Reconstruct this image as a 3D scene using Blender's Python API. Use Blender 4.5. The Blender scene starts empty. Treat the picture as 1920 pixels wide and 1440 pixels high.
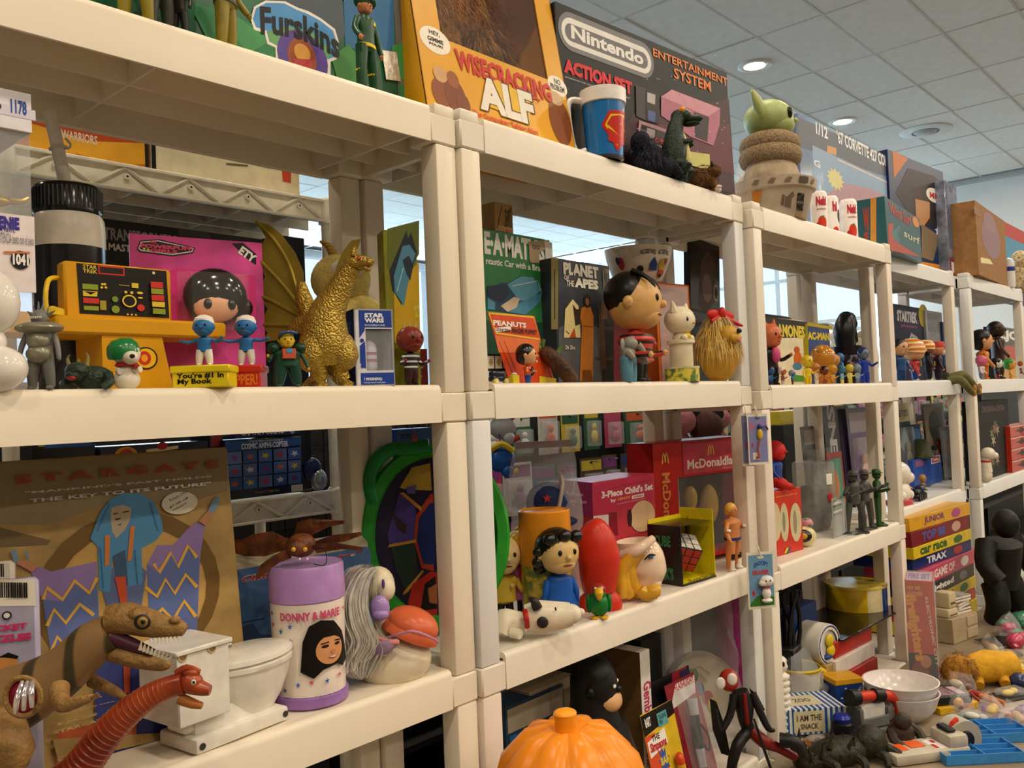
import bpy, bmesh, math, random
from mathutils import Vector, Matrix, Euler
random.seed(7)
SC = bpy.context.scene
COL = SC.collection
# ---------------------------------------------------------------- camera
CAM = Vector((-0.9361, -0.9347, 1.4177)); YAW, PIT, ROL, FPX = 0.8338, 0.0265, -0.0412, 1626.62
FW = Vector((math.sin(YAW)*math.cos(PIT), math.cos(YAW)*math.cos(PIT), math.sin(PIT)))
R0 = Vector((math.cos(YAW), -math.sin(YAW), 0)); U0 = R0.cross(FW)
RT = R0*math.cos(ROL) + U0*math.sin(ROL); UP = U0*math.cos(ROL) - R0*math.sin(ROL)
cd = bpy.data.cameras.new('camera'); cd.sensor_width = 36; cd.lens = FPX/1920*36; cd.clip_start = .05
cam = bpy.data.objects.new('camera', cd); COL.objects.link(cam); SC.camera = cam
mw = Matrix((RT, UP, -FW)).transposed().to_4x4(); mw.translation = CAM; cam.matrix_world = mw
# ---------------------------------------------------------------- world, lamps, exposure
SC.view_settings.view_transform = 'Standard'; SC.view_settings.look = 'None'
SC.view_settings.exposure = 0.22; SC.view_settings.gamma = 1.0; SC.view_settings.use_curve_mapping = False
W = bpy.data.worlds.new('world'); SC.world = W; W.use_nodes = True
W.node_tree.nodes['Background'].inputs[0].default_value = (.62, .80, 1, 1)
W.node_tree.nodes['Background'].inputs[1].default_value = 1.2
CEIL = 4.64
def area(name, loc, rot, sx, sy, col, power, shape='RECTANGLE'):
    l = bpy.data.lights.new(name, 'AREA'); l.shape = shape; l.size = sx; l.size_y = sy; l.color = col; l.energy = power
    o = bpy.data.objects.new(name, l); COL.objects.link(o); o.location = loc; o.rotation_euler = rot; return o
WARM = (1, .85, .66)
LIGHTS = [(6.92-2.42*i, y) for y in (-6.8, -4.4, -2.0, .44) for i in range(-2, 5)] + \
         [(6.92, 2.84), (9.34, 2.93), (11.8, 2.9), (-.34, 2.85), (2.08, 2.85), (-2.76, 2.85)]
for lx, ly in LIGHTS:
    area('downlight_lamp', (lx, ly, CEIL-.03), (0, 0, 0), .3, .3, WARM, 38 if ly < 0 else 26, 'DISK')
area('window_daylight', (13.7, 8.2, 2.9), (0, math.radians(-90), 0), 3.2, 8.0, (.55, .80, 1), 5500)
area('window_daylight', (6.0, 13.1, 2.9), (math.radians(-90), 0, 0), 12, 3.2, (.55, .80, 1), 600)
# ---------------------------------------------------------------- helpers: pixels to places
def ray(u, v): return FW + RT*((u-960)/FPX) - UP*((v-720)/FPX)
def Pz(u, v, z): d = ray(u, v); return CAM + d*((z-CAM.z)/d.z)
def Py(u, v, y): d = ray(u, v); return CAM + d*((y-CAM.y)/d.y)
def Px(u, v, x): d = ray(u, v); return CAM + d*((x-CAM.x)/d.x)
def mpp(p): return (Vector(p)-CAM).dot(FW)/FPX
S = .4208; ZB0, ZL0, ZM0, ZT0 = 1.4-2*S, 1.4-S, 1.4, 1.4+S
DK = .055; ZB, ZL, ZM, ZT = ZB0+DK, ZL0+DK, ZM0+DK, ZT0+DK
# ---------------------------------------------------------------- helpers: materials
MATS = {}
def lin(h):
    c = [int(h[i:i+2], 16)/255 for i in (0, 2, 4)]
    return tuple(x/12.92 if x <= .04045 else ((x+.055)/1.055)**2.4 for x in c)
def M(h, r=.45, m=0., al=1., vary=.06, sc=40, bump=0., bsc=120, em=0., sub=0., tr=0.):
    k = (h, r, m, al, vary, sc, bump, bsc, em, sub, tr)
    if k in MATS: return MATS[k]
    ma = bpy.data.materials.new('mat_'+h); ma.use_nodes = True; nt = ma.node_tree; b = nt.nodes['Principled BSDF']
    c = lin(h)
    b.inputs['Roughness'].default_value = r; b.inputs['Metallic'].default_value = m; b.inputs['Alpha'].default_value = al
    b.inputs['Specular IOR Level'].default_value = .28 if r > .25 and al == 1 else .5
    if tr: b.inputs['Transmission Weight'].default_value = tr; b.inputs['IOR'].default_value = 1.15
    if sub: b.inputs['Subsurface Weight'].default_value = sub; b.inputs['Subsurface Scale'].default_value = .01
    if em:
        b.inputs['Emission Color'].default_value = (*c, 1); b.inputs['Emission Strength'].default_value = em
    tc = nt.nodes.new('ShaderNodeTexCoord')
    if vary:
        n = nt.nodes.new('ShaderNodeTexNoise'); n.inputs['Scale'].default_value = sc; n.inputs['Detail'].default_value = 3
        nt.links.new(tc.outputs['Object'], n.inputs['Vector'])
        rp = nt.nodes.new('ShaderNodeValToRGB')
        rp.color_ramp.elements[0].position = .3; rp.color_ramp.elements[1].position = .7
        rp.color_ramp.elements[0].color = (*[x*(1-2*vary) for x in c], 1); rp.color_ramp.elements[1].color = (*[min(1, x*(1+vary)) for x in c], 1)
        nt.links.new(n.outputs['Fac'], rp.inputs[0]); nt.links.new(rp.outputs[0], b.inputs['Base Color'])
    else: b.inputs['Base Color'].default_value = (*c, 1)
    if bump:
        n2 = nt.nodes.new('ShaderNodeTexNoise'); n2.inputs['Scale'].default_value = bsc; n2.inputs['Detail'].default_value = 4
        bp = nt.nodes.new('ShaderNodeBump'); bp.inputs['Strength'].default_value = bump; bp.inputs['Distance'].default_value = .004
        nt.links.new(tc.outputs['Object'], n2.inputs['Vector']); nt.links.new(n2.outputs['Fac'], bp.inputs['Height'])
        nt.links.new(bp.outputs[0], b.inputs['Normal'])
    MATS[k] = ma; return ma
def FILM(h='eef2f4', al=.16, bump=.9, bsc=28): return M(h, .08, 0, al, 0, 40, bump, bsc)
def FUR(h, v=.35, sc=90): return M(h, .9, 0, 1, v, sc, .9, 160)
def TWO(h1, h2, kind='noise', sc=8, r=.45, thr=.5, wid=.06, m=0, bump=0, dist=0, ax=2):
    """two-colour procedural pattern: noise patches, waves (stripes) or voronoi scales"""
    k = ('two', h1, h2, kind, sc, r, thr, wid, m, bump, dist, ax)
    if k in MATS: return MATS[k]
    ma = bpy.data.materials.new('mat_'+kind); ma.use_nodes = True; nt = ma.node_tree; b = nt.nodes['Principled BSDF']
    b.inputs['Roughness'].default_value = r; b.inputs['Metallic'].default_value = m
    tc = nt.nodes.new('ShaderNodeTexCoord')
    if kind == 'noise':
        n = nt.nodes.new('ShaderNodeTexNoise'); n.inputs['Detail'].default_value = 3; o = n.outputs['Fac']
    elif kind == 'wave':
        n = nt.nodes.new('ShaderNodeTexWave'); n.bands_direction = 'XYZ'[ax]; n.inputs['Distortion'].default_value = dist; o = n.outputs['Fac']
    else:
        n = nt.nodes.new('ShaderNodeTexVoronoi'); o = n.outputs['Distance']
    n.inputs['Scale'].default_value = sc
    nt.links.new(tc.outputs['Object'], n.inputs['Vector'])
    rp = nt.nodes.new('ShaderNodeValToRGB'); e = rp.color_ramp.elements
    e[0].position = max(0, thr-wid); e[1].position = min(1, thr+wid); e[0].color = (*lin(h1), 1); e[1].color = (*lin(h2), 1)
    nt.links.new(o, rp.inputs[0]); nt.links.new(rp.outputs[0], b.inputs['Base Color'])
    if bump:
        bp = nt.nodes.new('ShaderNodeBump'); bp.inputs['Strength'].default_value = bump; bp.inputs['Distance'].default_value = .004
        bp.invert = kind == 'vor'
        nt.links.new(o, bp.inputs['Height']); nt.links.new(bp.outputs[0], b.inputs['Normal'])
    MATS[k] = ma; return ma
# ---------------------------------------------------------------- helpers: geometry = (verts, faces)
def J(*gs):
    V, F = [], []
    for g in gs:
        n = len(V); V += g[0]; F += [tuple(i+n for i in f) for f in g[1]]
    return V, F
def X(g, loc=(0, 0, 0), rot=(0, 0, 0), s=1):
    s = (s, s, s) if not hasattr(s, '__len__') else s
    m = Matrix.Translation(loc) @ Euler([math.radians(a) for a in rot]).to_matrix().to_4x4() @ Matrix.Diagonal((*s, 1))
    return [tuple(m @ Vector(v)) for v in g[0]], g[1]
def bx(x0, y0, z0, x1, y1, z1, b=0, sg=1):
    if not b:
        V = [(x, y, z) for z in (z0, z1) for y in (y0, y1) for x in (x0, x1)]
        return V, [(0, 2, 3, 1), (4, 5, 7, 6), (0, 1, 5, 4), (2, 6, 7, 3), (0, 4, 6, 2), (1, 3, 7, 5)]
    bm = bmesh.new(); bmesh.ops.create_cube(bm, size=1)
    for v in bm.verts: v.co = ((x0+x1)/2+v.co.x*(x1-x0), (y0+y1)/2+v.co.y*(y1-y0), (z0+z1)/2+v.co.z*(z1-z0))
    b = min(b, abs(x1-x0)*.49, abs(y1-y0)*.49, abs(z1-z0)*.49)
    bmesh.ops.bevel(bm, geom=bm.edges[:], offset=b, segments=sg, affect='EDGES', profile=.5)
    g = [tuple(v.co) for v in bm.verts], [tuple(v.index for v in f.verts) for f in bm.faces]; bm.free(); return g
def ell(cx, cy, cz, rx, ry=None, rz=None, n=16, m=10):
    ry = rx if ry is None else ry; rz = rx if rz is None else rz
    V = [(cx, cy, cz-rz)]; F = []
    for j in range(1, m):
        t = -math.pi/2+math.pi*j/m
        V += [(cx+rx*math.cos(t)*math.cos(2*math.pi*i/n), cy+ry*math.cos(t)*math.sin(2*math.pi*i/n), cz+rz*math.sin(t)) for i in range(n)]
    V.append((cx, cy, cz+rz)); L = len(V)-1
    for i in range(n):
        k = (i+1) % n
        F.append((0, 1+k, 1+i)); F.append((L, L-n+i, L-n+k))
        for j in range(m-2): a = 1+j*n; F.append((a+i, a+k, a+n+k, a+n+i))
    return V, F
def lathe(pr, n=28, cap=True):
    V, F = [], []
    for r, z in pr: V += [(r*math.cos(2*math.pi*i/n), r*math.sin(2*math.pi*i/n), z) for i in range(n)]
    for j in range(len(pr)-1):
        for i in range(n): k = (i+1) % n; F.append((j*n+i, j*n+k, j*n+n+k, j*n+n+i))
    if cap: F.append(tuple(range(n-1, -1, -1))); F.append(tuple(range(len(V)-n, len(V))))
    return V, F
def smooth_path(P, k):
    P = [Vector(p) for p in P]
    if k < 2 or len(P) < 3: return P
    o = []
    for i in range(len(P)-1):
        a, b, c, d = P[max(i-1, 0)], P[i], P[i+1], P[min(i+2, len(P)-1)]
        for t in range(k):
            t /= k
            o.append(.5*((2*b)+(c-a)*t+(2*a-5*b+4*c-d)*t*t+(3*b-a-3*c+d)*t**3))
    return o+[P[-1]]
def tube(P, R, n=10, k=3, flat=1.):
    """smooth swept tube; R one radius or one per point; flat squashes across the sweep"""
    R = list(R) if hasattr(R, '__len__') else [R]*len(P)
    Q = smooth_path(P, k); N = len(Q)
    RR = []
    for i in range(N):
        t = i/(N-1)*(len(R)-1); a = min(int(t), len(R)-2) if len(R) > 1 else 0
        RR.append(R[a]+(R[min(a+1, len(R)-1)]-R[a])*(t-a))
    V, F = [], []; up = None
    for i in range(N):
        d = (Q[min(i+1, N-1)]-Q[max(i-1, 0)]).normalized()
        if up is None: up = Vector((0, 0, 1)) if abs(d.z) < .9 else Vector((0, 1, 0))
        sd = d.cross(up)
        if sd.length < 1e-5: sd = d.cross(Vector((1, 0, 0)))
        sd.normalize(); up = sd.cross(d).normalized()
        V += [tuple(Q[i]+(sd*math.cos(2*math.pi*j/n)*flat+up*math.sin(2*math.pi*j/n))*RR[i]) for j in range(n)]
    for i in range(N-1):
        for j in range(n): l = (j+1) % n; F.append((i*n+j, i*n+l, i*n+n+l, i*n+n+j))
    F.append(tuple(range(n-1, -1, -1))); F.append(tuple(range((N-1)*n, N*n)))
    return V, F
def ext(pts, y0, y1):
    """polygon in the x-z plane given a thickness from y0 to y1"""
    n = len(pts); V = [(x, y0, z) for x, z in pts]+[(x, y1, z) for x, z in pts]
    a = sum(pts[i][0]*pts[(i+1) % n][1]-pts[(i+1) % n][0]*pts[i][1] for i in range(n))
    F = [tuple(range(n)), tuple(range(2*n-1, n-1, -1))]+[(i, i+n, (i+1) % n+n, (i+1) % n) for i in range(n)]
    if a < 0: F = [tuple(reversed(f)) for f in F]
    return V, F
def star(cx, cz, r, q=.45, n=5, a0=90):
    return [(cx+(r if i % 2 == 0 else r*q)*math.cos(math.radians(a0+i*180/n)), cz+(r if i % 2 == 0 else r*q)*math.sin(math.radians(a0+i*180/n))) for i in range(2*n)]
# ---------------------------------------------------------------- helpers: objects
def ob(name, g, mat, parent=None, smooth=True, ang=40):
    me = bpy.data.meshes.new(name); me.from_pydata(g[0], [], g[1]); me.update()
    for m in (mat if isinstance(mat, (list, tuple)) else [mat]): me.materials.append(m)
    if smooth:
        me.polygons.foreach_set('use_smooth', [True]*len(me.polygons)); me.set_sharp_from_angle(angle=math.radians(ang))
    o = bpy.data.objects.new(name, me); COL.objects.link(o)
    if parent: o.parent = parent
    return o
def th(name, label, cat, loc=(0, 0, 0), yaw=0, group=None, tilt=(0, 0)):
    o = bpy.data.objects.new(name, None); o.empty_display_size = .02; COL.objects.link(o)
    o.location = loc; o.rotation_euler = (math.radians(tilt[0]), math.radians(tilt[1]), math.radians(yaw))
    o['label'] = label; o['category'] = cat
    if group: o['group'] = group
    return o
def st(o): o['kind'] = 'structure'; return o
def dup(root, loc, yaw=None, label=None):
    r = root.copy(); COL.objects.link(r); r.location = loc
    if yaw is not None: r.rotation_euler.z = math.radians(yaw)
    if label: r['label'] = label
    for ch in list(root.children):
        c = ch.copy(); COL.objects.link(c); c.parent = r
        for g in list(ch.children):
            d = g.copy(); COL.objects.link(d); d.parent = c
    return r
TXT = {}
def text_geo(s, bold=.0, shear=0.):
    k = (s, bold, shear)
    if k in TXT: return TXT[k]
    cu = bpy.data.curves.new('t', 'FONT'); cu.body = s; cu.size = 1; cu.offset = bold; cu.shear = shear; cu.resolution_u = 2; cu.space_line = .82
    o = bpy.data.objects.new('t', cu); COL.objects.link(o)
    dg = bpy.context.evaluated_depsgraph_get(); me = bpy.data.meshes.new_from_object(o.evaluated_get(dg))
    V = [(v.co.x, v.co.y) for v in me.vertices]; F = [tuple(p.vertices) for p in me.polygons]
    bpy.data.meshes.remove(me); bpy.data.objects.remove(o); bpy.data.curves.remove(cu)
    if not V: V = [(0, 0), (1, 0), (1, 1)]; F = [(0, 1, 2)]
    x0, x1 = min(v[0] for v in V), max(v[0] for v in V); y0, y1 = min(v[1] for v in V), max(v[1] for v in V)
    TXT[k] = ([((x-x0)/max(x1-x0, 1e-6), (y-y0)/max(y1-y0, 1e-6)) for x, y in V], F); return TXT[k]
def slabs(q, dx):
    """cut a polygon into upright strips so that it can follow a curved wall"""
    def clip(P, s, c):
        o = []
        for i, b in enumerate(P):
            a = P[i-1]; ia, ib = s*(a[0]-c) >= 0, s*(b[0]-c) >= 0
            if ia != ib: t = (c-a[0])/(b[0]-a[0]); o.append((c, a[1]+t*(b[1]-a[1])))
            if ib: o.append(b)
        return o
    x0, x1 = min(p[0] for p in q), max(p[0] for p in q); n = max(1, math.ceil((x1-x0)/dx)); out = []
    for i in range(n):
        r = clip(clip(q, 1, x0+(x1-x0)*i/n), -1, x0+(x1-x0)*(i+1)/n)
        if len(r) > 2: out.append(r)
    return out
def prt(parent, w, h, el, loc=(0, 0, 0), rot=(0, 0, 0), eps=.0004, wrap=None, rough=.4, nm=('printed_artwork', 'lettering')):
    """flat print on the front (-y) of a w x h face whose lower left corner is at loc.
    r x0 z0 x1 z1 col | e cx cz rx rz col | p pts col | l pts width col | t x0 z0 x1 z1 text col [bold shear angle arc]"""
    A = [[], [], [], []]; B = [[], [], [], []]
    def add(T, V, F, col):
        n = len(T[0]); T[0] += V; T[1] += [tuple(i+n for i in f) for f in F]
        mt = M(col, rough, vary=.04)
        if mt not in T[3]: T[3].append(mt)
        T[2] += [T[3].index(mt)]*len(F)
    for i, e in enumerate(el):
        k = e[0]; y = -eps-i*.00012
        if wrap and k in 'rep':
            if k == 'r': q = [(e[1], e[2]), (e[3], e[2]), (e[3], e[4]), (e[1], e[4])]
            elif k == 'e': q = [(e[1]+e[3]*math.cos(math.pi*j/12), e[2]+e[4]*math.sin(math.pi*j/12)) for j in range(24)]
            else: q = e[1]
            q = [(p[0]*w, p[1]*h) for p in q]
            if sum(q[j-1][0]*q[j][1]-q[j][0]*q[j-1][1] for j in range(len(q))) < 0: q = q[::-1]
            for r in slabs(q, .004): add(A, [(p[0], y, p[1]) for p in r], [tuple(range(len(r)))], e[2] if k == 'p' else e[5])
            continue
        if k == 'r': add(A, [(e[1]*w, y, e[2]*h), (e[3]*w, y, e[2]*h), (e[3]*w, y, e[4]*h), (e[1]*w, y, e[4]*h)], [(0, 1, 2, 3)], e[5])
        elif k == 'e':
            n = 24; add(A, [((e[1]+e[3]*math.cos(2*math.pi*j/n))*w, y, (e[2]+e[4]*math.sin(2*math.pi*j/n))*h) for j in range(n)], [tuple(range(n))], e[5])
        elif k == 'p':
            q = e[1]; a = sum(q[j][0]*q[(j+1) % len(q)][1]-q[(j+1) % len(q)][0]*q[j][1] for j in range(len(q)))
            if a < 0: q = q[::-1]
            add(A, [(p[0]*w, y, p[1]*h) for p in q], [tuple(range(len(q)))], e[2])
        elif k == 'l':
            q = [Vector((p[0]*w, p[1]*h)) for p in e[1]]; V, F = [], []; hw = e[2]*h/2
            for j, p in enumerate(q):
                d = (q[min(j+1, len(q)-1)]-q[max(j-1, 0)]).normalized(); nn = Vector((-d.y, d.x))*hw
                V += [(p.x-nn.x, y, p.y-nn.y), (p.x+nn.x, y, p.y+nn.y)]
                if j: F.append((2*j-2, 2*j, 2*j+1, 2*j-1))
            add(A, V, F, e[3])
        elif k == 't':
            o = list(e[7:])+[0]*(4-len(e[7:])); V, F = text_geo(e[5], o[0] or 0, o[1] or 0)
            cx, cz = (e[1]+e[3])/2*w, (e[2]+e[4])/2*h; ww, hh = (e[3]-e[1])*w, (e[4]-e[2])*h; a = math.radians(o[2]); VV = []
            for p in V:
                x, z = (p[0]-.5)*ww, (p[1]-.5)*hh+o[3]*hh*math.sin(p[0]*math.pi)
                VV.append((cx+x*math.cos(a)-z*math.sin(a), y, cz+x*math.sin(a)+z*math.cos(a)))
            if wrap:
                for f in F:
                    for r in slabs([(VV[j][0], VV[j][2]) for j in f], .004): add(B, [(p[0], y, p[1]) for p in r], [tuple(range(len(r)))], e[6])
            else: add(B, VV, F, e[6])
    mm = Matrix.Translation(loc) @ Euler([math.radians(a) for a in rot]).to_matrix().to_4x4()
    for T, n in ((A, nm[0]), (B, nm[1])):
        if not T[0]: continue
        if wrap: VV = [wrap(v[0], v[2], -v[1]) for v in T[0]]
        else: VV = [tuple(mm @ Vector(v)) for v in T[0]]
        me = bpy.data.meshes.new(n); me.from_pydata(VV, [], T[1]); me.update()
        for m in T[3]: me.materials.append(m)
        me.polygons.foreach_set('material_index', T[2])
        o = bpy.data.objects.new(n, me); COL.objects.link(o); o.parent = parent
def cyl_wrap(r0, r1, z0, z1, H, a0=-90):
    """wrap a print of height H round a (tapered) cylinder, x=0 facing angle a0"""
    def f(x, z, d):
        t = z/H; r = r0+(r1-r0)*t+d*1.6; a = math.radians(a0)+x/((r0+r1)/2); return (r*math.cos(a), r*math.sin(a), z0+(z1-z0)*t)
    return f
# ================================================================ room shell
def room():
    fl = st(ob('floor', bx(-7, -8, -.1, 14, 13.6, 0), TWO('6e665a', '625a50', sc=2, r=.6, wid=.3), smooth=False))
    wm = M('d8dcdc', .8, vary=.03, sc=2)
    wd = M('8f8578', .8, vary=.05, sc=2); st(ob('wall_front', bx(-7, -8.2, 0, 14, -8, CEIL), wd, smooth=False)); st(ob('wall_left', bx(-7.2, -8, 0, -7, 13.4, CEIL), wd, smooth=False))
    # right wall with one wide window bay, rear wall with another
    wr = J(bx(13.8, -8, 0, 14, 4.2, CEIL), bx(13.8, 12.2, 0, 14, 13.4, CEIL), bx(13.8, 4.2, 0, 14, 12.2, 1.3), bx(13.8, 4.2, 4.5, 14, 12.2, CEIL))
    st(ob('wall_right', wr, wm, smooth=False))
    wb = J(bx(-7, 13.2, 0, 0, 13.4, CEIL), bx(12, 13.2, 0, 14, 13.4, CEIL), bx(0, 13.2, 0, 12, 13.4, 1.3), bx(0, 13.2, 4.5, 12, 13.4, CEIL))
    st(ob('wall_back', wb, wm, smooth=False))
    w1 = th('window_1', 'wide window bay in the right wall', 'window'); w2 = th('window_2', 'wide window bay in the rear wall', 'window')
    for w in (w1, w2):
        st(w); del w['label']; del w['category']
    fm = M('e8ecee', .5)
    for k in range(6):
        y = 4.2+k*1.6; ob('window_mullion', bx(13.55, y-.04, 1.3, 13.65, y+.04, 4.5), fm, w1, False)
        x = k*2.4; ob('window_mullion', bx(x-.04, 12.95, 1.3, x+.04, 13.05, 4.5), fm, w2, False)
    for z in (1.3, 2.45, 2.62, 3.4): ob('window_rail', bx(13.54, 4.2, z, 13.66, 12.2, z+.06), fm, w1, False)
    # ceiling: steel grid with lay-in panels
    ce = st(ob('ceiling', bx(-7, -8, CEIL+.05, 14, 13.4, CEIL+.15), M('8f8b84', .9), smooth=False))
    tx, ty = 1.218, .606
    ox, oy = -.936+(1.317+.936)*3.22, -.935+(.138+.935)*3.22
    tm = [M('e9e6de', .95, vary=.03, sc=9, bump=.25, bsc=90), M('e2dfd6', .95, vary=.03, sc=9, bump=.25, bsc=90)]
    sh = ob('ceiling_tile', bx(-tx/2+.009, -ty/2+.009, -.002, tx/2-.009, ty/2-.009, .02, .003), tm[0], ce); sh2 = None
    first = True
    for i in range(-9, 7):
        for j in range(-9, 18):
            x, y = ox+(i+.5)*tx, oy+(j+.5)*ty
            if not (-2 < x < 13.3 and -5.4 < y < 12.6): continue
            d = Vector((x, y, CEIL))-CAM; zz = d.dot(FW)
            vis = zz > 0 and abs(d.dot(RT)/zz) < .75 and abs(d.dot(UP)/zz) < .6
            if not vis: continue
            o = sh if first else sh.copy()
            if not first: COL.objects.link(o)
            first = False
            o.location = (x, y, CEIL+random.uniform(-.003, .003)); o.rotation_euler = (random.uniform(-.002, .002), random.uniform(-.001, .001), 0)
    gm = M('cfccc4', .6); bars = []
    for i in range(-9, 8): bars.append(bx(ox+i*tx-.011, -8, CEIL-.006, ox+i*tx+.011, 13.2, CEIL+.003))
    for j in range(-12, 19): bars.append(bx(-7, oy+j*ty-.011, CEIL-.0055, 13.8, oy+j*ty+.011, CEIL+.003))
    g = ob('ceiling_grid', J(*bars), gm, ce, False)
    st(ob('trim_1', bx(13.74, -8, CEIL-.08, 13.8, 13.2, CEIL-.007), M('c9c9c4', .6), smooth=False))
    for k, (x, y) in enumerate(((6.92, 2.84), (9.34, 2.93))):
        t = th('ceiling_downlight', ('round recessed ceiling downlight, the nearer lit one', 'round recessed ceiling downlight, the farther lit one')[k], 'ceiling light', (x, y, CEIL), group='recessed ceiling lights')
        ob('trim_ring', lathe([(.105, -.012), (.14, -.018), (.16, -.01), (.16, 0), (.105, 0)], 24, False), M('e9e6dc', .4), t)
        ob('lamp_lens', lathe([(.001, -.008), (.104, -.008), (.104, -.004), (.001, -.004)], 24, False), M('ffeebb', .3, em=14), t)
    t = th('ceiling_vent', 'round white air vent in the ceiling near the far wall', 'vent', (10.53, 2.36, CEIL))
    ob('vent_ring', lathe([(.16, -.02), (.26, -.02), (.3, -.01), (.3, 0), (.16, 0)], 28, False), M('d9dad6', .5), t)
    ob('vent_cone', lathe([(.001, -.045), (.09, -.045), (.14, -.02), (.14, -.01), (.001, -.01)], 24, False), M('aeb2b0', .6), t)
room()
# ================================================================ moulded plastic shelving
WU, PW, PD, DU = .914, .0443, .037, .275
CREAM, COOL, PINKISH, PALE = M('eee3cd', .32, vary=.025, sc=6), M('e2e2e0', .3, vary=.02, sc=6), M('eadccd', .34, vary=.025, sc=6), M('eae1d1', .32, vary=.025, sc=6)
def shelf_geo(top=False):
    """one moulded tray: rolled front edge, corner blocks, deck, ribs underneath; origin at front left, z 0 the lower edge"""
    g = []
    x0, x1 = PW+.009, WU-PW-.009
    # front / rear apron with rounded upper edge, swept along x
    def apron(xa, xb, y, s, zt=.0565):
        pr = [(0, 0), (0, zt-.009), (.0016, zt-.0035), (.005, zt-.0008), (.010, zt), (.016, zt-.0012), (.016, zt-.008), (.006, zt-.010), (.006, .002), (.004, 0)]
        n = len(pr); V = [(x, y+s*a, b) for x in (xa, xb) for a, b in pr]; F = [(i, (i+1) % n, n+(i+1) % n, n+i) for i in range(n)]
        F += [tuple(range(n-1, -1, -1)), tuple(range(n, 2*n))]
        return (V, F if s > 0 else [tuple(reversed(f)) for f in F])
    zc = .0438
    g += [apron(x0, x1, 0, 1), apron(x0, x1, DU, -1)]
    for (a, b) in ((0, x0), (x1, WU)): g += [bx(a, .0, 0, b, .05, zc, .0025), bx(a, DU-.05, 0, b, DU, zc, .0025)]
    for a in (0, WU-.006): g.append(bx(a, .04, .0, a+.006, DU-.04, .05, .001))
    g.append(bx(x0-.006, .012, .047, x1+.006, DU-.012, .0545)); g.append(bx(.003, .05, .0435, WU-.003, DU-.05, .0535))
    for y in (.105, .185): g.append(bx(.006, y-.002, .012, WU-.006, y+.002, .047))
    for x in (WU*.5,): g.append(bx(x-.002, .006, .014, x+.002, DU-.006, .047))
    for x in (PW+.03, WU-PW-.03): g.append(bx(x-.002, .006, .008, x+.002, DU-.006, .047))
    for k in range(1, 14):
        x = x0+(x1-x0)*k/14
        g.append(bx(x-.001, .006, .034, x+.001, .032, .047)); 
        if k % 3 == 0: g.append(bx(x-.001, .185, .036, x+.001, .215, .047))
    return J(*g)
def cap_geo(): return bx(.001, .001, .04, PW-.001, PD+.004, .062, .004, 2)
def post_geo(h): 
    return bx(.0012, .0012, 0, PW-.0012, PD, h, .004, 2)
SHG, CPG, PSG = shelf_geo(), cap_geo(), post_geo(S-.0438)
def unit(label, x, y, z, mats, tiers=(0, 1, 2, 3, 4), w=None):
    t = th('shelving_unit', label, 'shelf', (x, y, 0), group='white plastic shelving units')
    for k in tiers:
        o = ob('shelf', SHG, mats[0], t); o.location = (0, 0, ZT0+z-k*S)
        if k == tiers[0]:
            for px, py, r in ((0, 0, 0), (WU, 0, 1), (0, DU, 2), (WU, DU, 3)):
                c = ob('corner_cap', X(CPG, (0, 0, 0), (0, 0, 0), (1 if r in (0, 2) else -1, 1 if r < 2 else -1, 1)), mats[0], t); c.location = (px, py, ZT0+z)
                if r: c.data.flip_normals() if r in (1, 2) else None
        else:
            for j, (px, py) in enumerate(((0, 0), (WU-PW, 0), (0, DU-PD), (WU-PW, DU-PD))):
                c = ob('post', PSG, mats[1+(j+k) % (len(mats)-1)] if len(mats) > 2 else mats[1], t); c.location = (px, py, ZT0+z-k*S+.0438)
    return t
unit('cream plastic shelving unit nearest the camera, at left', -WU-.002, .0075, -.001, [CREAM, CREAM, CREAM])
unit('white plastic shelving unit with the tall orange and black boxes on top', 0, 0, 0, [PALE, COOL, CREAM, COOL, PINKISH])
unit('white plastic shelving unit standing forward, green-headed toy on top', WU+.006, -.021, -.0117, [PALE, PINKISH, PALE])
unit('white plastic shelving unit set back behind the teal box', 2*WU+.012, .05, -.004, [COOL, PALE, PALE])
unit('white plastic shelving unit farthest along the row', 3*WU+.1, .022, -.004, [COOL, PALE, COOL])
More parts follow.
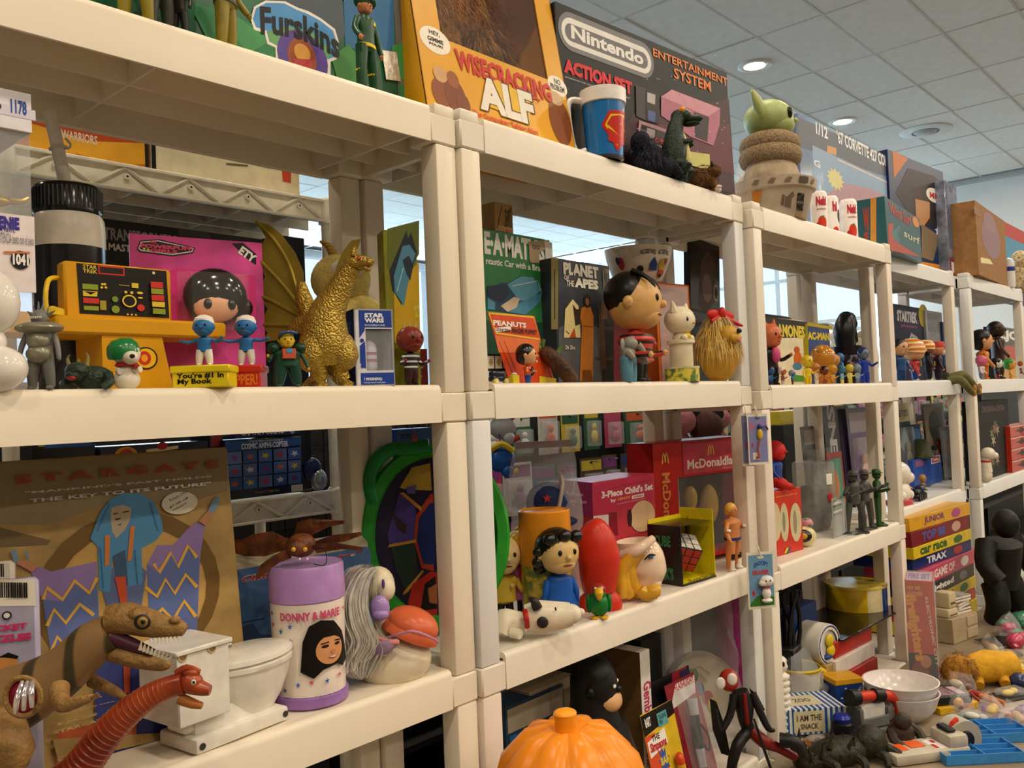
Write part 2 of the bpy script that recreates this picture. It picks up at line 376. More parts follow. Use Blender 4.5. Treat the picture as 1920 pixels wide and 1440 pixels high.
# rear rack: rails with zigzag bracing and round posts, seen through the first unit
def rear_rack():
    X0, X1, Y = -.497, .088, .45
    t = th('wire_truss_rack', 'white plastic rack with zigzag braced rails behind the nearest shelves', 'rack', (0, Y, 0))
    wm = M('efe7d6', .35)
    for zt in (1.436+.4, 1.4-.127, 1.4-.69):
        H = .044; g = [bx(X0, 0, zt-.006, X1, .012, zt, .001), bx(X0, 0, zt-H, X1, .012, zt-H+.005, .001), bx(X0, .008, zt-H, X1, .011, zt)]
        n = 10; dx = (X1-X0-.04)/n
        for i in range(n):
            a, b = X0+.02+i*dx, X0+.02+(i+1)*dx; z0, z1 = (zt-H+.004, zt-.005) if i % 2 == 0 else (zt-.005, zt-H+.004)
            g.append(tube([(a, .005, z0), (b, .005, z1)], .0032, 4, 1))
            if i % 2: g.append(X(lathe([(.002, 0), (.005, 0), (.005, .006), (.002, .006)], 10, False), (a+dx*.02, .008, zt-H*.45), (90, 0, 0)))
        ob('rail', J(*g), wm, t)
        d = [bx(X0, .012, zt-.02, X1, .3, zt-.012)]+[bx(X0, .012+k*.07, zt-.045, X1, .016+k*.07, zt-.02) for k in range(1, 5)]+[bx(X0+k*.1, .012, zt-.04, X0+k*.1+.004, .3, zt-.02) for k in range(1, 6)]
        ob('shelf_deck', J(*d), wm, t, False)
        for px in (X0+.006, X1-.006):
            for py in (.012, .29): ob('collar', X(lathe([(.012, 0), (.0165, .002), (.0165, H+.004), (.013, H+.008)], 18), (px, py, zt-H-.004)), wm, t)
    for px in (X0+.006, X1-.006):
        for py in (.012, .29): ob('post', X(lathe([(.0115, 0), (.0115, 1.84)], 18), (px, py, 0)), wm, t)
rear_rack()
# ================================================================ builders shared by the toys and boxes
def world_of(root): 
    return Matrix.Translation(root.location) @ root.rotation_euler.to_matrix().to_4x4()
def cv(root, w, h, loc=(0, 0, 0), rot=(0, 0, 0)):
    m = (world_of(root) @ Matrix.Translation(loc) @ Euler([math.radians(a) for a in rot]).to_matrix().to_4x4()).inverted()
    o = m @ CAM; r3 = m.to_3x3()
    def f(u, v):
        d = r3 @ ray(u, v); t = -o.y/d.y; p = o+d*t; return p.x/w, p.z/h
    return f
def pp(root, w, h, el, loc=(0, 0, 0), rot=(0, 0, 0), crop=(0, 0, 1), **k):
    """like prt, with positions measured on the photograph: crop=(x0, y0, zoom)"""
    f0 = cv(root, w, h, loc, rot); f = lambda u, v: f0(crop[0]+u/crop[2], crop[1]+v/crop[2]); out = []
    for e in el:
        if e[0] in 'rto': a = f(e[1], e[2]); b = f(e[3], e[4]); out.append((e[0], *a, *b, *e[5:]))
        elif e[0] == 'e':
            c = f(e[1], e[2]); a = f(e[1]+e[3], e[2]); b = f(e[1], e[2]-e[4]); out.append(('e', *c, abs(a[0]-c[0]), abs(b[1]-c[1]), *e[5:]))
        elif e[0] == 'p': out.append(('p', [f(*q) for q in e[1]], *e[2:]))
        elif e[0] == 'l':
            q = e[1][0]; a = f(*q); b = f(q[0], q[1]-e[2]); out.append(('l', [f(*q) for q in e[1]], abs(b[1]-a[1]), *e[3:]))
        elif e[0] == 'F': out += e[1]
    prt2(root, w, h, out, loc, rot, **k)
def prt2(root, w, h, el, *a, **k):
    """adds o = rounded bar (x0 z0 x1 z1 col) to prt"""
    out = []
    for e in el:
        if e[0] == 'o':
            x0, z0, x1, z1 = e[1]*w, e[2]*h, e[3]*w, e[4]*h
            if x1 < x0: x0, x1 = x1, x0
            if z1 < z0: z0, z1 = z1, z0
            r = min(x1-x0, z1-z0)/2*(e[6] if len(e) > 6 else 1); q = []
            for cx, cz, a0 in ((x1-r, z1-r, 0), (x0+r, z1-r, 90), (x0+r, z0+r, 180), (x1-r, z0+r, 270)):
                q += [((cx+r*math.cos(math.radians(a0+t*15)))/w, (cz+r*math.sin(math.radians(a0+t*15)))/h) for t in range(7)]
            out.append(('p', q, e[5]))
        else: out.append(e)
    prt(root, w, h, out, *a, **k)
def boxAB(name, label, cat, A, B, H, D, mat, front=None, left=None, top=None, right=None, group=None, crop=(0, 0, 1), frac=None, lfrac=None, tilt=0, bev=.0012, body='carton'):
    """a carton whose front lower edge runs from A to B"""
    A, B = Vector(A), Vector(B); L = (B-A).length; yaw = math.degrees(math.atan2(B.y-A.y, B.x-A.x))
    t = th(name, label, cat, A, yaw, group, (tilt, 0))
    ob(body, bx(0, 0, 0, L, D, H, bev), mat, t)
    if front: pp(t, L, H, front, crop=crop)
    if frac: prt2(t, L, H, frac)
    if left: pp(t, D, H, left, (0, D, 0), (0, 0, -90), crop)
    if lfrac: prt2(t, D, H, lfrac, (0, D, 0), (0, 0, -90))
    if top: pp(t, L, D, top, (0, 0, H), (-90, 0, 0), crop)
    if right: pp(t, D, H, right, (L, 0, 0), (0, 0, 90), crop)
    t['L'] = L; return t
def hollow(L, D, H, hole, t=.002):
    """carton with a window cut in its front, hole = x0 z0 x1 z1 in fractions"""
    x0, z0, x1, z1 = hole[0]*L, hole[1]*H, hole[2]*L, hole[3]*H
    return J(bx(0, D-t, 0, L, D, H), bx(0, 0, 0, t, D, H), bx(L-t, 0, 0, L, D, H), bx(0, 0, 0, L, D, t), bx(0, 0, H-t, L, D, H),
             bx(0, 0, 0, x0, t, H), bx(x1, 0, 0, L, t, H), bx(x0, 0, 0, x1, t, z0), bx(x0, 0, z1, x1, t, H))
def hairs(c, r, n, ln, col, parent, name='fur', droop=.6, w=.0012, up=-.4, rough=.6, seed=1, k=3):
    """strand fur combed downwards over an ellipsoid, one joined part"""
    rd = random.Random(seed); V, F = [], []
    for _ in range(n):
        z = rd.uniform(up, 1); a = rd.uniform(0, 2*math.pi); q = math.sqrt(1-z*z); d = Vector((q*math.cos(a), q*math.sin(a), z))
        p = Vector((c[0]+d.x*r[0], c[1]+d.y*r[1], c[2]+d.z*r[2])); l = ln*rd.uniform(.6, 1.2)
        tn = Vector((-d.y, d.x, 0)).normalized() if q > .05 else Vector((1, 0, 0)); i = len(V); dr = d.copy()
        for s in range(k):
            ww = w*(1-s/(k-.2)); V += [tuple(p-tn*ww), tuple(p+tn*ww)]
            dr = (dr+Vector((rd.uniform(-.2, .2), rd.uniform(-.2, .2), -droop*1.2))).normalized(); p = p+dr*(l/k)
        V.append(tuple(p))
        for s in range(k-1): F.append((i+2*s, i+2*s+1, i+2*s+3, i+2*s+2))
        F.append((i+2*k-2, i+2*k-1, i+2*k))
    o = ob(name, (V, F), M(col, rough, vary=.2, sc=60), parent, False); o['kind'] = 'stuff'; return o
def fig(name, label, p, h, yaw, skin, top, bot, shoe=None, hair=None, hd=.085, lg=.46, bw=.11, arms=((18, 10), (18, 10)), stance=.06, cat='toy figure', group=None,
        tilt=(0, 0), face=True, belt=None, rough=.4, hat=None, eye='18120e', legs=None, th_=.05, hz=1.15, n=12, hands=None, dress=None, topm=None, cape=None):
    """a jointed toy person, facing -y; sizes are fractions of its height h"""
    t = th(name, label, cat, p, yaw, group, tilt); m = lambda c: c if not isinstance(c, str) else M(c, rough)
    shoe = shoe or bot; hip = lg*h; sh = h*(1-2*hd*hz)-.02*h; b = bw*h
    for k, s in enumerate((-1, 1)):
        q = [(s*stance*.7*h, 0, hip+.02*h), (s*stance*h, -.004*h, hip*.5), (s*stance*1.1*h, .005*h, .035*h)] if not legs else [tuple(c*h for c in pt) for pt in legs[k]]
        l = ob('leg', tube(q, [th_*h*1.15, th_*h*.95, th_*h*.7], n), m(bot), t)
        e = Vector(q[-1]); ob('shoe', ell(e.x, e.y-.03*h, e.z-.008*h, .042*h, .07*h, .03*h, n, 8), m(shoe), l)
    prof = [(b*.55, hip-.03*h), (b*.88, hip), (b*.86, hip+.05*h), (b*.82, (hip+sh)/2), (b, sh-.06*h), (b*.85, sh-.015*h), (b*.38, sh+.012*h), (b*.3, sh+.05*h)]
    if dress: prof = [(b*1.5, hip-dress*h), (b*1.45, hip-dress*h+.01*h), (b*1.0, (hip+sh)/2-.02*h)]+prof[4:]
    ob('torso', X(lathe(prof, 20), s=(1, .68, 1)), topm or m(top), t)
    if belt: ob('belt', X(lathe([(b*.9, hip), (b*.95, hip+.005*h), (b*.95, hip+.035*h), (b*.88, hip+.04*h)], 20, False), s=(1, .70, 1)), m(belt), t)
    for k, s in enumerate((-1, 1)):
        a, f = math.radians(arms[k][0]), math.radians(arms[k][1]); L1 = .16*h; p0 = Vector((s*b*.9, 0, sh-.045*h))
        el_ = p0+Vector((s*math.sin(a), -.15, -math.cos(a))).normalized()*L1
        w = el_+Vector((s*math.sin(a)*.5, -math.sin(f), -math.cos(a)*math.cos(f) if len(arms[k]) < 3 else arms[k][2])).normalized()*L1
        ar = ob('arm', tube([p0, el_, w], [.038*h, .034*h, .027*h], n), topm or m(top), t)
        d = (w-el_).normalized(); hc = w+d*.02*h
        ob('hand', J(ell(hc.x, hc.y, hc.z, .026*h, .024*h, .032*h, 10, 6), tube([hc, hc+Vector((-s*.02*h, -.03*h, .005*h))], [.01*h, .007*h], 6, 1)), m(hands or skin), ar)
    r = hd*h; hc = h-r*hz
    hg = J(ell(0, 0, hc, r, r*1.02, r*hz, 18, 12), ell(0, -r*.25, hc-r*hz*.45, r*.72, r*.7, r*.55, 14, 8), ell(0, -r*1.02, hc-r*.12, r*.16, r*.18, r*.16, 8, 6), ell(-r*.98, .05*r, hc-.05*r, r*.14, r*.2, r*.24, 8, 6), ell(r*.98, .05*r, hc-.05*r, r*.14, r*.2, r*.24, 8, 6))
    hd_ = ob('head', hg, m(skin), t)
    if face:
        for s in (-1, 1): ob('eye', ell(s*r*.38, -r*.92, hc+r*.1, r*.11, r*.07, r*.14, 8, 6), m(eye), hd_)
        ob('mouth', ell(0, -r*.92, hc-r*.5, r*.26, r*.06, r*.05, 8, 6), M('8a3a2c', .5), hd_)
    if hair: ob('hair', J(ell(0, r*.14, hc+r*.2, r*1.07, r*1.04, r*hz*.98, 16, 10), ell(0, r*.3, hc-r*.2, r*.98, r*.85, r*.8, 14, 8)), m(hair), hd_)
    if hat: ob('hat', J(X(lathe([(r*1.5, 0), (r*1.5, r*.08), (r*1.06, r*.14), (r*1.02, r*.6), (r*.7, r*.95), (r*.1, r*1.02)], 18), (0, 0, hc+r*.38))), m(hat), hd_)
    if cape: ob('cape', X(lathe([(b*1.9, .1*h), (b*1.75, hip), (b*1.35, sh-.05*h), (b*.6, sh+.02*h)], 24, False), (0, .03*h, 0), s=(1, .75, 1)), m(cape), t)
    return t
def bag(name, label, loc, w, d, h, yaw=0, items=(), seed=1, cat='bag', zipcol=None, al=.16, tint='eef2f4'):
    """crumpled clear bag with things inside (items = (geo, material, part name))"""
    rd = random.Random(seed); t = th(name, label, cat, loc, yaw); n, m = 22, 9; V, F = [], []
    for j in range(m):
        z = j/(m-1)
        for i in range(n):
            a = 2*math.pi*i/n; q = (1-.9*z**2.2) if True else 1
            rr = 1+rd.uniform(-.12, .12)
            V.append((w/2*math.cos(a)*rr*(1-.25*z), d/2*math.sin(a)*rr*max(q, .06), h*z+rd.uniform(-.01, .01)*h*(z > 0)))
    for j in range(m-1):
        for i in range(n): k = (i+1) % n; F.append((j*n+i, j*n+k, j*n+n+k, j*n+n+i))
    ob('film', (V, F), FILM(tint, al), t, ang=25)
    if zipcol: ob('zip_strip', bx(-w*.36, -.002, h*.985, w*.36, .002, h*1.03), M(zipcol, .3, al=.8), t, False)
    for g, mt, nm in items: ob(nm, g, mt, t)
    return t
def card(name, label, A, B, H, mat, el=(), crop=(0, 0, 1), tilt=0, cat='packaged toy', group=None, blister=None, bcol=None, th_=.0012):
    t = boxAB(name, label, cat, A, B, H, th_, mat, front=el or None, crop=crop, tilt=tilt, group=group, bev=0, body='backing_card'); L = t['L']
    if blister: x0, z0, x1, z1, d = blister; ob('blister', bx(x0*L, -d, z0*H, x1*L, -.0005, z1*H, .006, 2), FILM(al=.14, bump=.3), t)
    return t
# ================================================================ top shelf
K2, K3, K4 = (400, 0, 3), (1000, 0, 3), (1360, 0, 2.5714)
# big bear box on the nearest unit
a, b = Py(790, 205, .10), Py(790, 205, .10); A = Vector((-.80, .10, ZT)); B = Vector((a.x, .10, ZT))
t = boxAB('toy_carton', 'large green illustrated carton with a blue outlined name badge, top shelf at left', 'box', A, B, .25, .07, M('2e6a4a', .3, vary=.3, sc=9))
L = t['L']
pp(t, L, .25, [
    ('p', [(-900, -300), (1010, -300), (1010, 60), (-900, -400)], '4c5a66'), ('p', [(350, -60), (720, -60), (740, 190), (700, 250), (500, 150), (200, 90)], '4a5560'),
    ('p', [(730, -60), (1015, -60), (1015, 350), (740, 260)], '2a6a9c'), ('p', [(1010, -60), (1145, -60), (1170, 640), (1040, 560)], '6b6660'),
    ('l', [(1040, -20), (1065, 250), (1090, 560)], 14, '57524d'), ('l', [(1110, -20), (1125, 260), (1150, 590)], 10, '7d7771'), ('e', 1130, 130, 22, 40, '4a4642'),
    ('p', [(660, 320), (760, 250), (820, 330), (800, 480), (700, 470)], '3f8a3c'), ('p', [(1000, 260), (1120, 220), (1150, 360), (1100, 470), (1010, 420)], '3d8b4a'), ('p', [(1040, 480), (1150, 460), (1170, 640), (1050, 600)], '347a44'),
    ('p', [(-150, 0), (160, 110), (350, 200), (360, 420), (0, 300)], '2f7d4a'), ('p', [(20, 120), (120, 90), (320, 230), (200, 300)], '46945a'), ('p', [(-400, -200), (-100, -40), (-120, 250), (-500, 100)], '1f5a3c'),
    ('p', [(205, 110), (225, 40), (290, 5), (400, 10), (470, 45), (530, 65), (600, 105), (680, 165), (702, 240), (690, 335), (655, 350), (655, 480), (350, 380), (345, 270), (300, 250), (285, 190), (225, 170)], 'ece8dc'),
    ('p', [(218, 110), (235, 50), (295, 18), (395, 22), (465, 58), (525, 80), (595, 118), (668, 175), (690, 240), (680, 322), (640, 335), (420, 250), (360, 260), (310, 235), (295, 175), (235, 155)], '4f94cf'),
    ('p', [(300, 180), (420, 150), (560, 190), (660, 290), (640, 335), (420, 250), (360, 262), (312, 236)], '6aa566'),
    ('e', 500, 330, 138, 150, '5a4596'), ('e', 495, 330, 80, 110, '9a4f30'), ('e', 495, 300, 45, 50, 'd9a04e'), ('p', [(440, 330), (555, 340), (540, 385), (455, 378)], 'b8474a'),
    ('t', 262, 195, 700, 195, 'Furskins', '12100f', .03, 0, 0, .25), ('t', 1040, 545, 1100, 560, '3 and up', 'dfe6e0', .01),
], crop=K2)
ob('price_sticker', X(bx(0, 0, 0, .03, .0006, .045), (L-.075, -.0045, .06), (0, -9, 0)), M('cfc9b8', .2, m=.5, bump=.4), t, False)
# olive action figures in front of it (only their legs reach into view), black scenery between
for i, (u, v, yw, c1, c2, lb) in enumerate(((255, 18, -30, '8c7d22', '5e5418', 'olive gold action figure, leftmost on the top shelf'), (300, 40, 20, '3a3a30', '1d1d1c', 'dark charcoal action figure beside the olive ones, top shelf'),
        (338, 58, -60, '22221f', '1a1a18', 'small black crouching action figure in front of the bear box'), (425, 90, 35, '8a7a24', '3c3a22', 'olive armoured action figure with dark boots near the name badge'))):
    p = Py(u, v, .045); p.z = ZT
    fig('action_figure', lb, p, .135 if i != 2 else .075, yw, c1, c1, c1, shoe=c2, hair=c2, bw=.15, th_=.062, stance=.09, arms=((25, 60), (30, 30)), belt=c2)
p = Py(690, 180, .035); p.z = ZT; hh = Py(702, 4, .035).z-ZT
t = fig('soldier_figure', 'action figure in dark green uniform with beret and yellow belt', p, hh, 12, 'c08058', '1f4a2c', '1f4a2c', shoe='16341f', hair=None, hd=.08, bw=.13, th_=.06, stance=.095, arms=((30, 35), (14, 10)), belt='e8c81e', rough=.3)
h = hh; hc = h-.08*h*1.15
ob('beret', J(X(ell(0, 0, 0, .115*h, .12*h, .055*h, 18, 10), (.02*h, .01*h, hc+.055*h), (0, 14, 0)), X(lathe([(.084*h, 0), (.086*h, .02*h), (.09*h, .04*h)], 18, False), (0, 0, hc+.015*h))), M('24482c', .8), t)
ob('cap_badge', ell(-.01*h, -.115*h, hc+.06*h, .02*h, .008*h, .026*h, 8, 6), M('e3c52a', .3), t)
ob('chest_badge', ell(.05*h, -.079*h, .72*h, .022*h, .006*h, .026*h, 10, 6), M('e8d02c', .3), t)
for s in (-1, 1): ob('boot_stripe', X(lathe([(.056*h, 0), (.058*h, .018*h)], 14, False), (s*.095*h, 0, .2*h)), M('e8c81e', .4), t)
# orange plush box
A = Py(803, 205, .045); B = Py(1082, 282, .045); A.z = B.z = ZT; L = (B-A).length; H = .34
t = th('plush_window_box', 'orange window carton with shaggy brown plush inside, red lettering', 'box', A, math.degrees(math.atan2(B.y-A.y, B.x-A.x)), None, (-9, 0))
ob('carton', hollow(L, .13, H, (.15, .43, .87, .95)), M('e2a31c', .35, vary=.06, sc=6), t, False)
ob('window_film', bx(.14*L, .003, .42*H, .88*L, .0036, .96*H), FILM(al=.03, bump=.1, bsc=9), t, False)
pp(t, L, H, [('e', 1247, 228, 80, 70, 'f2ead8'), ('p', [(1290, 270), (1312, 255), (1300, 298)], 'f2ead8'),
    ('t', 1214, 192, 1270, 188, 'HEY,', '1a1512', .03), ('t', 1204, 222, 1290, 232, 'GIMME', '1a1512', .03), ('t', 1214, 248, 1288, 262, 'FOUR!', '1a1512', .03),
    ('e', 1280, 520, 48, 80, '8a4a22'), ('e', 1275, 420, 38, 42, 'cda070'), ('e', 1360, 540, 55, 90, '7c401e'), ('e', 1345, 450, 32, 45, '96552a'), ('e', 1405, 590, 36, 60, '7c401e'),
    ('t', 1368, 388, 1888, 478, 'WISECRACKING', 'c92a1c', .045), ('p', [(1530, 470), (1590, 450), (1780, 550), (1780, 690), (1540, 600)], 'e8b71e'),
    ('t', 1497, 618, 1788, 525, 'ALF', '5a3c10', .075), ('t', 1500, 614, 1782, 530, 'ALF', 'ece4d4', .05), ('t', 1800, 590, 1832, 550, '*', 'c92a1c', .06),
    ('t', 1455, 655, 1820, 735, 'The Outspoken Talking Alien', 'c92a1c', .03)], crop=K2)
pp(t, L, H, [('e', 135, 485, 50, 52, 'f2ead8'), ('p', [(150, 520), (175, 505), (168, 560)], 'f2ead8'), ('t', 118, 470, 148, 452, 'NO', '1a1512', .02), ('t', 98, 498, 172, 495, 'PROBLEM!', '1a1512', .02), ('e', 150, 680, 55, 130, '8a4a22'), ('e', 125, 555, 36, 36, 'd2b080')], crop=K3)
ob('plush', J(ell(L*.42, .062, H*.78, L*.24, .045, H*.22), ell(L*.3, .07, H*.6, L*.16, .04, H*.16), ell(L*.62, .075, H*.62, L*.15, .035, H*.15)), FUR('9a6226'), t)
hairs((L*.42, .052, H*.75), (L*.26, .045, H*.27), 1500, .045, 'a8702e', t, seed=3); hairs((L*.6, .06, H*.6), (L*.16, .04, H*.15), 900, .035, 'b07c38', t, seed=4)
# black console box
A, B = Vector((.352, .083, ZT)), Vector((.937, .036, ZT)); H = .314
t = boxAB('console_carton', 'black glossy video game carton with grey pill-shaped logo', 'box', A, B, H, .1, M('0e0d10', .42, vary=.1), crop=K3, front=[
    ('p', [(560, 640), (1100, 560), (1135, 1095), (800, 1000), (400, 900)], '3a1820'), ('p', [(650, 700), (1100, 700), (1130, 980), (700, 860)], '5c2230'),
    ('o', 142, 262, 672, 262, '77777a'), ('o', 160, 242, 658, 284, 'e8e6e0'), ('o', 178, 220, 640, 306, '6d6d70'),
    ('t', 212, 215, 616, 300, 'Nintendo', 'eeece6', .035), ('t', 672, 316, 1090, 442, 'ENTERTAINMENT', 'e8812a', .02), ('t', 790, 440, 995, 462, 'SYSTEM', 'e8812a', .02),
    ('t', 170, 408, 552, 462, 'ACTION SET', 'd8202c', .06), ('t', 176, 436, 540, 552, 'EXPERIENCE THE ULTIMATE IN VIDEO ENTERTAINMENT', 'dcdad6', .01),
    ('p', [(715, 545), (775, 505), (1048, 610), (1045, 700), (1010, 820), (880, 770), (715, 650)], 'b06a80'), ('p', [(715, 545), (775, 505), (1048, 610), (980, 655)], 'd08fa0'), ('p', [(900, 630), (985, 660), (975, 800), (905, 770)], '2a2026'),
    ('p', [(572, 480), (628, 500), (628, 680), (575, 655)], '3a3436'), ('p', [(630, 505), (705, 530), (705, 700), (630, 680)], '221c20'), ('p', [(636, 520), (682, 535), (680, 590), (636, 575)], 'b8b0b0'), ('p', [(640, 620), (682, 632), (680, 690), (640, 676)], '4a5a9a'),
    ('p', [(590, 678), (762, 735), (745, 852), (580, 790)], 'b98a90'), ('p', [(602, 700), (750, 750), (738, 830), (592, 780)], '2c2528'), ('p', [(635, 720), (680, 735), (675, 785), (630, 770)], 'b0a0a0'), ('e', 690, 790, 14, 14, 'c8343a'), ('e', 718, 800, 14, 14, 'c8343a'),
    ('l', [(600, 735), (632, 745)], 14, '6a6064'), ('p', [(850, 850), (985, 870), (990, 960), (870, 930)], 'c8c26e')])
pp(t, t['L'], H, [('e', random.uniform(560, 1080), random.uniform(300, 900), 2.5, 2.5, 'c8c8cc') for _ in range(40)], crop=K3, eps=.004, nm=('printed_stars', 'x'))
# plastic mug with the red and yellow shield
p = Py(1143, 290, .012); p.z = ZT; s = mpp(p); r0, r1, hm = 34*s, 42*s, 132*s; p.y += .01
t = th('plastic_mug', 'blue and white plastic mug with a red and yellow diamond emblem', 'mug', p, 0)
ob('cup', lathe([(r0*.8, 0), (r0, .004), (r0+(r1-r0)*.82, hm*.82), (r0+(r1-r0)*.82, hm*.83)], 36), M('1f6fb4', .18), t)
ob('rim', lathe([(r1*.97, hm*.80), (r1*1.03, hm*.81), (r1*1.05, hm), (r1*.97, hm*1.005), (r1*.92, hm*.7)], 36, False), M('f0ece6', .25), t)
ob('handle', X(tube([(0, 0, hm*.86), (-r1*.55, 0, hm*.88), (-r1*.75, 0, hm*.75), (-r1*.62, 0, hm*.3), (-r1*.4, 0, hm*.14), (0, 0, hm*.16)], [.006]*6, 10, 4, 1.3), (-r1*.7, r1*.55, 0), (0, 0, -40)), M('f0ece6', .25), t)
wr = cyl_wrap(r0, r0+(r1-r0)*.8, 0, hm*.8, hm*.8, -118)
prt2(t, 1, hm*.8, [('p', [(-.008, .8), (.036, .84), (.05, .62), (.03, .3), (.008, .1), (-.022, .55)], 'c8281e'), ('p', [(-.005, .74), (.03, .77), (.043, .62), (.028, .36), (.008, .2), (-.016, .55)], 'e8c41c'), ('t', -.012, .22, .042, .74, 'S', 'c8281e', .09)], wrap=wr, rough=.2)
ob('base_ring', lathe([(r0*.86, 0), (r0*1.02, .002), (r0*1.02, .006), (r0*.9, .008)], 30), M('2a2c30', .3), t)
# dark navy furry toy, green lizard, brown furry toy
p = Py(1215, 300, .03); p.z = ZT; s = mpp(p)
t = th('furry_ape_toy', 'dark navy furry toy crouching between the mug and the green dinosaur', 'toy', p, -20)
ob('body', J(ell(0, 0, 34*s, 34*s, 26*s, 32*s), ell(30*s, -4*s, 22*s, 28*s, 22*s, 22*s), ell(-18*s, -4*s, 62*s, 20*s, 19*s, 22*s), tube([(30*s, -10*s, 30*s), (52*s, -14*s, 16*s), (62*s, -16*s, 4*s)], [14*s, 11*s, 8*s])), FUR('1b1d2c'), t)
hairs((0, 0, 36*s), (38*s, 28*s, 38*s), 700, .016, '23263a', t, w=.0009, seed=9)
p = Py(1283, 335, .0); p.y = .022; p.z = ZT; s = mpp(p)
t = th('dinosaur_toy', 'upright dark green dinosaur toy with orange eye, in front of the black carton', 'toy dinosaur', p, 25)
gm = M('1e3022', .35, vary=.3, sc=90, bump=.5, bsc=300)
ob('body', J(tube([(6*s, 30*s, 10*s), (-6*s, 6*s, 30*s), (-8*s, -2*s, 62*s), (-10*s, -4*s, 90*s), (-6*s, -8*s, 112*s), (2*s, -14*s, 126*s)], [20*s, 27*s, 24*s, 17*s, 13*s, 14*s], 14), ell(4*s, -16*s, 126*s, 17*s, 20*s, 14*s), ell(6*s, -36*s, 118*s, 11*s, 20*s, 8*s), ell(6*s, -34*s, 110*s, 10*s, 17*s, 5*s)), gm, t)
ob('tail', tube([(0, 14*s, 20*s), (10*s, 44*s, 8*s), (40*s, 52*s, 5*s), (64*s, 40*s, 3*s)], [20*s, 12*s, 7*s, 2*s], 10), gm, t)
ob('belly', tube([(0, -12*s, 16*s), (-2*s, -20*s, 40*s), (-4*s, -19*s, 66*s), (-4*s, -15*s, 92*s)], [11*s, 12*s, 10*s, 6*s], 10), M('c9c47a', .45), t)
for sx in (-1, 1):
    ob('leg', J(tube([(sx*16*s, 0, 34*s), (sx*22*s, -22*s, 24*s), (sx*20*s, -6*s, 8*s), (sx*20*s, -24*s, 4*s)], [15*s, 13*s, 7*s, 6*s], 10)), gm, t)
    ob('arm', tube([(sx*14*s, -8*s, 84*s), (sx*16*s, -22*s, 72*s), (sx*10*s, -36*s, 74*s)], [6*s, 5*s, 4*s], 8), gm, t)
    ob('eye', ell(4*s+sx*13*s, -20*s, 134*s, 5*s, 6*s, 6*s, 10, 8), M('e8961e', .15), t)
p = Py(1335, 345, .0); p.y = .012; p.z = ZT; s = mpp(p)
t = th('furry_animal_toy', 'small brown furry animal toy with white paws at the shelf corner', 'toy', p, 30)
ob('body', J(ell(0, 8*s, 24*s, 20*s, 26*s, 20*s), ell(-10*s, -14*s, 34*s, 13*s, 14*s, 13*s), tube([(12*s, -4*s, 22*s), (18*s, -12*s, 4*s)], [9*s, 6*s]), tube([(-10*s, -6*s, 20*s), (-8*s, -16*s, 4*s)], [9*s, 6*s])), FUR('6a4a2a'), t)
hairs((0, 6*s, 26*s), (21*s, 27*s, 22*s), 500, .009, '7a5834', t, w=.0007, seed=12)
for sx in (-8, 18): ob('paw', ell(sx*s, -19*s, 4*s, 7*s, 8*s, 4*s, 10, 6), M('ece4d4', .5), t)
for sx in (-20, -2): ob('ear', ell(sx*s, -10*s, 46*s, 5*s, 3*s, 6*s, 8, 6), M('3a2a20', .6), t)
# third unit: bag behind, green-headed toy in its bucket
ZT3 = ZT-.0117
p = Py(1400, 330, .19); p.z = ZT3; s = mpp(p)
bag('plastic_bag', 'clear plastic bag with an orange lined toy behind the green-headed toy', p, 100*s, 70*s, 150*s, 10, [(ell(0, 0, 62*s, 36*s, 26*s, 46*s), M('c88a4e', .6), 'contents'), (ell(-8*s, -4*s, 100*s, 24*s, 20*s, 22*s), M('d9d4ca', .5), 'inner_wrap')], seed=4, al=.3)
p = Py(1452, 385, .05); p.z = ZT3; p.y = .055; s = mpp(p)
t = th('bucket_toy', 'green-headed toy in tan fleece collar and robe sitting in a printed bucket', 'toy', p, 20)
bh = 72*s
ob('bucket', lathe([(58*s, 0), (60*s, 2*s), (72*s, bh*.72), (73*s, bh*.74), (78*s, bh*.76), (81*s, bh), (77*s, bh*1.01), (74*s, bh*.78)], 40, True), M('bcab97', .4, vary=.05), t)
wr = cyl_wrap(60*s, 72*s, 0, bh*.72, bh*.72, -150); dk = '6d5c4c'
prt2(t, 1, bh*.72, [('p', [(-.02, .4), (-.016, .75), (-.01, .72), (-.013, .38)], dk), ('p', [(-.011, .35), (-.008, .68), (-.003, .66), (-.004, .3)], dk), ('p', [(-.002, .3), (-.002, .7), (.01, .85), (.014, .7), (.007, .6), (.006, .28)], dk), ('t', .022, .5, .047, .8, 'STAR', '14110e', .07), ('t', .022, .2, .047, .48, 'WARS', '14110e', .07), ('r', .023, .02, .045, .15, 'a07c58'), ('p', [(-.075, .35), (-.06, .95), (-.085, .95), (-.09, .4)], 'c07a2a')], wrap=wr)
wr = cyl_wrap(79*s, 81*s, bh*.77, bh*.99, bh*.22, -175)
prt2(t, 1, bh*.22, [('p', [(-.05+k*.04, .25), (-.035+k*.04, .2), (-.028+k*.04, .7), (-.04+k*.04, .8)], '7d6b5a') for k in range(5)]+[('o', .07, .15, .1, .85, '5a4c40', .4)], wrap=wr)
ob('robe', X(lathe([(66*s, bh*.9), (64*s, bh*1.25), (52*s, bh*1.6), (40*s, bh*1.9)], 30), s=(1, .8, 1)), M('b7a48a', .9, vary=.15, sc=30, bump=.6, bsc=40), t)
ob('fleece_collar', X(J(*[tube([(48*s*math.cos(a), 38*s*math.sin(a), bh*1.72+z*s) for a in [i*math.pi/8 for i in range(17)]], q*s, 10, 2) for z, q in ((0, 20), (22, 18))]), (0, 0, 0)), FUR('9d8566', .25, 220), t)
hg = bh*2.72
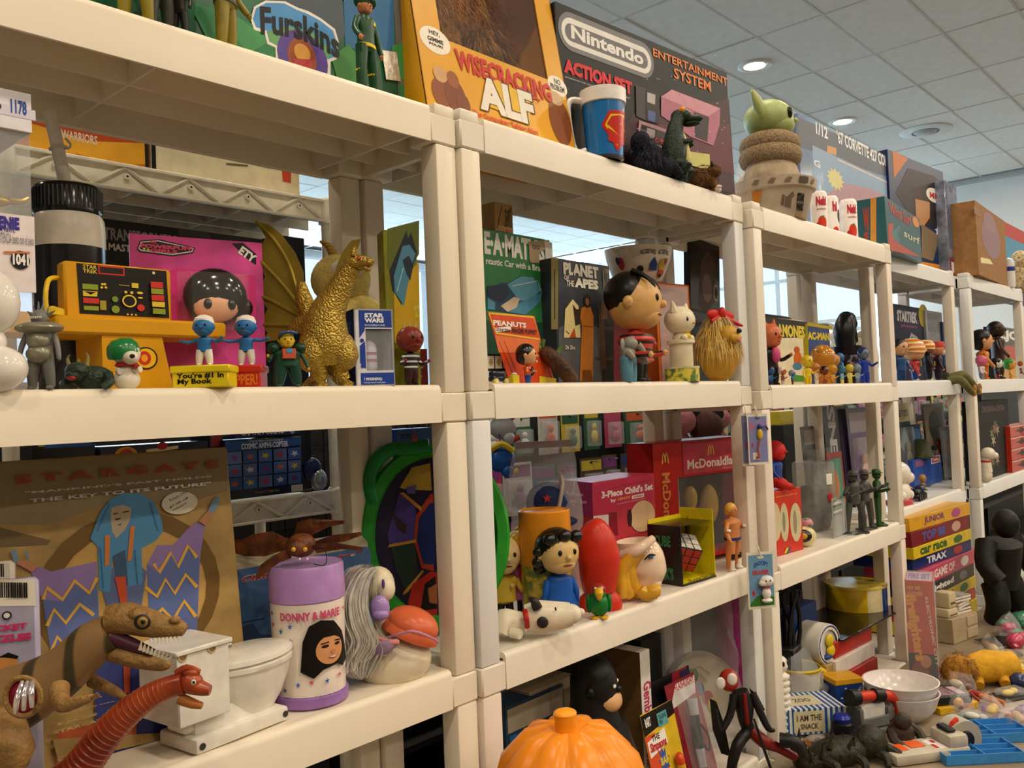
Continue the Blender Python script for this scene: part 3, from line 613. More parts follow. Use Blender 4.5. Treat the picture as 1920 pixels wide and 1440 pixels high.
ob('head', J(ell(0, 0, hg, 52*s, 46*s, 36*s, 22, 14), ell(0, -12*s, hg-12*s, 40*s, 36*s, 26*s), ell(0, -48*s, hg-8*s, 6*s, 5*s, 5*s, 10, 6)), M('a9b878', .45), t)
for sx in (-1, 1):
    ob('ear', tube([(sx*44*s, 6*s, hg+2*s), (sx*70*s, 12*s, hg+14*s), (sx*92*s, 18*s, hg+30*s)], [15*s, 17*s, 5*s], 12, 3, .5), M('a4b070', .45), t)
    ob('eye', ell(sx*22*s, -40*s, hg+2*s, 9*s, 6*s, 11*s, 12, 8), M('120e0e', .08), t)
# strawberry cans
cz = [(1537, 425, .025), (1558, 432, .035), (1575, 440, .075), (1593, 447, .02)]
for i, (u, v, y) in enumerate(cz):
    p = Py(u, v, y); p.z = ZT3; s = mpp((p.x, p.y, p.z)); r, h = 15.5*s, 76*s
    t = th('drink_can', 'white and red strawberry drink can, %s' % ('nearest the bucket', 'second from the bucket', 'third from the bucket, half hidden', 'farthest from the bucket')[i], 'can', p, (-6, 30, 40, 0)[i], group='strawberry drink cans')
    ob('can', lathe([(r*.8, 0), (r, .005), (r, h-.008), (r*.86, h-.002), (r*.8, h), (r*.78, h-.003)], 26), M('ece4e0', .25), t)
    wr = cyl_wrap(r, r, 0, h, h, -132)
    prt2(t, 1, h, [('e', .0, .2, .012, .17, 'd8361e'), ('e', -.01, .12, .008, .1, 'c92a1a'), ('p', [(-.005, .36), (.006, .38), (.001, .3)], '4a8a30'), ('t', -.014, .62, .014, .86, 'Neh!', 'c2243c', .06), ('t', -.013, .5, .013, .57, 'strawberry', 'b8506a', .02)] if i != 1 else [('e', .008, .5, .009, .17, '1c1416'), ('t', -.016, .6, -.002, .85, 'hi', 'c2243c', .05), ('e', -.008, .12, .01, .1, 'd8361e')], wrap=wr)
# model car carton
A = Py(1500, 300, .17); B = Py(1672, 330, .17); A.z = B.z = ZT3; H = Py(1535, 232, .17).z-ZT3
t = boxAB('model_kit_carton', 'long blue model car carton with white lettering behind the cans', 'box', A, B, H, .1, M('6f93bd', .15, vary=.25, sc=6), crop=K4, front=[
    ('p', [(340, 560), (800, 760), (800, 860), (340, 700)], '33465e'), ('p', [(420, 700), (800, 880), (800, 1010), (420, 960)], '86a9cc'), ('p', [(440, 980), (560, 880), (700, 910), (800, 960), (800, 1080), (440, 1060)], 'b88a98'),
    ('F', [('p', star(.33, .62, .09, .7, 12), 'e3d98a')]), ('p', [(489, 700), (535, 715), (533, 750), (489, 735)], 'd8943a'), ('l', [(540, 770), (800, 890)], 8, 'e6d6c8'),
    ('t', 436, 645, 490, 615, '1/12', 'f0f2f2', .03), ('t', 538, 690, 800, 765, "'67 CORVETTE 427 COUPE", 'f0f2f2', .03), ('t', 425, 800, 455, 780, 'G', 'e6ecf2', .03)])
ob('shrink_wrap', bx(-.001, -.001, -.0005, t['L']+.001, .101, H+.001), FILM(al=.1, bump=.5, bsc=14), t, False)
# teal surf box, orange window carton, clear pack, brown carton
Z4 = ZT-.004
A = Pz(1700, 485, ZT) if False else Py(1664, 460, .0); 
A, B = Vector((Py(1664, 470, -.012).x, -.012, ZT3)), Vector((Py(1728, 480, .06).x, .06, ZT3))
A2 = Py(1664, 462, -.01); B2 = Py(1728, 482, .035); A2.z = B2.z = ZT3; H = Py(1664, 370, -.01).z-ZT3
t = boxAB('teal_carton', 'teal carton with a red wave print and orange band, at the unit corner', 'box', A2, B2, H, .12, M('2c5d68', .35), crop=K4, front=[('p', [(785, 1190), (785, 1080), (812, 1080), (805, 1130), (835, 1175), (900, 1215), (940, 1240), (800, 1210)], 'b84a3c'), ('p', [(800, 1120), (845, 1085), (830, 1130), (845, 1180), (815, 1160)], '4a7c84'), ('e', 917, 1072, 15, 24, 'd88a3a'), ('t', 790, 1030, 893, 1040, 'Wind Surf', 'b8483c', .03), ('t', 860, 1140, 935, 1150, 'surf', 'd9d6b8', .01)],
    left=[('p', [(700, 958), (728, 955), (728, 1175), (700, 1165)], 'd2923a'), ('t', 668, 1120, 692, 1000, 'W', 'b8402c', .05), ('t', 668, 1160, 690, 1120, 'S', 'b8402c', .05)])
t.location.z += .001
Y4 = .06
A, B = Py(1674, 470, Y4+.10), Py(1778, 505, Y4+.06); A.z = B.z = ZT-.004; H = Py(1674, 283, Y4+.10).z-ZT
t = boxAB('doll_window_carton', 'navy and orange carton with a doll face print and round badge', 'box', A, B, H, .1, M('1f2f5a', .3), crop=K4, front=[('p', [(805, 725), (880, 765), (812, 860)], 'c8702a'), ('p', [(820, 930), (880, 810), (1010, 850), (1050, 900), (1055, 1130), (900, 1050)], '241a1c'), ('p', [(915, 960), (945, 930), (985, 960), (985, 1050), (950, 1100), (920, 1060)], 'b88458'), ('p', [(890, 940), (945, 900), (995, 945), (985, 975), (920, 960)], '3a2418'), ('p', [(945, 1080), (1035, 1140), (1000, 1260), (945, 1240)], '7d6a50'), ('e', 1005, 943, 36, 34, 'e9e4da'), ('t', 985, 953, 1026, 938, 'ME!', 'c02a22', .04), ('p', [(870, 1250), (1055, 1280), (1055, 1308), (880, 1262)], 'd8862a'), ('F', [('p', star(.82, .42, .05), 'e8e8ee')])])
A, B = Py(1780, 510, Y4+.03), Py(1802, 518, Y4+.03); A.z = B.z = ZT-.004; H = Py(1780, 330, Y4+.03).z-ZT
t = boxAB('clear_toy_pack', 'slim silvery clear toy pack between the navy carton and brown carton', 'box', A, B, H*.94, .08, M('9aa6c0', .15, m=.4, vary=.3, sc=20), frac=[('r', .1, .02, .9, .2, '7a2a34'), ('r', .2, .05, .8, .16, 'e4e2e6'), ('r', .15, .3, .85, .9, '5a6a86')])
A, B = Py(1836, 520, .0), Py(1890, 538, .03); A.z = B.z = ZT-.004; H = Py(1836, 375, .0).z-ZT
t = boxAB('cardboard_carton', 'plain brown cardboard carton with a faint purple figure print', 'box', A, B, H*.98, .1, M('9a6f42', .7, vary=.1), crop=K4, front=[('e', 1282, 1150, 42, 92, '8c6a72'), ('e', 1275, 1075, 28, 45, '94707a'), ('p', [(1230, 1240), (1275, 1250), (1290, 1275), (1232, 1268)], 'e6dc9a'), ('r', 1200, 1030, 1225, 1010, '8a6440')])
# far unit: small white robot, cream toys, teal carton
Y5 = .03
for u, v, lb, nm, f in ((1893, 530, 'small white and blue cylinder toy beside the brown carton', 'cylinder_toy', 0),):
    p = Py(u, v, Y5); p.z = ZT-.004; s = mpp(p); t = th(nm, lb, 'toy', p, 0)
    ob('body', lathe([(9*s, 0), (10*s, 4*s), (10*s, 44*s)], 16), M('e2e2de', .3), t); ob('dome', lathe([(10*s, 44*s), (8*s, 52*s), (1*s, 56*s)], 16), M('c9ccd2', .25), t); ob('stripe', lathe([(10.3*s, 30*s), (10.3*s, 38*s)], 16, False), M('2a3a8a', .3), t)
p = Py(1912, 545, Y5+.02); p.z = ZT-.004; s = mpp(p); t = th('cream_plush', 'cream and tan shaggy toy at the right edge of the top shelf', 'toy', p, 0)
ob('body', J(ell(0, 0, 26*s, 24*s, 18*s, 28*s), ell(-4*s, -4*s, 60*s, 18*s, 15*s, 18*s)), FUR('c9b48c'), t); hairs((0, 0, 34*s), (24*s, 18*s, 36*s), 350, .02, 'b99a66', t, seed=31)
A, B = Py(1875, 470, .16), Py(1935, 490, .16); A.z = B.z = ZT-.004; H = Py(1875, 410, .16).z-ZT
boxAB('teal_red_carton', 'bright blue carton with a red top band at the right edge of the top shelf', 'box', A, B, H, .08, M('2a8ab4', .3), frac=[('r', 0, .82, 1, 1, 'b83028'), ('e', .6, .35, .3, .35, '16141a')])
# ================================================================ middle shelf, nearest unit
K5, K6, K7, K8, K9 = (0, 160, 3.6), (0, 380, 3.4286), (400, 380, 3.428), (860, 380, 3.2), (1380, 480, 3.5556)
def at(u, v, y, z): p = Py(u, v, y); p.z = z; return p, mpp(p)
def pt(u, v, y, z): return at(u, v, y, z)[0]
# clear window box at the left edge
A, B = pt(-75, 600, .05, ZM), pt(72, 700, .05, ZM); H = Py(62, 178, .05).z-ZM; 
t = boxAB('window_box', 'tall white and clear vinyl toy box with number 1178, left edge', 'box', A, B, H, .12, M('e9e2e2', .3), bev=.001); L = t['L']
bpy.data.objects.remove([c for c in t.children if c.name.startswith('carton')][0])
ob('carton_top', bx(0, 0, H*.87, L, .12, H), M('e6e2e8', .35), t, False); ob('label_band', bx(0, 0, H*.33, L, .003, H*.585), M('e9dedd', .35), t, False)
ob('carton_base', bx(0, 0, 0, L, .12, H*.03), M('d8d4da', .35), t, False); ob('carton_back', bx(0, .117, .03*H, L, .12, H*.87), M('2a2420', .5), t, False)
ob('window_film', bx(.001, .004, H*.03, L-.001, .115, H*.87), FILM(al=.22, bump=.35, bsc=20), t, False)
pp(t, L, H, [('r', -300, 60, 240, 240, 'd8d4e2'), ('t', 72, 188, 178, 112, '1178', '2c4fa0', .04), ('e', -10, 140, 18, 22, '4a2050')], crop=K5, nm=('printed_band', 'lettering'))
pp(t, L, H, [('t', -60, 158, 122, 98, 'GENIE', '3a2e96', .05), ('t', -60, 178, 95, 163, 'FROM VINYL', '3a2e96', .02), ('t', -60, 250, 215, 215, 'ADVERTENCIA texto con el aviso', '6a6472', 0), ('e', 128, 370, 62, 60, '1e1624'), ('p', [(20, 312), (190, 318), (190, 330), (20, 325)], 'c8743a'), ('t', 80, 400, 180, 335, '1041', 'f0eae6', .05)], crop=K6, eps=.001, nm=('printed_number', 'lettering'))
ob('gold_lamp', X(J(ell(0, 0, 0, .012, .008, .006), tube([(.01, 0, .002), (.022, 0, .003), (.03, 0, .008)], [.004, .003, .002], 8)), (L*.75, .05, H*.66)), M('b08d2c', .3, m=.6), t)
# white ceramic animal at the left edge
p, s = at(-8, 715, .012, ZM)
t = th('ceramic_figure', 'glossy white ceramic animal figure cut by the left edge', 'figurine', p, -48)
ob('body', J(ell(0, 0, 40*s, 58*s, 46*s, 44*s, 22, 14), ell(-6*s, 0, 90*s, 26*s, 26*s, 30*s)), M('ece6dc', .12), t)
ob('head', J(ell(-6*s, 0, 165*s, 52*s, 44*s, 62*s, 22, 14)), M('ece6dc', .12), t)
ob('nose', ell(12*s, -40*s, 212*s, 13*s, 10*s, 15*s), M('141214', .15), t)
# silver monster figure
p, s = at(78, 720, .02, ZM); h = 176*s
t = fig('monster_figure', 'silver armoured monster figure with jagged teeth and shell collar', p, h*.86, -42, '70706c', '7c7c78', '6a6a66', hd=.1, lg=.4, bw=.17, th_=.07, stance=.1, arms=((20, 10), (20, 10)), rough=.35, face=False)
ob('collar', J(X(ell(0, 0, 0, .25*h, .16*h, .07*h), (0, -.02*h, .66*h)), X(ell(0, 0, 0, .12*h, .1*h, .1*h), (0, -.05*h, .52*h)), X(ell(0, 0, 0, .13*h, .1*h, .1*h), (0, -.045*h, .38*h))), M('8c8974', .3, m=.3), t)
ob('crest', J(*[tube([(x*.05*h, .02*h, .8*h), (x*.09*h, .04*h, (.9+.08*(1-abs(x)))*h)], [.025*h, .003*h], 6, 1) for x in (-1.6, -.9, -.3, .3, .9, 1.6)]), M('6e6e6c', .3, m=.5), t)
ob('teeth', J(*[tube([(x*.018*h, -.1*h, .775*h), (x*.018*h, -.108*h, .75*h)], [.008*h, .001*h], 5, 1) for x in (-3, -2, -1, 0, 1, 2, 3)]), M('e8e2d0', .3), t)
# green horned monster
p, s = at(158, 722, .03, ZM)
t = th('horned_monster_figure', 'dark green crouching horned monster figure with open red mouth', 'toy figure', p, -40); gm = M('27392c', .35, vary=.25, sc=120, bump=.6, bsc=260)
ob('body', J(ell(12*s, 10*s, 22*s, 38*s, 26*s, 24*s), ell(-8*s, -10*s, 34*s, 22*s, 20*s, 18*s), ell(-12*s, -26*s, 26*s, 13*s, 12*s, 9*s)), gm, t)
ob('mouth', ell(-10*s, -36*s, 21*s, 8*s, 4*s, 4*s, 10, 6), M('a8242a', .3), t)
for sx, hh in ((-22, 18), (8, 22), (-6, 12)): ob('horn', tube([(sx*s, -8*s, 44*s), (sx*1.2*s, -6*s, (50+hh*.5)*s), (sx*.9*s, -10*s, (48+hh)*s)], [4.5*s, 3*s, .6*s], 8), M('8c7d4a', .4), t)
for sx in (-1, 1): ob('arm', tube([(12*s+sx*30*s, 0, 26*s), (10*s+sx*40*s, -14*s, 12*s), (8*s+sx*34*s, -24*s, 3*s)], [11*s, 9*s, 7*s], 8), gm, t)
# black and white sports bottle with straw
p, s = at(136, 700, .205, ZM); r = 64*s; zt = Py(130, 353, .205).z-ZM
t = th('sports_bottle', 'black and white squeeze bottle with ribbed black lid and straw', 'bottle', p, 0)
z1, z2, z3 = zt*.70, zt*.86, zt*.885
ob('body', lathe([(r*.92, 0), (r, .006), (r, z1)], 40), M('14141a', .2), t)
ob('shoulder', lathe([(r*1.0, z1), (r*.995, z2-.02), (r*.97, z2-.006), (r*.9, z2), (r*.86, z2+.003)], 40), M('ded6c8', .3, sub=.2), t)
ob('lid', lathe([(r*.9, z2), (r*.92, z2+.002)]+[(r*(.92), z2+.004), (r*.92, zt-.004), (r*.86, zt), (.002, zt)], 40), M('0c0c0e', .18), t)
ob('lid_ribs', J(*[bx(r*.91*math.cos(a)-.0012, r*.91*math.sin(a)-.0012, z2+.006, r*.91*math.cos(a)+.0012, r*.91*math.sin(a)+.0012, zt-.005) for a in [i*math.pi/24 for i in range(48)]]), M('16161a', .2), t, False)
e = Py(92, 208, .2); d = e-p
ob('straw', tube([(0, 0, zt-.01), (d.x*.55, d.y*.55, zt+(d.z-zt)*.55), (d.x, d.y, d.z)], .0078, 14, 3), M('e4ddd0', .3), t)
q = Vector((d.x*.5, d.y*.5, zt+(d.z-zt)*.52)); ob('straw_clip', J(X(lathe([(.0085, -.002), (.011, -.001), (.011, .001), (.0085, .002)], 16, False), q, (-8, -10, 0)), tube([q+Vector((.01, -.002, 0)), q+Vector((.014, -.003, .006)), q+Vector((.008, -.002, .014))], .0016, 6)), M('d8d0c2', .3), t)
# yellow toy control desk
YE = M('d69a14', .35, vary=.05, sc=10)
A, B = pt(108, 700, .085, ZM), pt(428, 700, .085, ZM); A.y = B.y = .085; L = (B-A).length
z0, z1 = Py(112, 625, .085).z-ZM, Py(112, 590, .085).z-ZM
t = th('toy_control_desk', 'yellow plastic toy control desk with a black printed instrument panel', 'toy', A, 0)
ob('desk_slab', J(bx(0, 0, z0, L, .10, z1, .003), bx(-.09, .05, z0+.002, .01, .10, z1+.008, .003)), YE, t)
lx = lambda u, v, y=.085: Py(u, v, y).x-A.x
pd = [(lx(193, 725, .09), 0), (lx(325, 725, .09), 0), (lx(303, 630, .09), z0), (lx(190, 630, .09), z0)]
ob('pedestal', ext(pd, .004, .085), YE, t, False)
u0 = lx(272, 655, .09); prt2(t, 1, 1, [('e', u0, z0*.6, .0145, .0135, '1a1614'), ('e', u0, z0*.6, .0125, .0118, 'e8b81c'), ('e', u0-.002, z0*.6, .008, .0085, 'c8321e'), ('e', u0-.002, z0*.6, .004, .0045, 'e8a01c')], (0, .0035, 0))
PA, PB = Py(122, 590, .122), Py(324, 610, .122); PA.z = PB.z = z1+ZM
pl, ph = PB.x-PA.x, Py(125, 488, .122).z-z1-ZM
ob('panel_frame', bx(PA.x-A.x, .037, z1, PA.x-A.x+pl, .06, z1+ph, .003), YE, t)
CR = 'c83228'; GR = '8a9a2c'; YL = 'dcc03c'
lo = (PA.x-A.x, .0368, z1)
pp(t, pl, ph, [('p', [(490, 388), (1068, 440), (1088, 742), (512, 712)], '17130f'), ('r', 632, 458, 798, 415, CR), ('r', 640, 450, 790, 425, '1d1712'), ('t', 532, 450, 622, 405, 'STAR\nTREK', YL, .01), ('e', 986, 452, 9, 9, 'e8dc9a'),
    ('r', 528, 555, 628, 528, GR), ('p', [(530, 565), (625, 572), (622, 605), (532, 600)], YL), ('p', [(540, 570), (615, 575), (580, 592)], '17130f'), ('r', 532, 645, 634, 617, CR), ('r', 536, 690, 632, 668, GR),
    ('e', 655, 525, 9, 8, YL), ('e', 670, 525, 9, 8, YL), ('e', 650, 546, 9, 8, YL), ('e', 676, 546, 9, 8, YL), ('r', 640, 690, 678, 632, 'a0942c'), ('l', [(760, 530), (828, 536)], 5, 'a8a24a'), ('r', 842, 548, 884, 520, YL),
    ('e', 735, 622, 20, 19, '6f8a30'), ('e', 738, 687, 26, 24, '7c9434'), ('e', 900, 677, 24, 22, CR), ('e', 826, 634, 46, 40, YL), ('e', 826, 634, 36, 31, '17130f'), ('e', 802, 577, 10, 9, YL), ('e', 840, 580, 10, 9, YL), ('e', 892, 582, 20, 8, YL), ('e', 895, 614, 16, 5, YL),
    ('r', 962, 548, 1038, 515, CR), ('r', 964, 586, 1042, 558, GR), ('r', 966, 630, 1046, 598, CR), ('r', 970, 670, 1050, 642, YL), ('r', 974, 716, 1054, 686, GR), ('e', 812, 720, 6, 6, YL), ('e', 838, 722, 6, 6, YL), ('e', 864, 724, 6, 6, YL)], lo, crop=K6)
ob('cable', tube([(lx(118, 520, .12), .05, z1+ph*.72), (lx(88, 535, .12), .03, z1+ph*.62), (lx(76, 560, .12), .02, z1+ph*.3), (lx(80, 590, .12), .02, z1)], .0028, 8, 5), M('e0b820', .35), t)
ob('cable_plug', X(lathe([(.001, 0), (.012, .001), (.012, .008), (.001, .012)], 16), (lx(112, 585, .085), .02, z1)), M('e8c21e', .35), t)
# small white dog-like figure with green helmet
p, s = at(238, 722, .03, ZM)
t = th('helmet_figure', 'small white animal figure with green helmet and red scarf', 'toy figure', p, -30); wm = M('e6dcc6', .35)
ob('body', J(ell(0, 0, 18*s, 24*s, 20*s, 20*s), ell(0, 0, 34*s, 18*s, 15*s, 16*s), tube([(14*s, -8*s, 36*s), (26*s, -16*s, 36*s)], [6*s, 6*s], 8), tube([(-14*s, -8*s, 36*s), (-8*s, -20*s, 32*s)], [6*s, 6*s], 8)), wm, t)
ob('head', J(ell(0, 0, 68*s, 26*s, 24*s, 24*s), ell(10*s, -18*s, 58*s, 15*s, 16*s, 13*s)), wm, t)
ob('nose', ell(14*s, -33*s, 60*s, 5*s, 4*s, 4*s, 8, 6), M('1c1a1c', .3), t)
ob('helmet', X(lathe([(29*s, -6*s), (30*s, 2*s), (27*s, 16*s), (18*s, 26*s), (2*s, 29*s)], 24), (-4*s, 3*s, 68*s), (14, -8, 0)), M('1c7a3e', .25), t)
ob('scarf', J(X(lathe([(17*s, 0), (21*s, 3*s), (17*s, 8*s)], 20, False), (0, 0, 42*s)), tube([(12*s, -14*s, 46*s), (20*s, -22*s, 40*s)], [5*s, 3*s], 8)), M('b8241e', .5), t)
# pink blister card
A, B = pt(250, 720, .165, ZM), pt(500, 720, .125, ZM); H = Py(247, 438, .165).z-ZM
t = card('blister_card', 'bright pink blister card with a round black doll face under a clear dome', A, B, H, M('d04a92', .3, vary=.25, sc=14), [
    ('p', [(850, 560), (1130, 420), (1646, 470), (1646, 900), (850, 900)], 'd2337c'), ('p', [(1490, 262), (1560, 258), (1646, 330), (1646, 400), (1600, 370)], '1a181a'), ('t', 1535, 360, 1646, 310, 'ETY', 'e8e4e2', .05, 0, -34),
    ('p', [(880, 300), (900, 245), (1020, 235), (1255, 290), (1240, 325), (1110, 345), (900, 318)], '201a20'), ('p', [(888, 296), (905, 252), (1015, 243), (1245, 294), (1235, 318), (1108, 337), (905, 310)], 'e8e2e6'), ('p', [(894, 293), (910, 257), (1012, 249), (1238, 297), (1230, 312), (1106, 330), (910, 304)], '2a1c26'),
    ('t', 955, 262, 1005, 248, 'THE', 'd83a6a', .03), ('t', 900, 289, 1236, 286, 'POWERPUFF', 'e0466e', .05), ('t', 960, 317, 1140, 307, 'GIRLS', 'e0466e', .05), ('e', 925, 297, 9, 8, 'b8c23a'), ('e', 950, 303, 9, 8, 'b8c23a')], crop=K6)
L = t['L']; f = cv(t, L, H); c0 = f(*(398, 560)); cx, cz = c0[0]*L, c0[1]*H; rr = 62*mpp(A)
ob('blister', X(lathe([(rr*1.5, 0), (rr*1.48, .004), (rr*1.38, .03), (rr*1.2, .038), (.002, .04)], 4, True), (cx, -.0005, cz-.01), (90, 45, 0), (1, 1.0, 1)), FILM(al=.05, bump=.2), t)
ob('doll_head', J(ell(cx, -.016, cz, rr, .02, rr*.92, 22, 14), ell(cx+rr*.95, -.012, cz-rr*.3, rr*.25, .01, rr*.3)), M('17120f', .12), t)
ob('doll_face', ell(cx-.002, -.024, cz-rr*.32, rr*.72, .0135, rr*.5, 20, 12), M('e8b088', .3), t)
for sx in (-1, 1): ob('doll_eye', ell(cx+sx*rr*.36, -.0345, cz-rr*.28, rr*.14, .004, rr*.17, 12, 8), M('1c1a18', .2), t)
# two little blue figures on message bases
for i, (u0, u1, cc, txt, tc, lb, hu) in enumerate(((334, 436, 'e6cd1e', "You're #1 in\nMy Book", '17140e', 'small blue toy figure in white trousers on a yellow message base', 372), (433, 495, 'c8301e', 'UPPER!', 'e0752a', 'small blue toy figure with arms spread on a red message base', 430))):
    y = .03+.02*i; p, s = at((u0+u1)/2, 720, y, ZM); L = (u1-u0)*s; H = 42*s
    t = fig('message_figure', lb, (p.x, p.y, ZM+H), 92*s, -44, '2c6fae', '2c6fae', 'e6e2da', shoe='e8e4dc', hd=.21, hz=.95, lg=.3, bw=.16, th_=.08, stance=.1, arms=((70, 30, .1), (75, 40, .35)) if i == 0 else ((80, 10, .1), (80, 10, .1)), group='blue figures on message bases', eye='12202e')
    hs = 92*s; ob('cap', X(lathe([(.2*hs, 0), (.205*hs, .05*hs), (.17*hs, .14*hs), (.06*hs, .19*hs)], 18), (0, .04*hs, hs*.86), (10, 0, 0)), M('eee8de', .4), t)
    o = ob('message_base', J(bx(-L/2, -.02, -H, L/2, .02, -.006, .0015), bx(-L/2-.002, -.022, -.009, L/2+.002, .022, 0, .0015)), M(cc, .3), t)
    prt2(o, L, H, [('t', .08, .12, .92, .68 if i == 0 else .62, txt, tc, .035)], (-L/2, -.0202, -H))
# green and yellow robot
p, s = at(540, 722, .02, ZM); h = 104*s
t = fig('robot_figure', 'chunky dark green and yellow robot figure with orange fingers', p, h, -20, 'd8b82a', '1e4a38', '20443a', shoe='2a5a48', hair='1e4034', hd=.14, lg=.38, bw=.26, th_=.115, stance=.15, arms=((35, 60, .4), (30, 20)), hands='d8b020', rough=.3)
ob('chest_plate', bx(-.12*h, -.19*h, .5*h, .12*h, -.12*h, .68*h, .01*h), M('c85a42', .35), t); ob('chest_screen', bx(-.05*h, -.2*h, .6*h, .05*h, -.185*h, .68*h, .005*h), M('3a9ac8', .2), t)
for x in (-.24, .24): ob('shoulder_pad', ell(x*h, 0, .7*h, .11*h, .12*h, .1*h), M('17402e', .3), t)
ob('visor', tube([(-.14*h, -.13*h, .95*h), (0, -.17*h, .98*h), (.16*h, -.12*h, .96*h)], .03*h, 8), M('2a4a7a', .3), t)
# gold winged dragon
p, s = at(620, 722, .045, ZM); GO = TWO('5a4a16', 'b3943a', 'vor', 330, .3, .25, .25, m=.55, bump=.5); GW = M('8f7a2c', .3, m=.45, vary=.12, sc=20)
t = th('dragon_figure', 'large gold winged dragon figure with scaly body and open mouth', 'toy figure', p, -44)
k = lambda x, y, z: ((400+x/3.428-620)*s, z*s, (722-380-y/3.428)*s)    # crop pixels to local metres
ob('body', J(tube([k(715, 1010, 6), k(720, 900, 0), k(730, 800, 0), k(745, 730, -4), k(770, 660, -6), k(830, 560, -10), k(880, 470, -14), k(925, 405, -18)], [40*s, 46*s, 44*s, 38*s, 32*s, 24*s, 20*s, 18*s], 16)), GO, t)
ob('head', J(ell(*k(945, 385, -20), 22*s, 18*s, 15*s), tube([k(950, 380, -22), k(1010, 385, -30), k(1065, 400, -34)], [15*s, 11*s, 6*s], 10), tube([k(960, 405, -22), k(1010, 425, -28), k(1045, 440, -30)], [9*s, 7*s, 4*s], 10)), GO, t)
ob('mouth', tube([k(975, 400, -28), k(1040, 415, -34)], [5*s, 3*s], 8), M('9c3a44', .3), t)
for zz in (-6, -34): ob('horn', tube([k(940, 350, zz), k(945, 310, zz), k(962, 285, zz)], [5*s, 3*s, 1*s], 8), GO, t)
ob('eye', ell(*k(975, 372, -38), 3.5*s, 3*s, 3.5*s, 8, 6), M('b81e1e', .2), t)
wl = [(292, 62), (380, 88), (460, 160), (545, 280), (600, 420), (592, 560), (625, 690), (560, 760), (470, 818), (400, 850), (292, 855), (345, 800), (288, 740), (350, 640), (276, 545), (340, 430), (283, 295), (350, 170)]
def wing(pts, y0, y1, bow):
    g = ext([(k(x, y, 0)[0], k(x, y, 0)[2]) for x, y in pts], -1.5*s, 1.5*s); x0 = k(620, 0, 0)[0]
    return [(v[0], v[1]+y0*s+abs(v[0]-x0)*bow, v[2]) for v in g[0]], g[1]
ob('wing', wing(wl, 14, 16, .25), GW, t)
ob('wing', wing([(760, 640), (770, 520), (800, 380), (850, 270), (905, 205), (968, 192), (940, 270), (925, 330), (880, 360), (850, 440), (820, 560)], 30, 32, .1), GW, t)
yb = lambda x: 14+abs(400+x/3.428-400-620/3.428)*.25-3
ob('wing_bones', J(*[tube([k(x, y, yb(x)) for x, y in q], [5*s]+[3.5*s]*(len(q)-1), 7) for q in ([(620, 690), (560, 560), (500, 350), (400, 180), (292, 62)], [(600, 690), (480, 520), (380, 400), (283, 295)], [(590, 710), (480, 650), (380, 590), (276, 545)], [(570, 760), (430, 750), (288, 740)])]), GW, t)
ob('wing_arm', tube([k(640, 720, 8), k(600, 600, 12), k(585, 480, 16)], [18*s, 16*s, 6*s], 10), GO, t); ob('wing_arm', tube([k(640, 740, 6), k(560, 760, 14), k(485, 800, 24)], [20*s, 16*s, 7*s], 10), GO, t)
for q, zz in (([(680, 900), (650, 980), (690, 1060), (680, 1130)], -14), ([(800, 900), (840, 980), (810, 1060), (830, 1130)], 10)):
    l = ob('leg', tube([k(x, y, zz-(0, 10, 4, 0)[i]) for i, (x, y) in enumerate(q)], [32*s, 30*s, 17*s, 15*s], 14), GO, t)
    for d in (-14, 0, 14): ob('claw', tube([k(q[3][0], 1140, zz), k(q[3][0]+50+d, 1165, zz-16+d)], [9*s, 5*s], 8), GO, l)
for sg in (-1, 1): ob('tail', tube([k(720, 960, 20), k(720+sg*60, 1080, 48), k(700+sg*150, 1165, 58), k(690+sg*190, 1150, 70)], [24*s, 14*s, 8*s, 3*s], 10), GO, t)
# pale yellow plush behind the dragon
p, s = at(640, 722, .2, ZM)
t = th('yellow_plush', 'big pale yellow plush animal behind the gold dragon', 'plush toy', p, -40); PL = M('d6bf6c', .95, vary=.12, sc=60, bump=.7, bsc=240)
ob('body', J(ell(28*s, 0, 92*s, 74*s, 50*s, 92*s, 22, 14), ell(88*s, -20*s, 60*s, 42*s, 36*s, 62*s)), PL, t)
ob('head', J(ell(6*s, 0, 208*s, 56*s, 46*s, 50*s, 22, 14)), PL, t)
ob('muzzle', ell(18*s, -34*s, 222*s, 30*s, 18*s, 20*s), M('ddd4c4', .9), t); ob('eye', tube([(16*s, -54*s, 240*s), (28*s, -52*s, 222*s)], [3*s, 2*s], 6), M('17130f', .3), t)
ob('ear', tube([(-4*s, 0, 248*s), (-14*s, 0, 272*s), (-30*s, 2*s, 282*s)], [17*s, 14*s, 4*s], 10, 3, .5), TWO('8a6a20', 'b08a2c', 'wave', 60, .9), t)
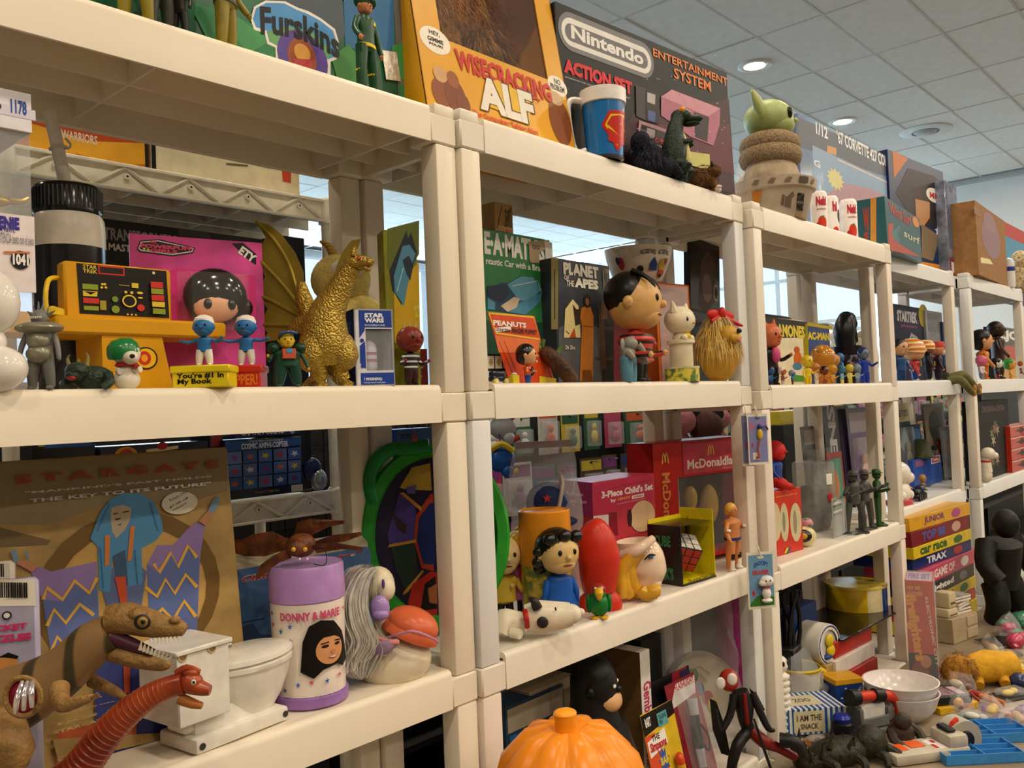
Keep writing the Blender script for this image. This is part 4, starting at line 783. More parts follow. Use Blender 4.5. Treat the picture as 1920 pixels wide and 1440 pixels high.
# blue and white window box
A, B = pt(668, 720, .03, ZM), pt(741, 720, .01, ZM); H = Py(668, 579, .03).z-ZM; L = (B-A).length
t = th('small_window_box', 'small blue and white window box holding a tiny white figure', 'box', A, math.degrees(math.atan2(B.y-A.y, B.x-A.x)))
ob('carton', hollow(L, .05, H, (.28, .2, .96, .74)), M('dcdde6', .3), t, False)
prt2(t, L, H, [('p', [(.12, .76), (.96, .76), (.96, .98), (.12, .98)], '22409a'), ('p', [(.12, .62), (.26, .72), (.26, .76), (.12, .76)], '22409a'), ('p', [(.12, .3), (.26, .22), (.26, .58), (.12, .52)], '22409a'), ('r', .12, .02, .97, .17, '22409a'), ('e', .18, .59, .05, .025, '22409a'), ('e', .18, .26, .05, .025, '22409a'),
    ('t', .26, .885, .76, .945, 'STAR', 'eceef4', .06), ('t', .26, .82, .76, .88, 'WARS', 'eceef4', .06), ('t', .26, .775, .78, .8, 'ROCKERS\u00b7CASE', 'c8cce4', .02), ('t', .2, .07, .66, .11, '! WARNING:', 'eceef4', .03), ('t', .18, .03, .74, .055, 'choking hazard small parts', 'eceef4', .0)])
prt2(t, .05, H, [('r', 0, 0, 1, 1, '1d2c62'), ('t', .1, .35, .8, .62, 'STAR\nWARS', 'd6daea', .05, 0, -90), ('r', .2, .7, .8, .85, '3a4a86')], (0, .05, 0), (0, 0, -90))
ob('window_film', bx(.27*L, .003, .19*H, .97*L, .0036, .75*H), FILM(al=.12, bump=.2), t, False)
ob('tiny_figure', J(X(lathe([(.009, 0), (.011, .004), (.011, .03), (.009, .038), (.003, .043)], 16), (L*.5, .025, H*.21))), M('e0dcea', .3), t); ob('tiny_stripe', J(*[X(lathe([(.0113, z), (.0113, z+.004)], 16, False), (L*.5, .025, H*.21)) for z in (.012, .022)]), M('b04a8a', .3), t)
ob('inner_back', bx(.02*L, .044, .02*H, .98*L, .047, .98*H), M('1a1a22', .5), t, False)
# bobble-head figure on a red star card
p, s = at(772, 722, .03, ZM)
t = fig('bobble_head_figure', 'red-brown bobble-head figure with black markings and small horns', p, 112*s, -5, '7a2c22', '1b1718', '3a1a16', shoe='17110f', hd=.23, hz=.95, lg=.26, bw=.15, th_=.07, arms=((25, 60, .3), (25, 60, .3)), rough=.35, topm=TWO('17110f', 'c8c4c0', 'wave', 40, .4, .75, ax=2))
for x in (-12, 0, 12): ob('horn', tube([(x*s, 0, 108*s), (x*1.2*s, -2*s, 120*s)], [2.4*s, .6*s], 6, 1), M('b0a488', .4), t)
A, B = pt(742, 720, .09, ZM), pt(803, 720, .07, ZM)
card('star_card', 'red card with a pale burst behind the bobble-head figure', A, B, 75*s, M('8a1f1c', .35), cat='card')
prt2(bpy.data.objects[-1] if False else [o for o in COL.objects if o.name.startswith('star_card')][0], (B-A).length, 75*s, [('p', star(.5, .45, .4, .4, 9), 'c8bfa8'), ('p', star(.5, .45, .2, .5, 9), '8a1f1c')])
# green and yellow car carton standing against the post
A, B = Vector((-.105, .255, ZM)), Vector((-.058, .05, ZM))
A, B = Px(728, 700, -.105), Px(790, 700, -.058); A.z = B.z = ZM; H = Px(727, 428, -.105).z-ZM
t = boxAB('car_game_carton', 'green and yellow carton with a blue car picture, against the post', 'box', A, B, H, .035, M('7d7a1e', .35, vary=.1), crop=K7, front=[('p', [(1118, 168), (1322, 115), (1322, 330), (1240, 480), (1118, 420)], '5c6424'), ('p', [(1160, 560), (1320, 380), (1330, 960), (1165, 900)], 'c29a18'), ('p', [(1130, 440), (1240, 180), (1250, 230), (1270, 190), (1308, 320), (1210, 660), (1150, 560)], '1c2630'), ('p', [(1160, 470), (1215, 280), (1260, 270), (1300, 330), (1265, 440), (1225, 665), (1165, 575)], '4a8096'), ('p', [(1215, 370), (1255, 340), (1285, 400), (1265, 500), (1240, 460)], '22303a'), ('l', [(1180, 570), (1220, 420)], 6, '9ac0ca'), ('t', 1290, 740, 1322, 620, 'Hasbro', 'd8c840', .02, 0, 0)])
# things on the rear rack behind
YR = .48
for (u0, u1, vt, vb, lb, nm, cc, fr, zz) in (
    (55, 278, 248, 0, 'orange and yellow illustrated carton on the rear rack top', 'illustrated_carton', 'd07a1e', [('p', [(0, 0), (.4, .1), (.7, .0), (1, .15), (1, .5), (.5, .4), (0, .6)], 'e8a82c'), ('p', [(0, .45), (.5, .35), (1, .5), (1, .8), (0, .85)], 'b8481c'), ('t', .25, .3, .55, .45, 'WARRIORS', 'e6d6c8', .02), ('r', .97, 0, 1, 1, '241a14')], 1.837),
    (284, 562, 285, 0, 'cream instruction-printed carton with dark lid on the rear rack top', 'instruction_carton', 'e4d8b8', [('r', 0, .72, 1, 1, '2a1c18'), ('l', [(0, .74), (1, .74)], .03, '8a2a22'), ('t', .15, .5, .3, .62, 'lines of fine\nassembly notes', '8a8070', 0), ('l', [(.33, .44), (.38, .58)], .02, '4a4438'), ('t', .45, .46, .58, .58, 'step two\nattach', '8a8070', 0), ('l', [(.47, .36), (.62, .4)], .03, '6a6250'), ('t', .7, .4, .8, .56, 'step three\nfold flaps', '8a8070', 0), ('p', [(.87, .25), (.93, .25), (.935, .5), (.9, .55), (.865, .5)], 'c8442a'), ('e', .62, .7, .02, .03, '3a342c'), ('r', .0, .0, .025, 1, '1a1818')], 1.837),
    (185, 348, 408, 0, 'black carton with faint silver lettering and fine print on the rear rack', 'black_carton', '1a1817', [('t', .05, .9, .9, .96, 'TRANSFORMERS', '8a8486', .03), ('t', .1, .85, .7, .885, 'MASTERPIECE', 'd0ccc8', .03), ('t', .02, .72, .95, .78, 'OPTIMUS CONVOY', 'b8442a', .04), ('r', .05, .66, .95, .71, 'd8b82c'), ('t', .1, .665, .9, .705, '\u30de\u30b9\u30b3\u30f3\u30dc\u30a4', '241a12', .02)]+[('r', .05, .3+.03*i, .5+.35*random.random(), .315+.03*i, '6a665e') for i in range(11)], 1.4085),
    (335, 520, 428, 0, 'second black carton with small white title on the rear rack', 'black_carton', '1c1b1a', [('t', .2, .88, .75, .94, 'TRANSFORMERS', '6a6668', .03), ('t', .35, .83, .68, .86, 'MASTERPIECE', 'd0ccc8', .03), ('r', 0, .96, .3, 1, '3a3836')], 1.4085)):
    y = YR; A, B = Py(u0, vt+20, y), Py(u1, vt+60, y); A.z = B.z = zz; H = Py(u0, vt, y).z-zz if zz < 1.6 else Py((u0+u1)/2, vt, y).z-zz+.05
    boxAB(nm, lb, 'box', A, B, H, .12, M(cc, .3), frac=fr)
# ================================================================ middle shelf, second unit
A, B = pt(880, 715, .15, ZM), pt(1034, 715, .15, ZM); H = Py(1030, 450, .15).z-ZM
t = boxAB('green_game_carton', 'green carton with white lettering and a blue car picture, tape on one corner', 'box', A, B, H, .06, M('2c7a44', .3), crop=K8, front=[
    ('p', [(0, 700), (545, 720), (550, 1080), (0, 1080)], '1e4a34'), ('t', 155, 308, 512, 232, 'E\u00b7A\u00b7MATICS', 'e6e4da', .05), ('t', 162, 368, 510, 378, 'ntastic Car with a Brain', 'e6e4da', .025),
    ('p', [(165, 520), (260, 480), (300, 480), (370, 440), (440, 445), (498, 520), (490, 590), (400, 675), (330, 665), (170, 640)], '23415a'), ('p', [(290, 490), (372, 442), (440, 446), (498, 522), (430, 585), (360, 590)], '5a96b0'), ('p', [(365, 600), (496, 540), (488, 595), (400, 672), (290, 655)], '4a86a4'), ('p', [(250, 620), (330, 565), (365, 575), (345, 630), (290, 655)], 'c8b49a'), ('p', [(170, 500), (280, 490), (300, 540), (260, 600), (170, 560)], '1a2a44'), ('p', [(170, 570), (215, 600), (215, 645), (170, 640)], '4a86a4'),
    ('l', [(320, 500), (470, 470), (495, 540)], 4, 'd0dcdc'), ('p', [(415, 235), (540, 225), (545, 265), (480, 300), (480, 365), (425, 360)], 'a58d6a'), ('t', 438, 278, 482, 258, '00', '3a3026', .02), ('r', 548, 1080, 556, 240, 'd8d6ca')])
A, B = pt(900, 440, .2, ZM+H), pt(972, 440, .2, ZM+H); 
p = Py(905, 445, .26); A, B = Py(895, 440, .26), Py(973, 440, .26); zb = Py(935, 440, .17).z
boxAB('kraft_carton', 'small kraft cardboard carton with line drawings lying on the green carton', 'box', (A.x-.06, .155, ZM+H+.0005), (Py(973, 440, .155).x-.015, .155, ZM+H+.0005), .055, .05, M('b08a58', .7, vary=.06), frac=[('t', .55, .2, .9, .8, 'BRI', '5a4630', .01), ('l', [(.1, .1), (.4, .9), (.5, .2), (.9, .9)], .06, '5a4630'), ('r', .6, 0, .75, .12, 'b8402c')])
# apes carton
A, B = pt(1048, 716, .115, ZM), pt(1152, 716, .115, ZM); H = Py(1047, 484, .115).z-ZM
t = boxAB('figure_kit_carton', 'dark grey illustrated kit carton with a robed figure in orange', 'box', A, B, H, .05, M('3c3f45', .3, vary=.2, sc=12), crop=K8, front=[
    ('p', [(600, 1075), (600, 750), (720, 700), (860, 760), (860, 1075)], '55575a'), ('p', [(860, 1075), (840, 700), (930, 520), (930, 1075)], '241f1c'), ('r', 840, 760, 925, 745, '4a3a2c'), ('r', 815, 945, 925, 930, '4a3a2c'), ('r', 850, 1000, 868, 620, '57422c'), ('p', [(850, 600), (890, 600), (890, 700), (850, 700)], '8a5a2a'),
    ('t', 627, 430, 835, 388, 'PLANET', 'e2dcca', .06), ('t', 630, 462, 660, 438, 'OF', 'e2dcca', .02), ('t', 645, 500, 688, 470, 'THE', 'e2dcca', .02), ('t', 694, 508, 833, 468, 'APES', 'e2dcca', .06), ('t', 865, 520, 895, 400, 'KIT', '8a7d60', .03, 0, 0),
    ('p', [(628, 810), (635, 640), (680, 580), (715, 620), (728, 810)], 'd6c58a'), ('p', [(660, 810), (690, 750), (700, 810)], 'b04a22'), ('l', [(640, 770), (660, 790)], 6, '4a4030'),
    ('p', [(720, 1070), (735, 740), (715, 650), (745, 625), (785, 625), (805, 680), (800, 1075)], 'b8702a'), ('p', [(735, 1075), (740, 1005), (790, 1005), (800, 1078)], '7a4418'), ('p', [(680, 610), (700, 640), (730, 640), (720, 730), (695, 740)], '3a2c22'), ('e', 766, 590, 20, 42, '2c221c'), ('e', 766, 595, 11, 22, '8a5a3c'), ('l', [(745, 740), (800, 745)], 5, '8a4f1e'), ('t', 636, 880, 690, 858, 'Dr. Zira', 'd8d2c0', .02)],
    left=[('p', [(556, 330), (597, 332), (597, 760), (556, 760)], 'cdb682'), ('l', [(577, 400), (577, 700)], 7, '4a3c26')])
# maroon carton carrying the white bowl
zt = Py(1195, 531, .2).z
A, B = pt(1150, 700, .175, ZM), pt(1290, 700, .175, ZM)
boxAB('maroon_carton', 'plain maroon carton under the white bowl', 'box', A, B, zt-ZM-.004, .08, M('6c3038', .4))
p = Py(1197, 520, .215); p.z = zt-.003; s = mpp(p); 
t = th('ceramic_bowl', 'white ceramic bowl printed with small coloured pictures and arched lettering', 'bowl', p, 0)
hb = Py(1195, 470, .215).z-p.z; r0, r1 = 44*s, 66*s
ob('bowl', lathe([(r0*.72, 0), (r0*.8, .002), (r0*1.0, hb*.1), (r0+(r1-r0)*.8, hb*.75), (r1, hb), (r1*.96, hb*.99), (r0*.9, hb*.15), (.002, hb*.1)], 44, True), M('ece4d2', .15), t)
wr = cyl_wrap(r0*1.06, r1*1.012, hb*.1, hb*.97, hb, -118)
prt2(t, 1, hb, [('t', -.03, .72, .005, .86, 'WALT DISNEY WORLD', '1c1a1c', .02, 0, 0, .2), ('t', .01, .72, .045, .86, 'WALT DISNEY WORLD', '1c1a1c', .02, 0, 0, .2), ('p', [(-.008, .25), (.014, .25), (.013, .45), (.003, .66), (-.007, .45)], '2c4a8a'), ('e', .03, .42, .012, .2, 'c8a23a'), ('r', .02, .12, .042, .28, 'c0502a'), ('e', .028, .1, .006, .06, '2a2430'), ('e', .04, .55, .006, .1, 'a83a2a'), ('e', -.075, .5, .008, .2, 'a83a3a'), ('e', -.082, .6, .005, .12, '2a3a5a'), ('e', -.03, .3, .008, .1, '241c1c')], wrap=wr)
# puppet card, big-headed bobble figure in front of it
A, B = pt(936, 718, .05, ZM), pt(1028, 718, .07, ZM); H = Py(916, 588, .05).z-ZM
t = card('puppet_card', 'orange and red theatre-shaped finger puppet card', (A.x-.028, A.y, ZM), B, H, M('d9501e', .35), [], tilt=0)
L = t['L']; bpy.data.objects.remove([c for c in t.children][0])
f = cv(t, L, H); q = lambda x, y: (lambda c: (c[0]*L, c[1]*H))(f(860+x/3.2, 380+y/3.2))
ob('backing_card', ext([q(172, 655), q(455, 680), q(495, 830), q(580, 1080), q(310, 1085), q(215, 790)], 0, .0015), M('d44a1e', .35), t, False)
pp(t, L, H, [('l', [(180, 662), (448, 688), (487, 820), (222, 782), (180, 662)], 12, 'e8b43a'), ('p', [(215, 795), (490, 828), (520, 900), (240, 900)], 'e0703a'), ('l', [(240, 830), (330, 1040)], 5, 'a8321a'), ('l', [(270, 830), (350, 1020)], 5, 'a8321a'), ('l', [(510, 880), (560, 1060)], 6, 'a8321a'), ('t', 205, 735, 402, 722, 'PEANUTS', 'f0ece0', .04), ('p', [(216, 752), (310, 742), (312, 765), (220, 778)], 'ece4d8'), ('t', 224, 772, 306, 752, 'show time', '241a18', .02), ('t', 318, 782, 466, 765, 'FINGER PUPPET', '241a18', .025), ('p', [(480, 1040), (580, 1055), (580, 1083), (480, 1083)], 'dcc02a')], crop=K8)
p, s = at(990, 720, .03, ZM)
t = fig('bobble_figure', 'big-headed toy man with black hair, orange jacket and blue trousers', p, 74*s, 35, 'd8a070', 'cf5a20', '24469a', shoe='1c1a1a', hair='14110f', hd=.25, hz=1.05, lg=.24, bw=.17, th_=.08, arms=((30, 50, .2), (30, 60, .3)), rough=.25)
ob('teeth', bx(-6*s, -20*s, 40*s, 6*s, -17*s, 44*s, .001), M('f0ece4', .2), t)
ob('vest', ell(0, -8*s, 24*s, 7*s, 6*s, 9*s, 12, 8), M('1a1816', .3), t)
p, s = at(965, 720, .022, ZM); t = th('yellow_block', 'tiny yellow printed block beside the big-headed toy man', 'toy', p, -10)
ob('block', bx(-8*s, -6*s, 0, 8*s, 6*s, 17*s, .001), M('d8bc2a', .3), t); ob('pebble', ell(0, 0, 19*s, 6*s, 5*s, 3*s), M('d8cbb8', .4), t)
# grid carton and dark toy car
A, B = pt(912, 718, .075, ZM), pt(958, 718, .065, ZM); H = Py(915, 664, .075).z-ZM; L = (B-A).length
t = boxAB('grid_carton', 'small white and gold grid-patterned carton behind the puppet card edge', 'box', A, B, H, .03, M('15130f', .3), frac=[e for i in range(3) for j in range(2) for e in (('r', .06+.31*i, .06+.48*j, .34+.31*i, .46+.48*j, 'd9d5c8'), ('p', [(.2+.31*i, .12+.48*j), (.29+.31*i, .26+.48*j), (.2+.31*i, .4+.48*j), (.11+.31*i, .26+.48*j)], 'b0914a'))])
p, s = at(935, 720, .04, ZM); t = th('toy_car', 'tiny dark blue toy car with yellow wheel beside the post', 'toy car', p, -5)
ob('car_body', J(bx(-20*s, -8*s, 6*s, 18*s, 8*s, 16*s, 3*s, 2), bx(-20*s, -7*s, 14*s, 12*s, 7*s, 26*s, 4*s, 2)), M('101a34', .2), t)
for x in (-14, 13):
    w = ob('wheel', X(lathe([(2*s, -3*s), (6*s, -3*s), (6*s, 3*s), (2*s, 3*s)], 16), (x*s, -8*s, 6*s), (90, 0, 0)), M('d8c44a', .4), t); ob('hub', X(lathe([(.5*s, 0), (3*s, 0), (3*s, 1*s), (.5*s, 1*s)], 12), (x*s, -11*s, 6*s), (90, 0, 0)), M('d8d8d4', .3), w)
# brown rubber club with green tips
p, s = at(1045, 720, .05, ZM); t = th('rubber_root_toy', 'brown ribbed rubber limb toy with green tips leaning on the carton', 'toy', p, -40)
kk = lambda x, y, z=0: ((860+x/3.2-1045)*s, z*s, (720-380-y/3.2)*s)
ob('limb', tube([kk(690, 1075), kk(640, 1010), kk(590, 950), kk(530, 900), kk(495, 875)], [13*s, 16*s, 17*s, 15*s, 7*s], 12), M('4a2a14', .5, vary=.3, sc=60, bump=1, bsc=120), t)
ob('green_tip', J(tube([kk(500, 880), kk(485, 850), kk(505, 830)], [6*s, 5*s, 2*s], 8), tube([kk(595, 920), kk(612, 880), kk(630, 855)], [6*s, 4*s, 5*s], 8), tube([kk(512, 860), kk(520, 815)], [3*s, 4*s], 6, 1)), M('5a7a3a', .4), t)
# boy doll in striped shirt
p, s = at(1197, 718, .04, ZM); h = 205*s
t = fig('boy_doll', 'big-headed vinyl boy doll in red and black striped shirt', p, h, 22, 'd9aa6a', 'c8322a', '161414', shoe='171515', hair=None, hd=.245, hz=1.08, lg=.2, bw=.25, th_=.07, stance=.09, arms=((25, 40, -.1), (25, 60, .1)), hands='d9aa6a', rough=.35, topm=TWO('c2362c', '171213', 'wave', 22, .4, .68, .04))
r = .245*h; hc = h-r*1.08
ob('hair', J(ell(0, r*.22, hc+r*.28, r*1.03, r*.95, r*.93, 20, 12), *[tube([(x*r, -.05*r, hc+r*1.15), (x*1.2*r, -.6*r, hc+r*.85), (x*1.25*r, -.86*r, hc+r*.5)], [.12*r, .09*r, .02*r], 6) for x in (-.5, -.25, 0, .25, .5)]), M('14110e', .35), t)
ob('elbow_cuff', ell(.3*h*.62, -.12*h, .36*h, .03*h, .03*h, .03*h), M('c8322a', .4), t)
# elephant in blue trousers
p, s = at(1180, 719, .012, ZM); t = th('elephant_figure', 'small grey elephant figure in pale blue trousers', 'toy figure', p, 15); gm = M('8d8a80', .4)
ob('trousers', J(tube([(-10*s, 0, 40*s), (-11*s, 0, 20*s), (-10*s, 0, 2*s)], [13*s, 12*s, 10*s], 12), tube([(10*s, 0, 40*s), (12*s, 0, 20*s), (12*s, 0, 2*s)], [13*s, 12*s, 10*s], 12), ell(0, 0, 42*s, 22*s, 16*s, 14*s)), M('5a8aa0', .4), t)
ob('torso', J(ell(0, 0, 56*s, 18*s, 14*s, 14*s), tube([(16*s, -6*s, 56*s), (26*s, -16*s, 46*s), (34*s, -18*s, 36*s)], [7*s, 6*s, 5*s], 8), tube([(-16*s, -6*s, 56*s), (-18*s, -18*s, 44*s)], [7*s, 5*s], 8)), gm, t)
ob('head', J(ell(2*s, -4*s, 72*s, 17*s, 15*s, 14*s), tube([(10*s, -16*s, 70*s), (16*s, -24*s, 58*s), (18*s, -26*s, 44*s), (24*s, -28*s, 38*s)], [8*s, 6*s, 5*s, 4*s], 10)), gm, t)
for sx in (-16, 18): ob('ear', ell(sx*s, 4*s, 70*s, 10*s, 4*s, 13*s), gm, t)
ob('eye', ell(10*s, -18*s, 74*s, 2*s, 2*s, 2.4*s, 8, 6), M('17130f', .2), t)
# orange framed window box
A, B = pt(1236, 716, .12, ZM), pt(1300, 716, .1, ZM); H = Py(1240, 531, .12).z-ZM; L = (B-A).length
t = th('orange_window_box', 'orange edged window box with crinkled clear film, behind the cat figure', 'box', A, math.degrees(math.atan2(B.y-A.y, B.x-A.x)))
ob('carton', hollow(L, .05, H, (.08, .06, .86, .94)), M('c8682a', .4), t, False); ob('window_film', bx(.01, -.001, .02*H, L*.95, -.0004, .98*H), FILM(al=.35, bump=1, bsc=40, h='e4ccc8'), t, False)
ob('inner_tray', bx(.06*L, .03, .05*H, .9*L, .046, .95*H), M('a06a66', .5), t, False); ob('toy_inside', J(ell(L*.45, .02, H*.25, L*.3, .01, H*.16), ell(L*.4, .02, H*.45, L*.2, .01, H*.07)), M('c0603a', .4), t)
# cream cat figure on a little tin
p, s = at(1280, 717, .03, ZM); s *= 1.14
t0 = th('small_tin', 'small green and yellow printed tin under the cat figure', 'tin', p, 0); ob('tin', lathe([(27*s, 0), (28*s, 1*s), (28*s, 24*s), (26*s, 25*s)], 24), TWO('5a7a3a', 'd8c84a', 'noise', 60, .3), t0); ob('tin_lid', lathe([(28.6*s, 22*s), (28.6*s, 25.5*s), (.5*s, 26*s)], 24), M('cfc7a0', .3), t0)
q = p.copy(); q.z += 26*s; t = th('cat_figure', 'cream toy cat sitting in a cream pot', 'toy figure', q, 8); cm = M('e4d8b8', .35)
ob('pot', lathe([(18*s, 0), (19*s, 2*s), (19*s, 36*s), (23*s, 38*s), (23*s, 43*s), (19*s, 44*s)], 22), cm, t)
ob('body', J(ell(0, 0, 46*s, 17*s, 13*s, 14*s), ell(-14*s, -12*s, 46*s, 6*s, 6*s, 6*s), ell(14*s, -12*s, 46*s, 6*s, 6*s, 6*s)), cm, t); ob('bib', ell(0, -10*s, 50*s, 12*s, 7*s, 5*s), M('d8c23a', .4), t)
ob('head', J(ell(0, 0, 76*s, 33*s, 24*s, 24*s, 20, 12), tube([(-22*s, 0, 90*s), (-28*s, 0, 106*s)], [9*s, 1.5*s], 8, 1), tube([(22*s, 0, 90*s), (28*s, 0, 106*s)], [9*s, 1.5*s], 8, 1)), cm, t)
for sx in (-1, 1): ob('eye', ell(sx*16*s, -20*s, 76*s, 3*s, 2*s, 4*s, 8, 6), M('1a1614', .2), t)
ob('nose', ell(0, -25*s, 70*s, 3*s, 2*s, 2*s, 8, 6), M('c8a23a', .3), t)
# shaggy golden toy dog
p, s = at(1350, 717, .022, ZM); s *= 1.14; t = th('shaggy_dog_toy', 'shaggy golden-haired toy dog with a red ribbon bow', 'plush toy', p, -15)
ob('body', J(ell(0, 0, 48*s, 36*s, 30*s, 50*s, 20, 12), ell(2*s, -22*s, 74*s, 20*s, 14*s, 17*s)), M('c8962c', .5), t); ob('muzzle', J(ell(4*s, -34*s, 70*s, 13*s, 8*s, 9*s)), M('d6a63e', .4), t)
ob('nose', ell(5*s, -42*s, 80*s, 5*s, 4*s, 4*s, 10, 6), M('14110f', .2), t); ob('tongue', ell(4*s, -42*s, 65*s, 4*s, 2*s, 3*s, 8, 6), M('c8707a', .4), t)
hairs((0, 2*s, 56*s), (38*s, 30*s, 48*s), 900, .055, 'd9b25a', t, droop=1.3, w=.0011, up=-.1, rough=.35, seed=21, k=4); hairs((0, 0, 100*s), (20*s, 18*s, 10*s), 260, .05, 'e0c078', t, droop=1.0, w=.001, up=0, rough=.35, seed=22, k=4)
ob('ribbon_bow', J(ell(-16*s, -8*s, 110*s, 15*s, 5*s, 8*s), ell(16*s, -8*s, 108*s, 15*s, 5*s, 8*s), ell(0, -12*s, 112*s, 7*s, 6*s, 10*s), tube([(6*s, -10*s, 106*s), (30*s, -12*s, 96*s), (48*s, -10*s, 92*s)], [4*s, 4*s, 2*s], 6), tube([(-6*s, -10*s, 106*s), (-26*s, -12*s, 98*s)], [4*s, 3*s], 6, 1)), M('c2241e', .5), t)
# dark leaning pack
A, B = Py(1296, 716, .24), Py(1352, 716, .24); A.z = B.z = ZM; H = Py(1318, 447, .24).z-ZM
t = boxAB('dark_photo_pack', 'dark glossy pack with a dim picture, leaning by the post', 'box', A, B, H, .02, M('17120f', .15), frac=[('p', [(.25, .55), (.5, .5), (.8, .6), (.85, .85), (.6, .95), (.35, .85)], '4a3630'), ('e', .55, .68, .16, .1, '7a5a4e'), ('e', .85, .66, .08, .06, 'b0a8a0'), ('e', .85, .66, .06, .045, '241d1c'), ('r', 0, .5, 1, .515, '3a302c')])
t.rotation_euler.y = math.radians(4)
# ================================================================ middle shelf, third unit
ZM3 = ZM-.0117
A, B = pt(1436, 715, .10, ZM3), pt(1510, 715, .10, ZM3); H = Py(1470, 592, .10).z-ZM3
t = boxAB('lunch_kit', 'cream and black lunch kit with yellow lettering', 'lunch box', A, B, H*.96, .06, M('dccfae', .35), crop=K9, front=[('p', [(150, 395), (460, 440), (462, 545), (150, 545)], '14110f'), ('t', 252, 536, 455, 468, 'RAMONES', 'd8c22c', .05), ('p', [(380, 790), (455, 800), (455, 838), (380, 838)], '4a8a2a'), ('e', 412, 690, 26, 55, 'c8601e'), ('e', 408, 735, 30, 25, '4a7a9a'), ('e', 405, 625, 18, 22, 'b8501c')])
ob('handle_top', tube([(.02, .03, H*.96), (.03, .03, H), (t['L']-.03, .03, H), (t['L']-.02, .03, H*.96)], .005, 8, 3), M('14110f', .3), t)
A, B = pt(1513, 715, .12, ZM3), pt(1560, 715, .12, ZM3); H = Py(1513, 604, .12).z-ZM3
boxAB('blue_tin', 'blue and yellow tin with yellow lettering beside the lunch kit', 'tin', A, B, H, .06, M('1d3a7a', .25), crop=K9, front=[('p', [(475, 440), (640, 470), (640, 490), (475, 465)], 'd6bf22'), ('t', 478, 556, 620, 515, 'AC-MAN', 'd8c22c', .06)], left=[('r', 460, 850, 476, 450, 'c8b422')])
p = Py(1575, 620, .23); s = mpp(p); r = 62*s; t = th('display_plate', 'pale plate with blue and orange rim standing at the back', 'plate', (p.x, .245, ZM3), -25, None, (-8, 0))
ob('plate', X(lathe([(.002, 0), (r*.7, 0), (r, .012), (r*.99, .014), (r*.68, .004), (.002, .004)], 44), (0, 0, r), (90, 0, 0), (1, 1, -1)), M('d6dad4', .15), t)
ob('rim_band', X(lathe([(r*.86, .009), (r*.985, .0143)], 44, False), (0, .0005, r), (90, 0, 0), (1, 1, -1)), M('2c4a7a', .2), t); ob('rim_line', X(lathe([(r*.80, .0068), (r*.845, .0086)], 44, False), (0, -.0002, r), (90, 0, 0), (1, 1, -1)), M('c87a4a', .2), t)
# pig-eared figure and the crowd of small figures
CROWD = [ # u, v_base, y, height px, yaw, skin, top, bottom, hair, hd, label
 (1447, 716, .05, 118, -10, 'c86a42', '1c181a', '1c181a', None, .19, 'tall pink-orange vinyl figure in black coat, left end of the third unit'),
 (1446, 716, .015, 36, 0, '23568a', '23568a', '1a2c4a', '14181e', .2, 'small blue and black figure at the front left of the third unit'),
 (1468, 716, .02, 34, 10, 'b8602a', '7a3a1c', 'c8b8a8', 'd8d0c4', .2, 'small brown and white figure before the cream lunch kit'),
 (1486, 716, .012, 28, 25, '2c6aa8', '2c6aa8', '8a4a22', '8a8e96', .2, 'tiny blue hooded figure before the cream lunch kit'),
 (1515, 716, .015, 56, -15, 'dcc02a', 'e0c42a', 'd8b81e', None, .2, 'bright yellow slim figure beside the lunch kit'),
 (1531, 717, .02, 40, 10, 'a8642c', 'c8a88a', 'd8d0c8', 'b87a3a', .2, 'small tan figure with white trousers, third unit crowd'),
 (1547, 717, .015, 34, -20, '7a3a1c', 'b86a2a', '8a4a1e', '14100e', .22, 'small brown figure with dark hair, third unit crowd'),
 (1562, 717, .02, 38, 0, 'c88a1e', 'd09a24', 'b87a18', None, .23, 'small amber round-headed figure, third unit crowd'),
 (1579, 717, .02, 36, 10, '3a7a9a', '6aa0b4', 'd8c84a', '2c5a6a', .2, 'small teal and yellow figure, third unit crowd'),
 (1594, 717, .02, 38, -10, 'c8b43a', 'd8cc62', 'c8bc52', None, .2, 'small plaid yellow figure, third unit crowd'),
 (1608, 717, .025, 38, -5, '7a8e96', '8a9ca4', '6a7c84', None, .2, 'small grey-blue figure, third unit crowd'),
 (1622, 716, .04, 68, -25, '6a7a8a', '20389a', '23389a', '1c2c6a', .15, 'blue caped figure with grey face at the right of the third unit'),
 (1590, 700, .05, 46, 20, '8a4a24', 'c8a02a', '3a241a', '17120f', .2, 'brown and yellow figure with arms up behind the small crowd'),
 (1575, 680, .06, 60, 40, '3a6aa8', '2a5a9a', '2a4a8a', None, .13, 'blue figure raising an arm behind the amber head'),
]
for (u, v, y, hp, yw, sk, tp, bt, hr, hd, lb) in CROWD:
    p, s = at(u, v, y, ZM3); 
    fig('vinyl_figure', lb, p, hp*s, yw, sk, tp, bt, hair=hr, hd=hd, hz=1.05, lg=.3, bw=.16, th_=.075, stance=.08, arms=((35, 30), (40, 50, .4)), group='small figures on the third unit', n=8, rough=.3)
t = [o for o in COL.objects if o.name.startswith('vinyl_figure')][0]
p, s = at(1447, 716, .05, ZM3); ob('pink_bib', ell(0, -12*s, 58*s, 10*s, 8*s, 16*s), M('c84a78', .4), t)
for x in (-1, 1): ob('pointed_ear', tube([(x*12*s, 0, 110*s), (x*16*s, 0, 126*s)], [7*s, 1.5*s], 8, 1), M('c86a42', .3), t)
p, s = at(1545, 716, .07, ZM3); t = th('golden_head_bank', 'glossy golden-brown animal head ornament behind the small figures', 'figurine', p, 10)
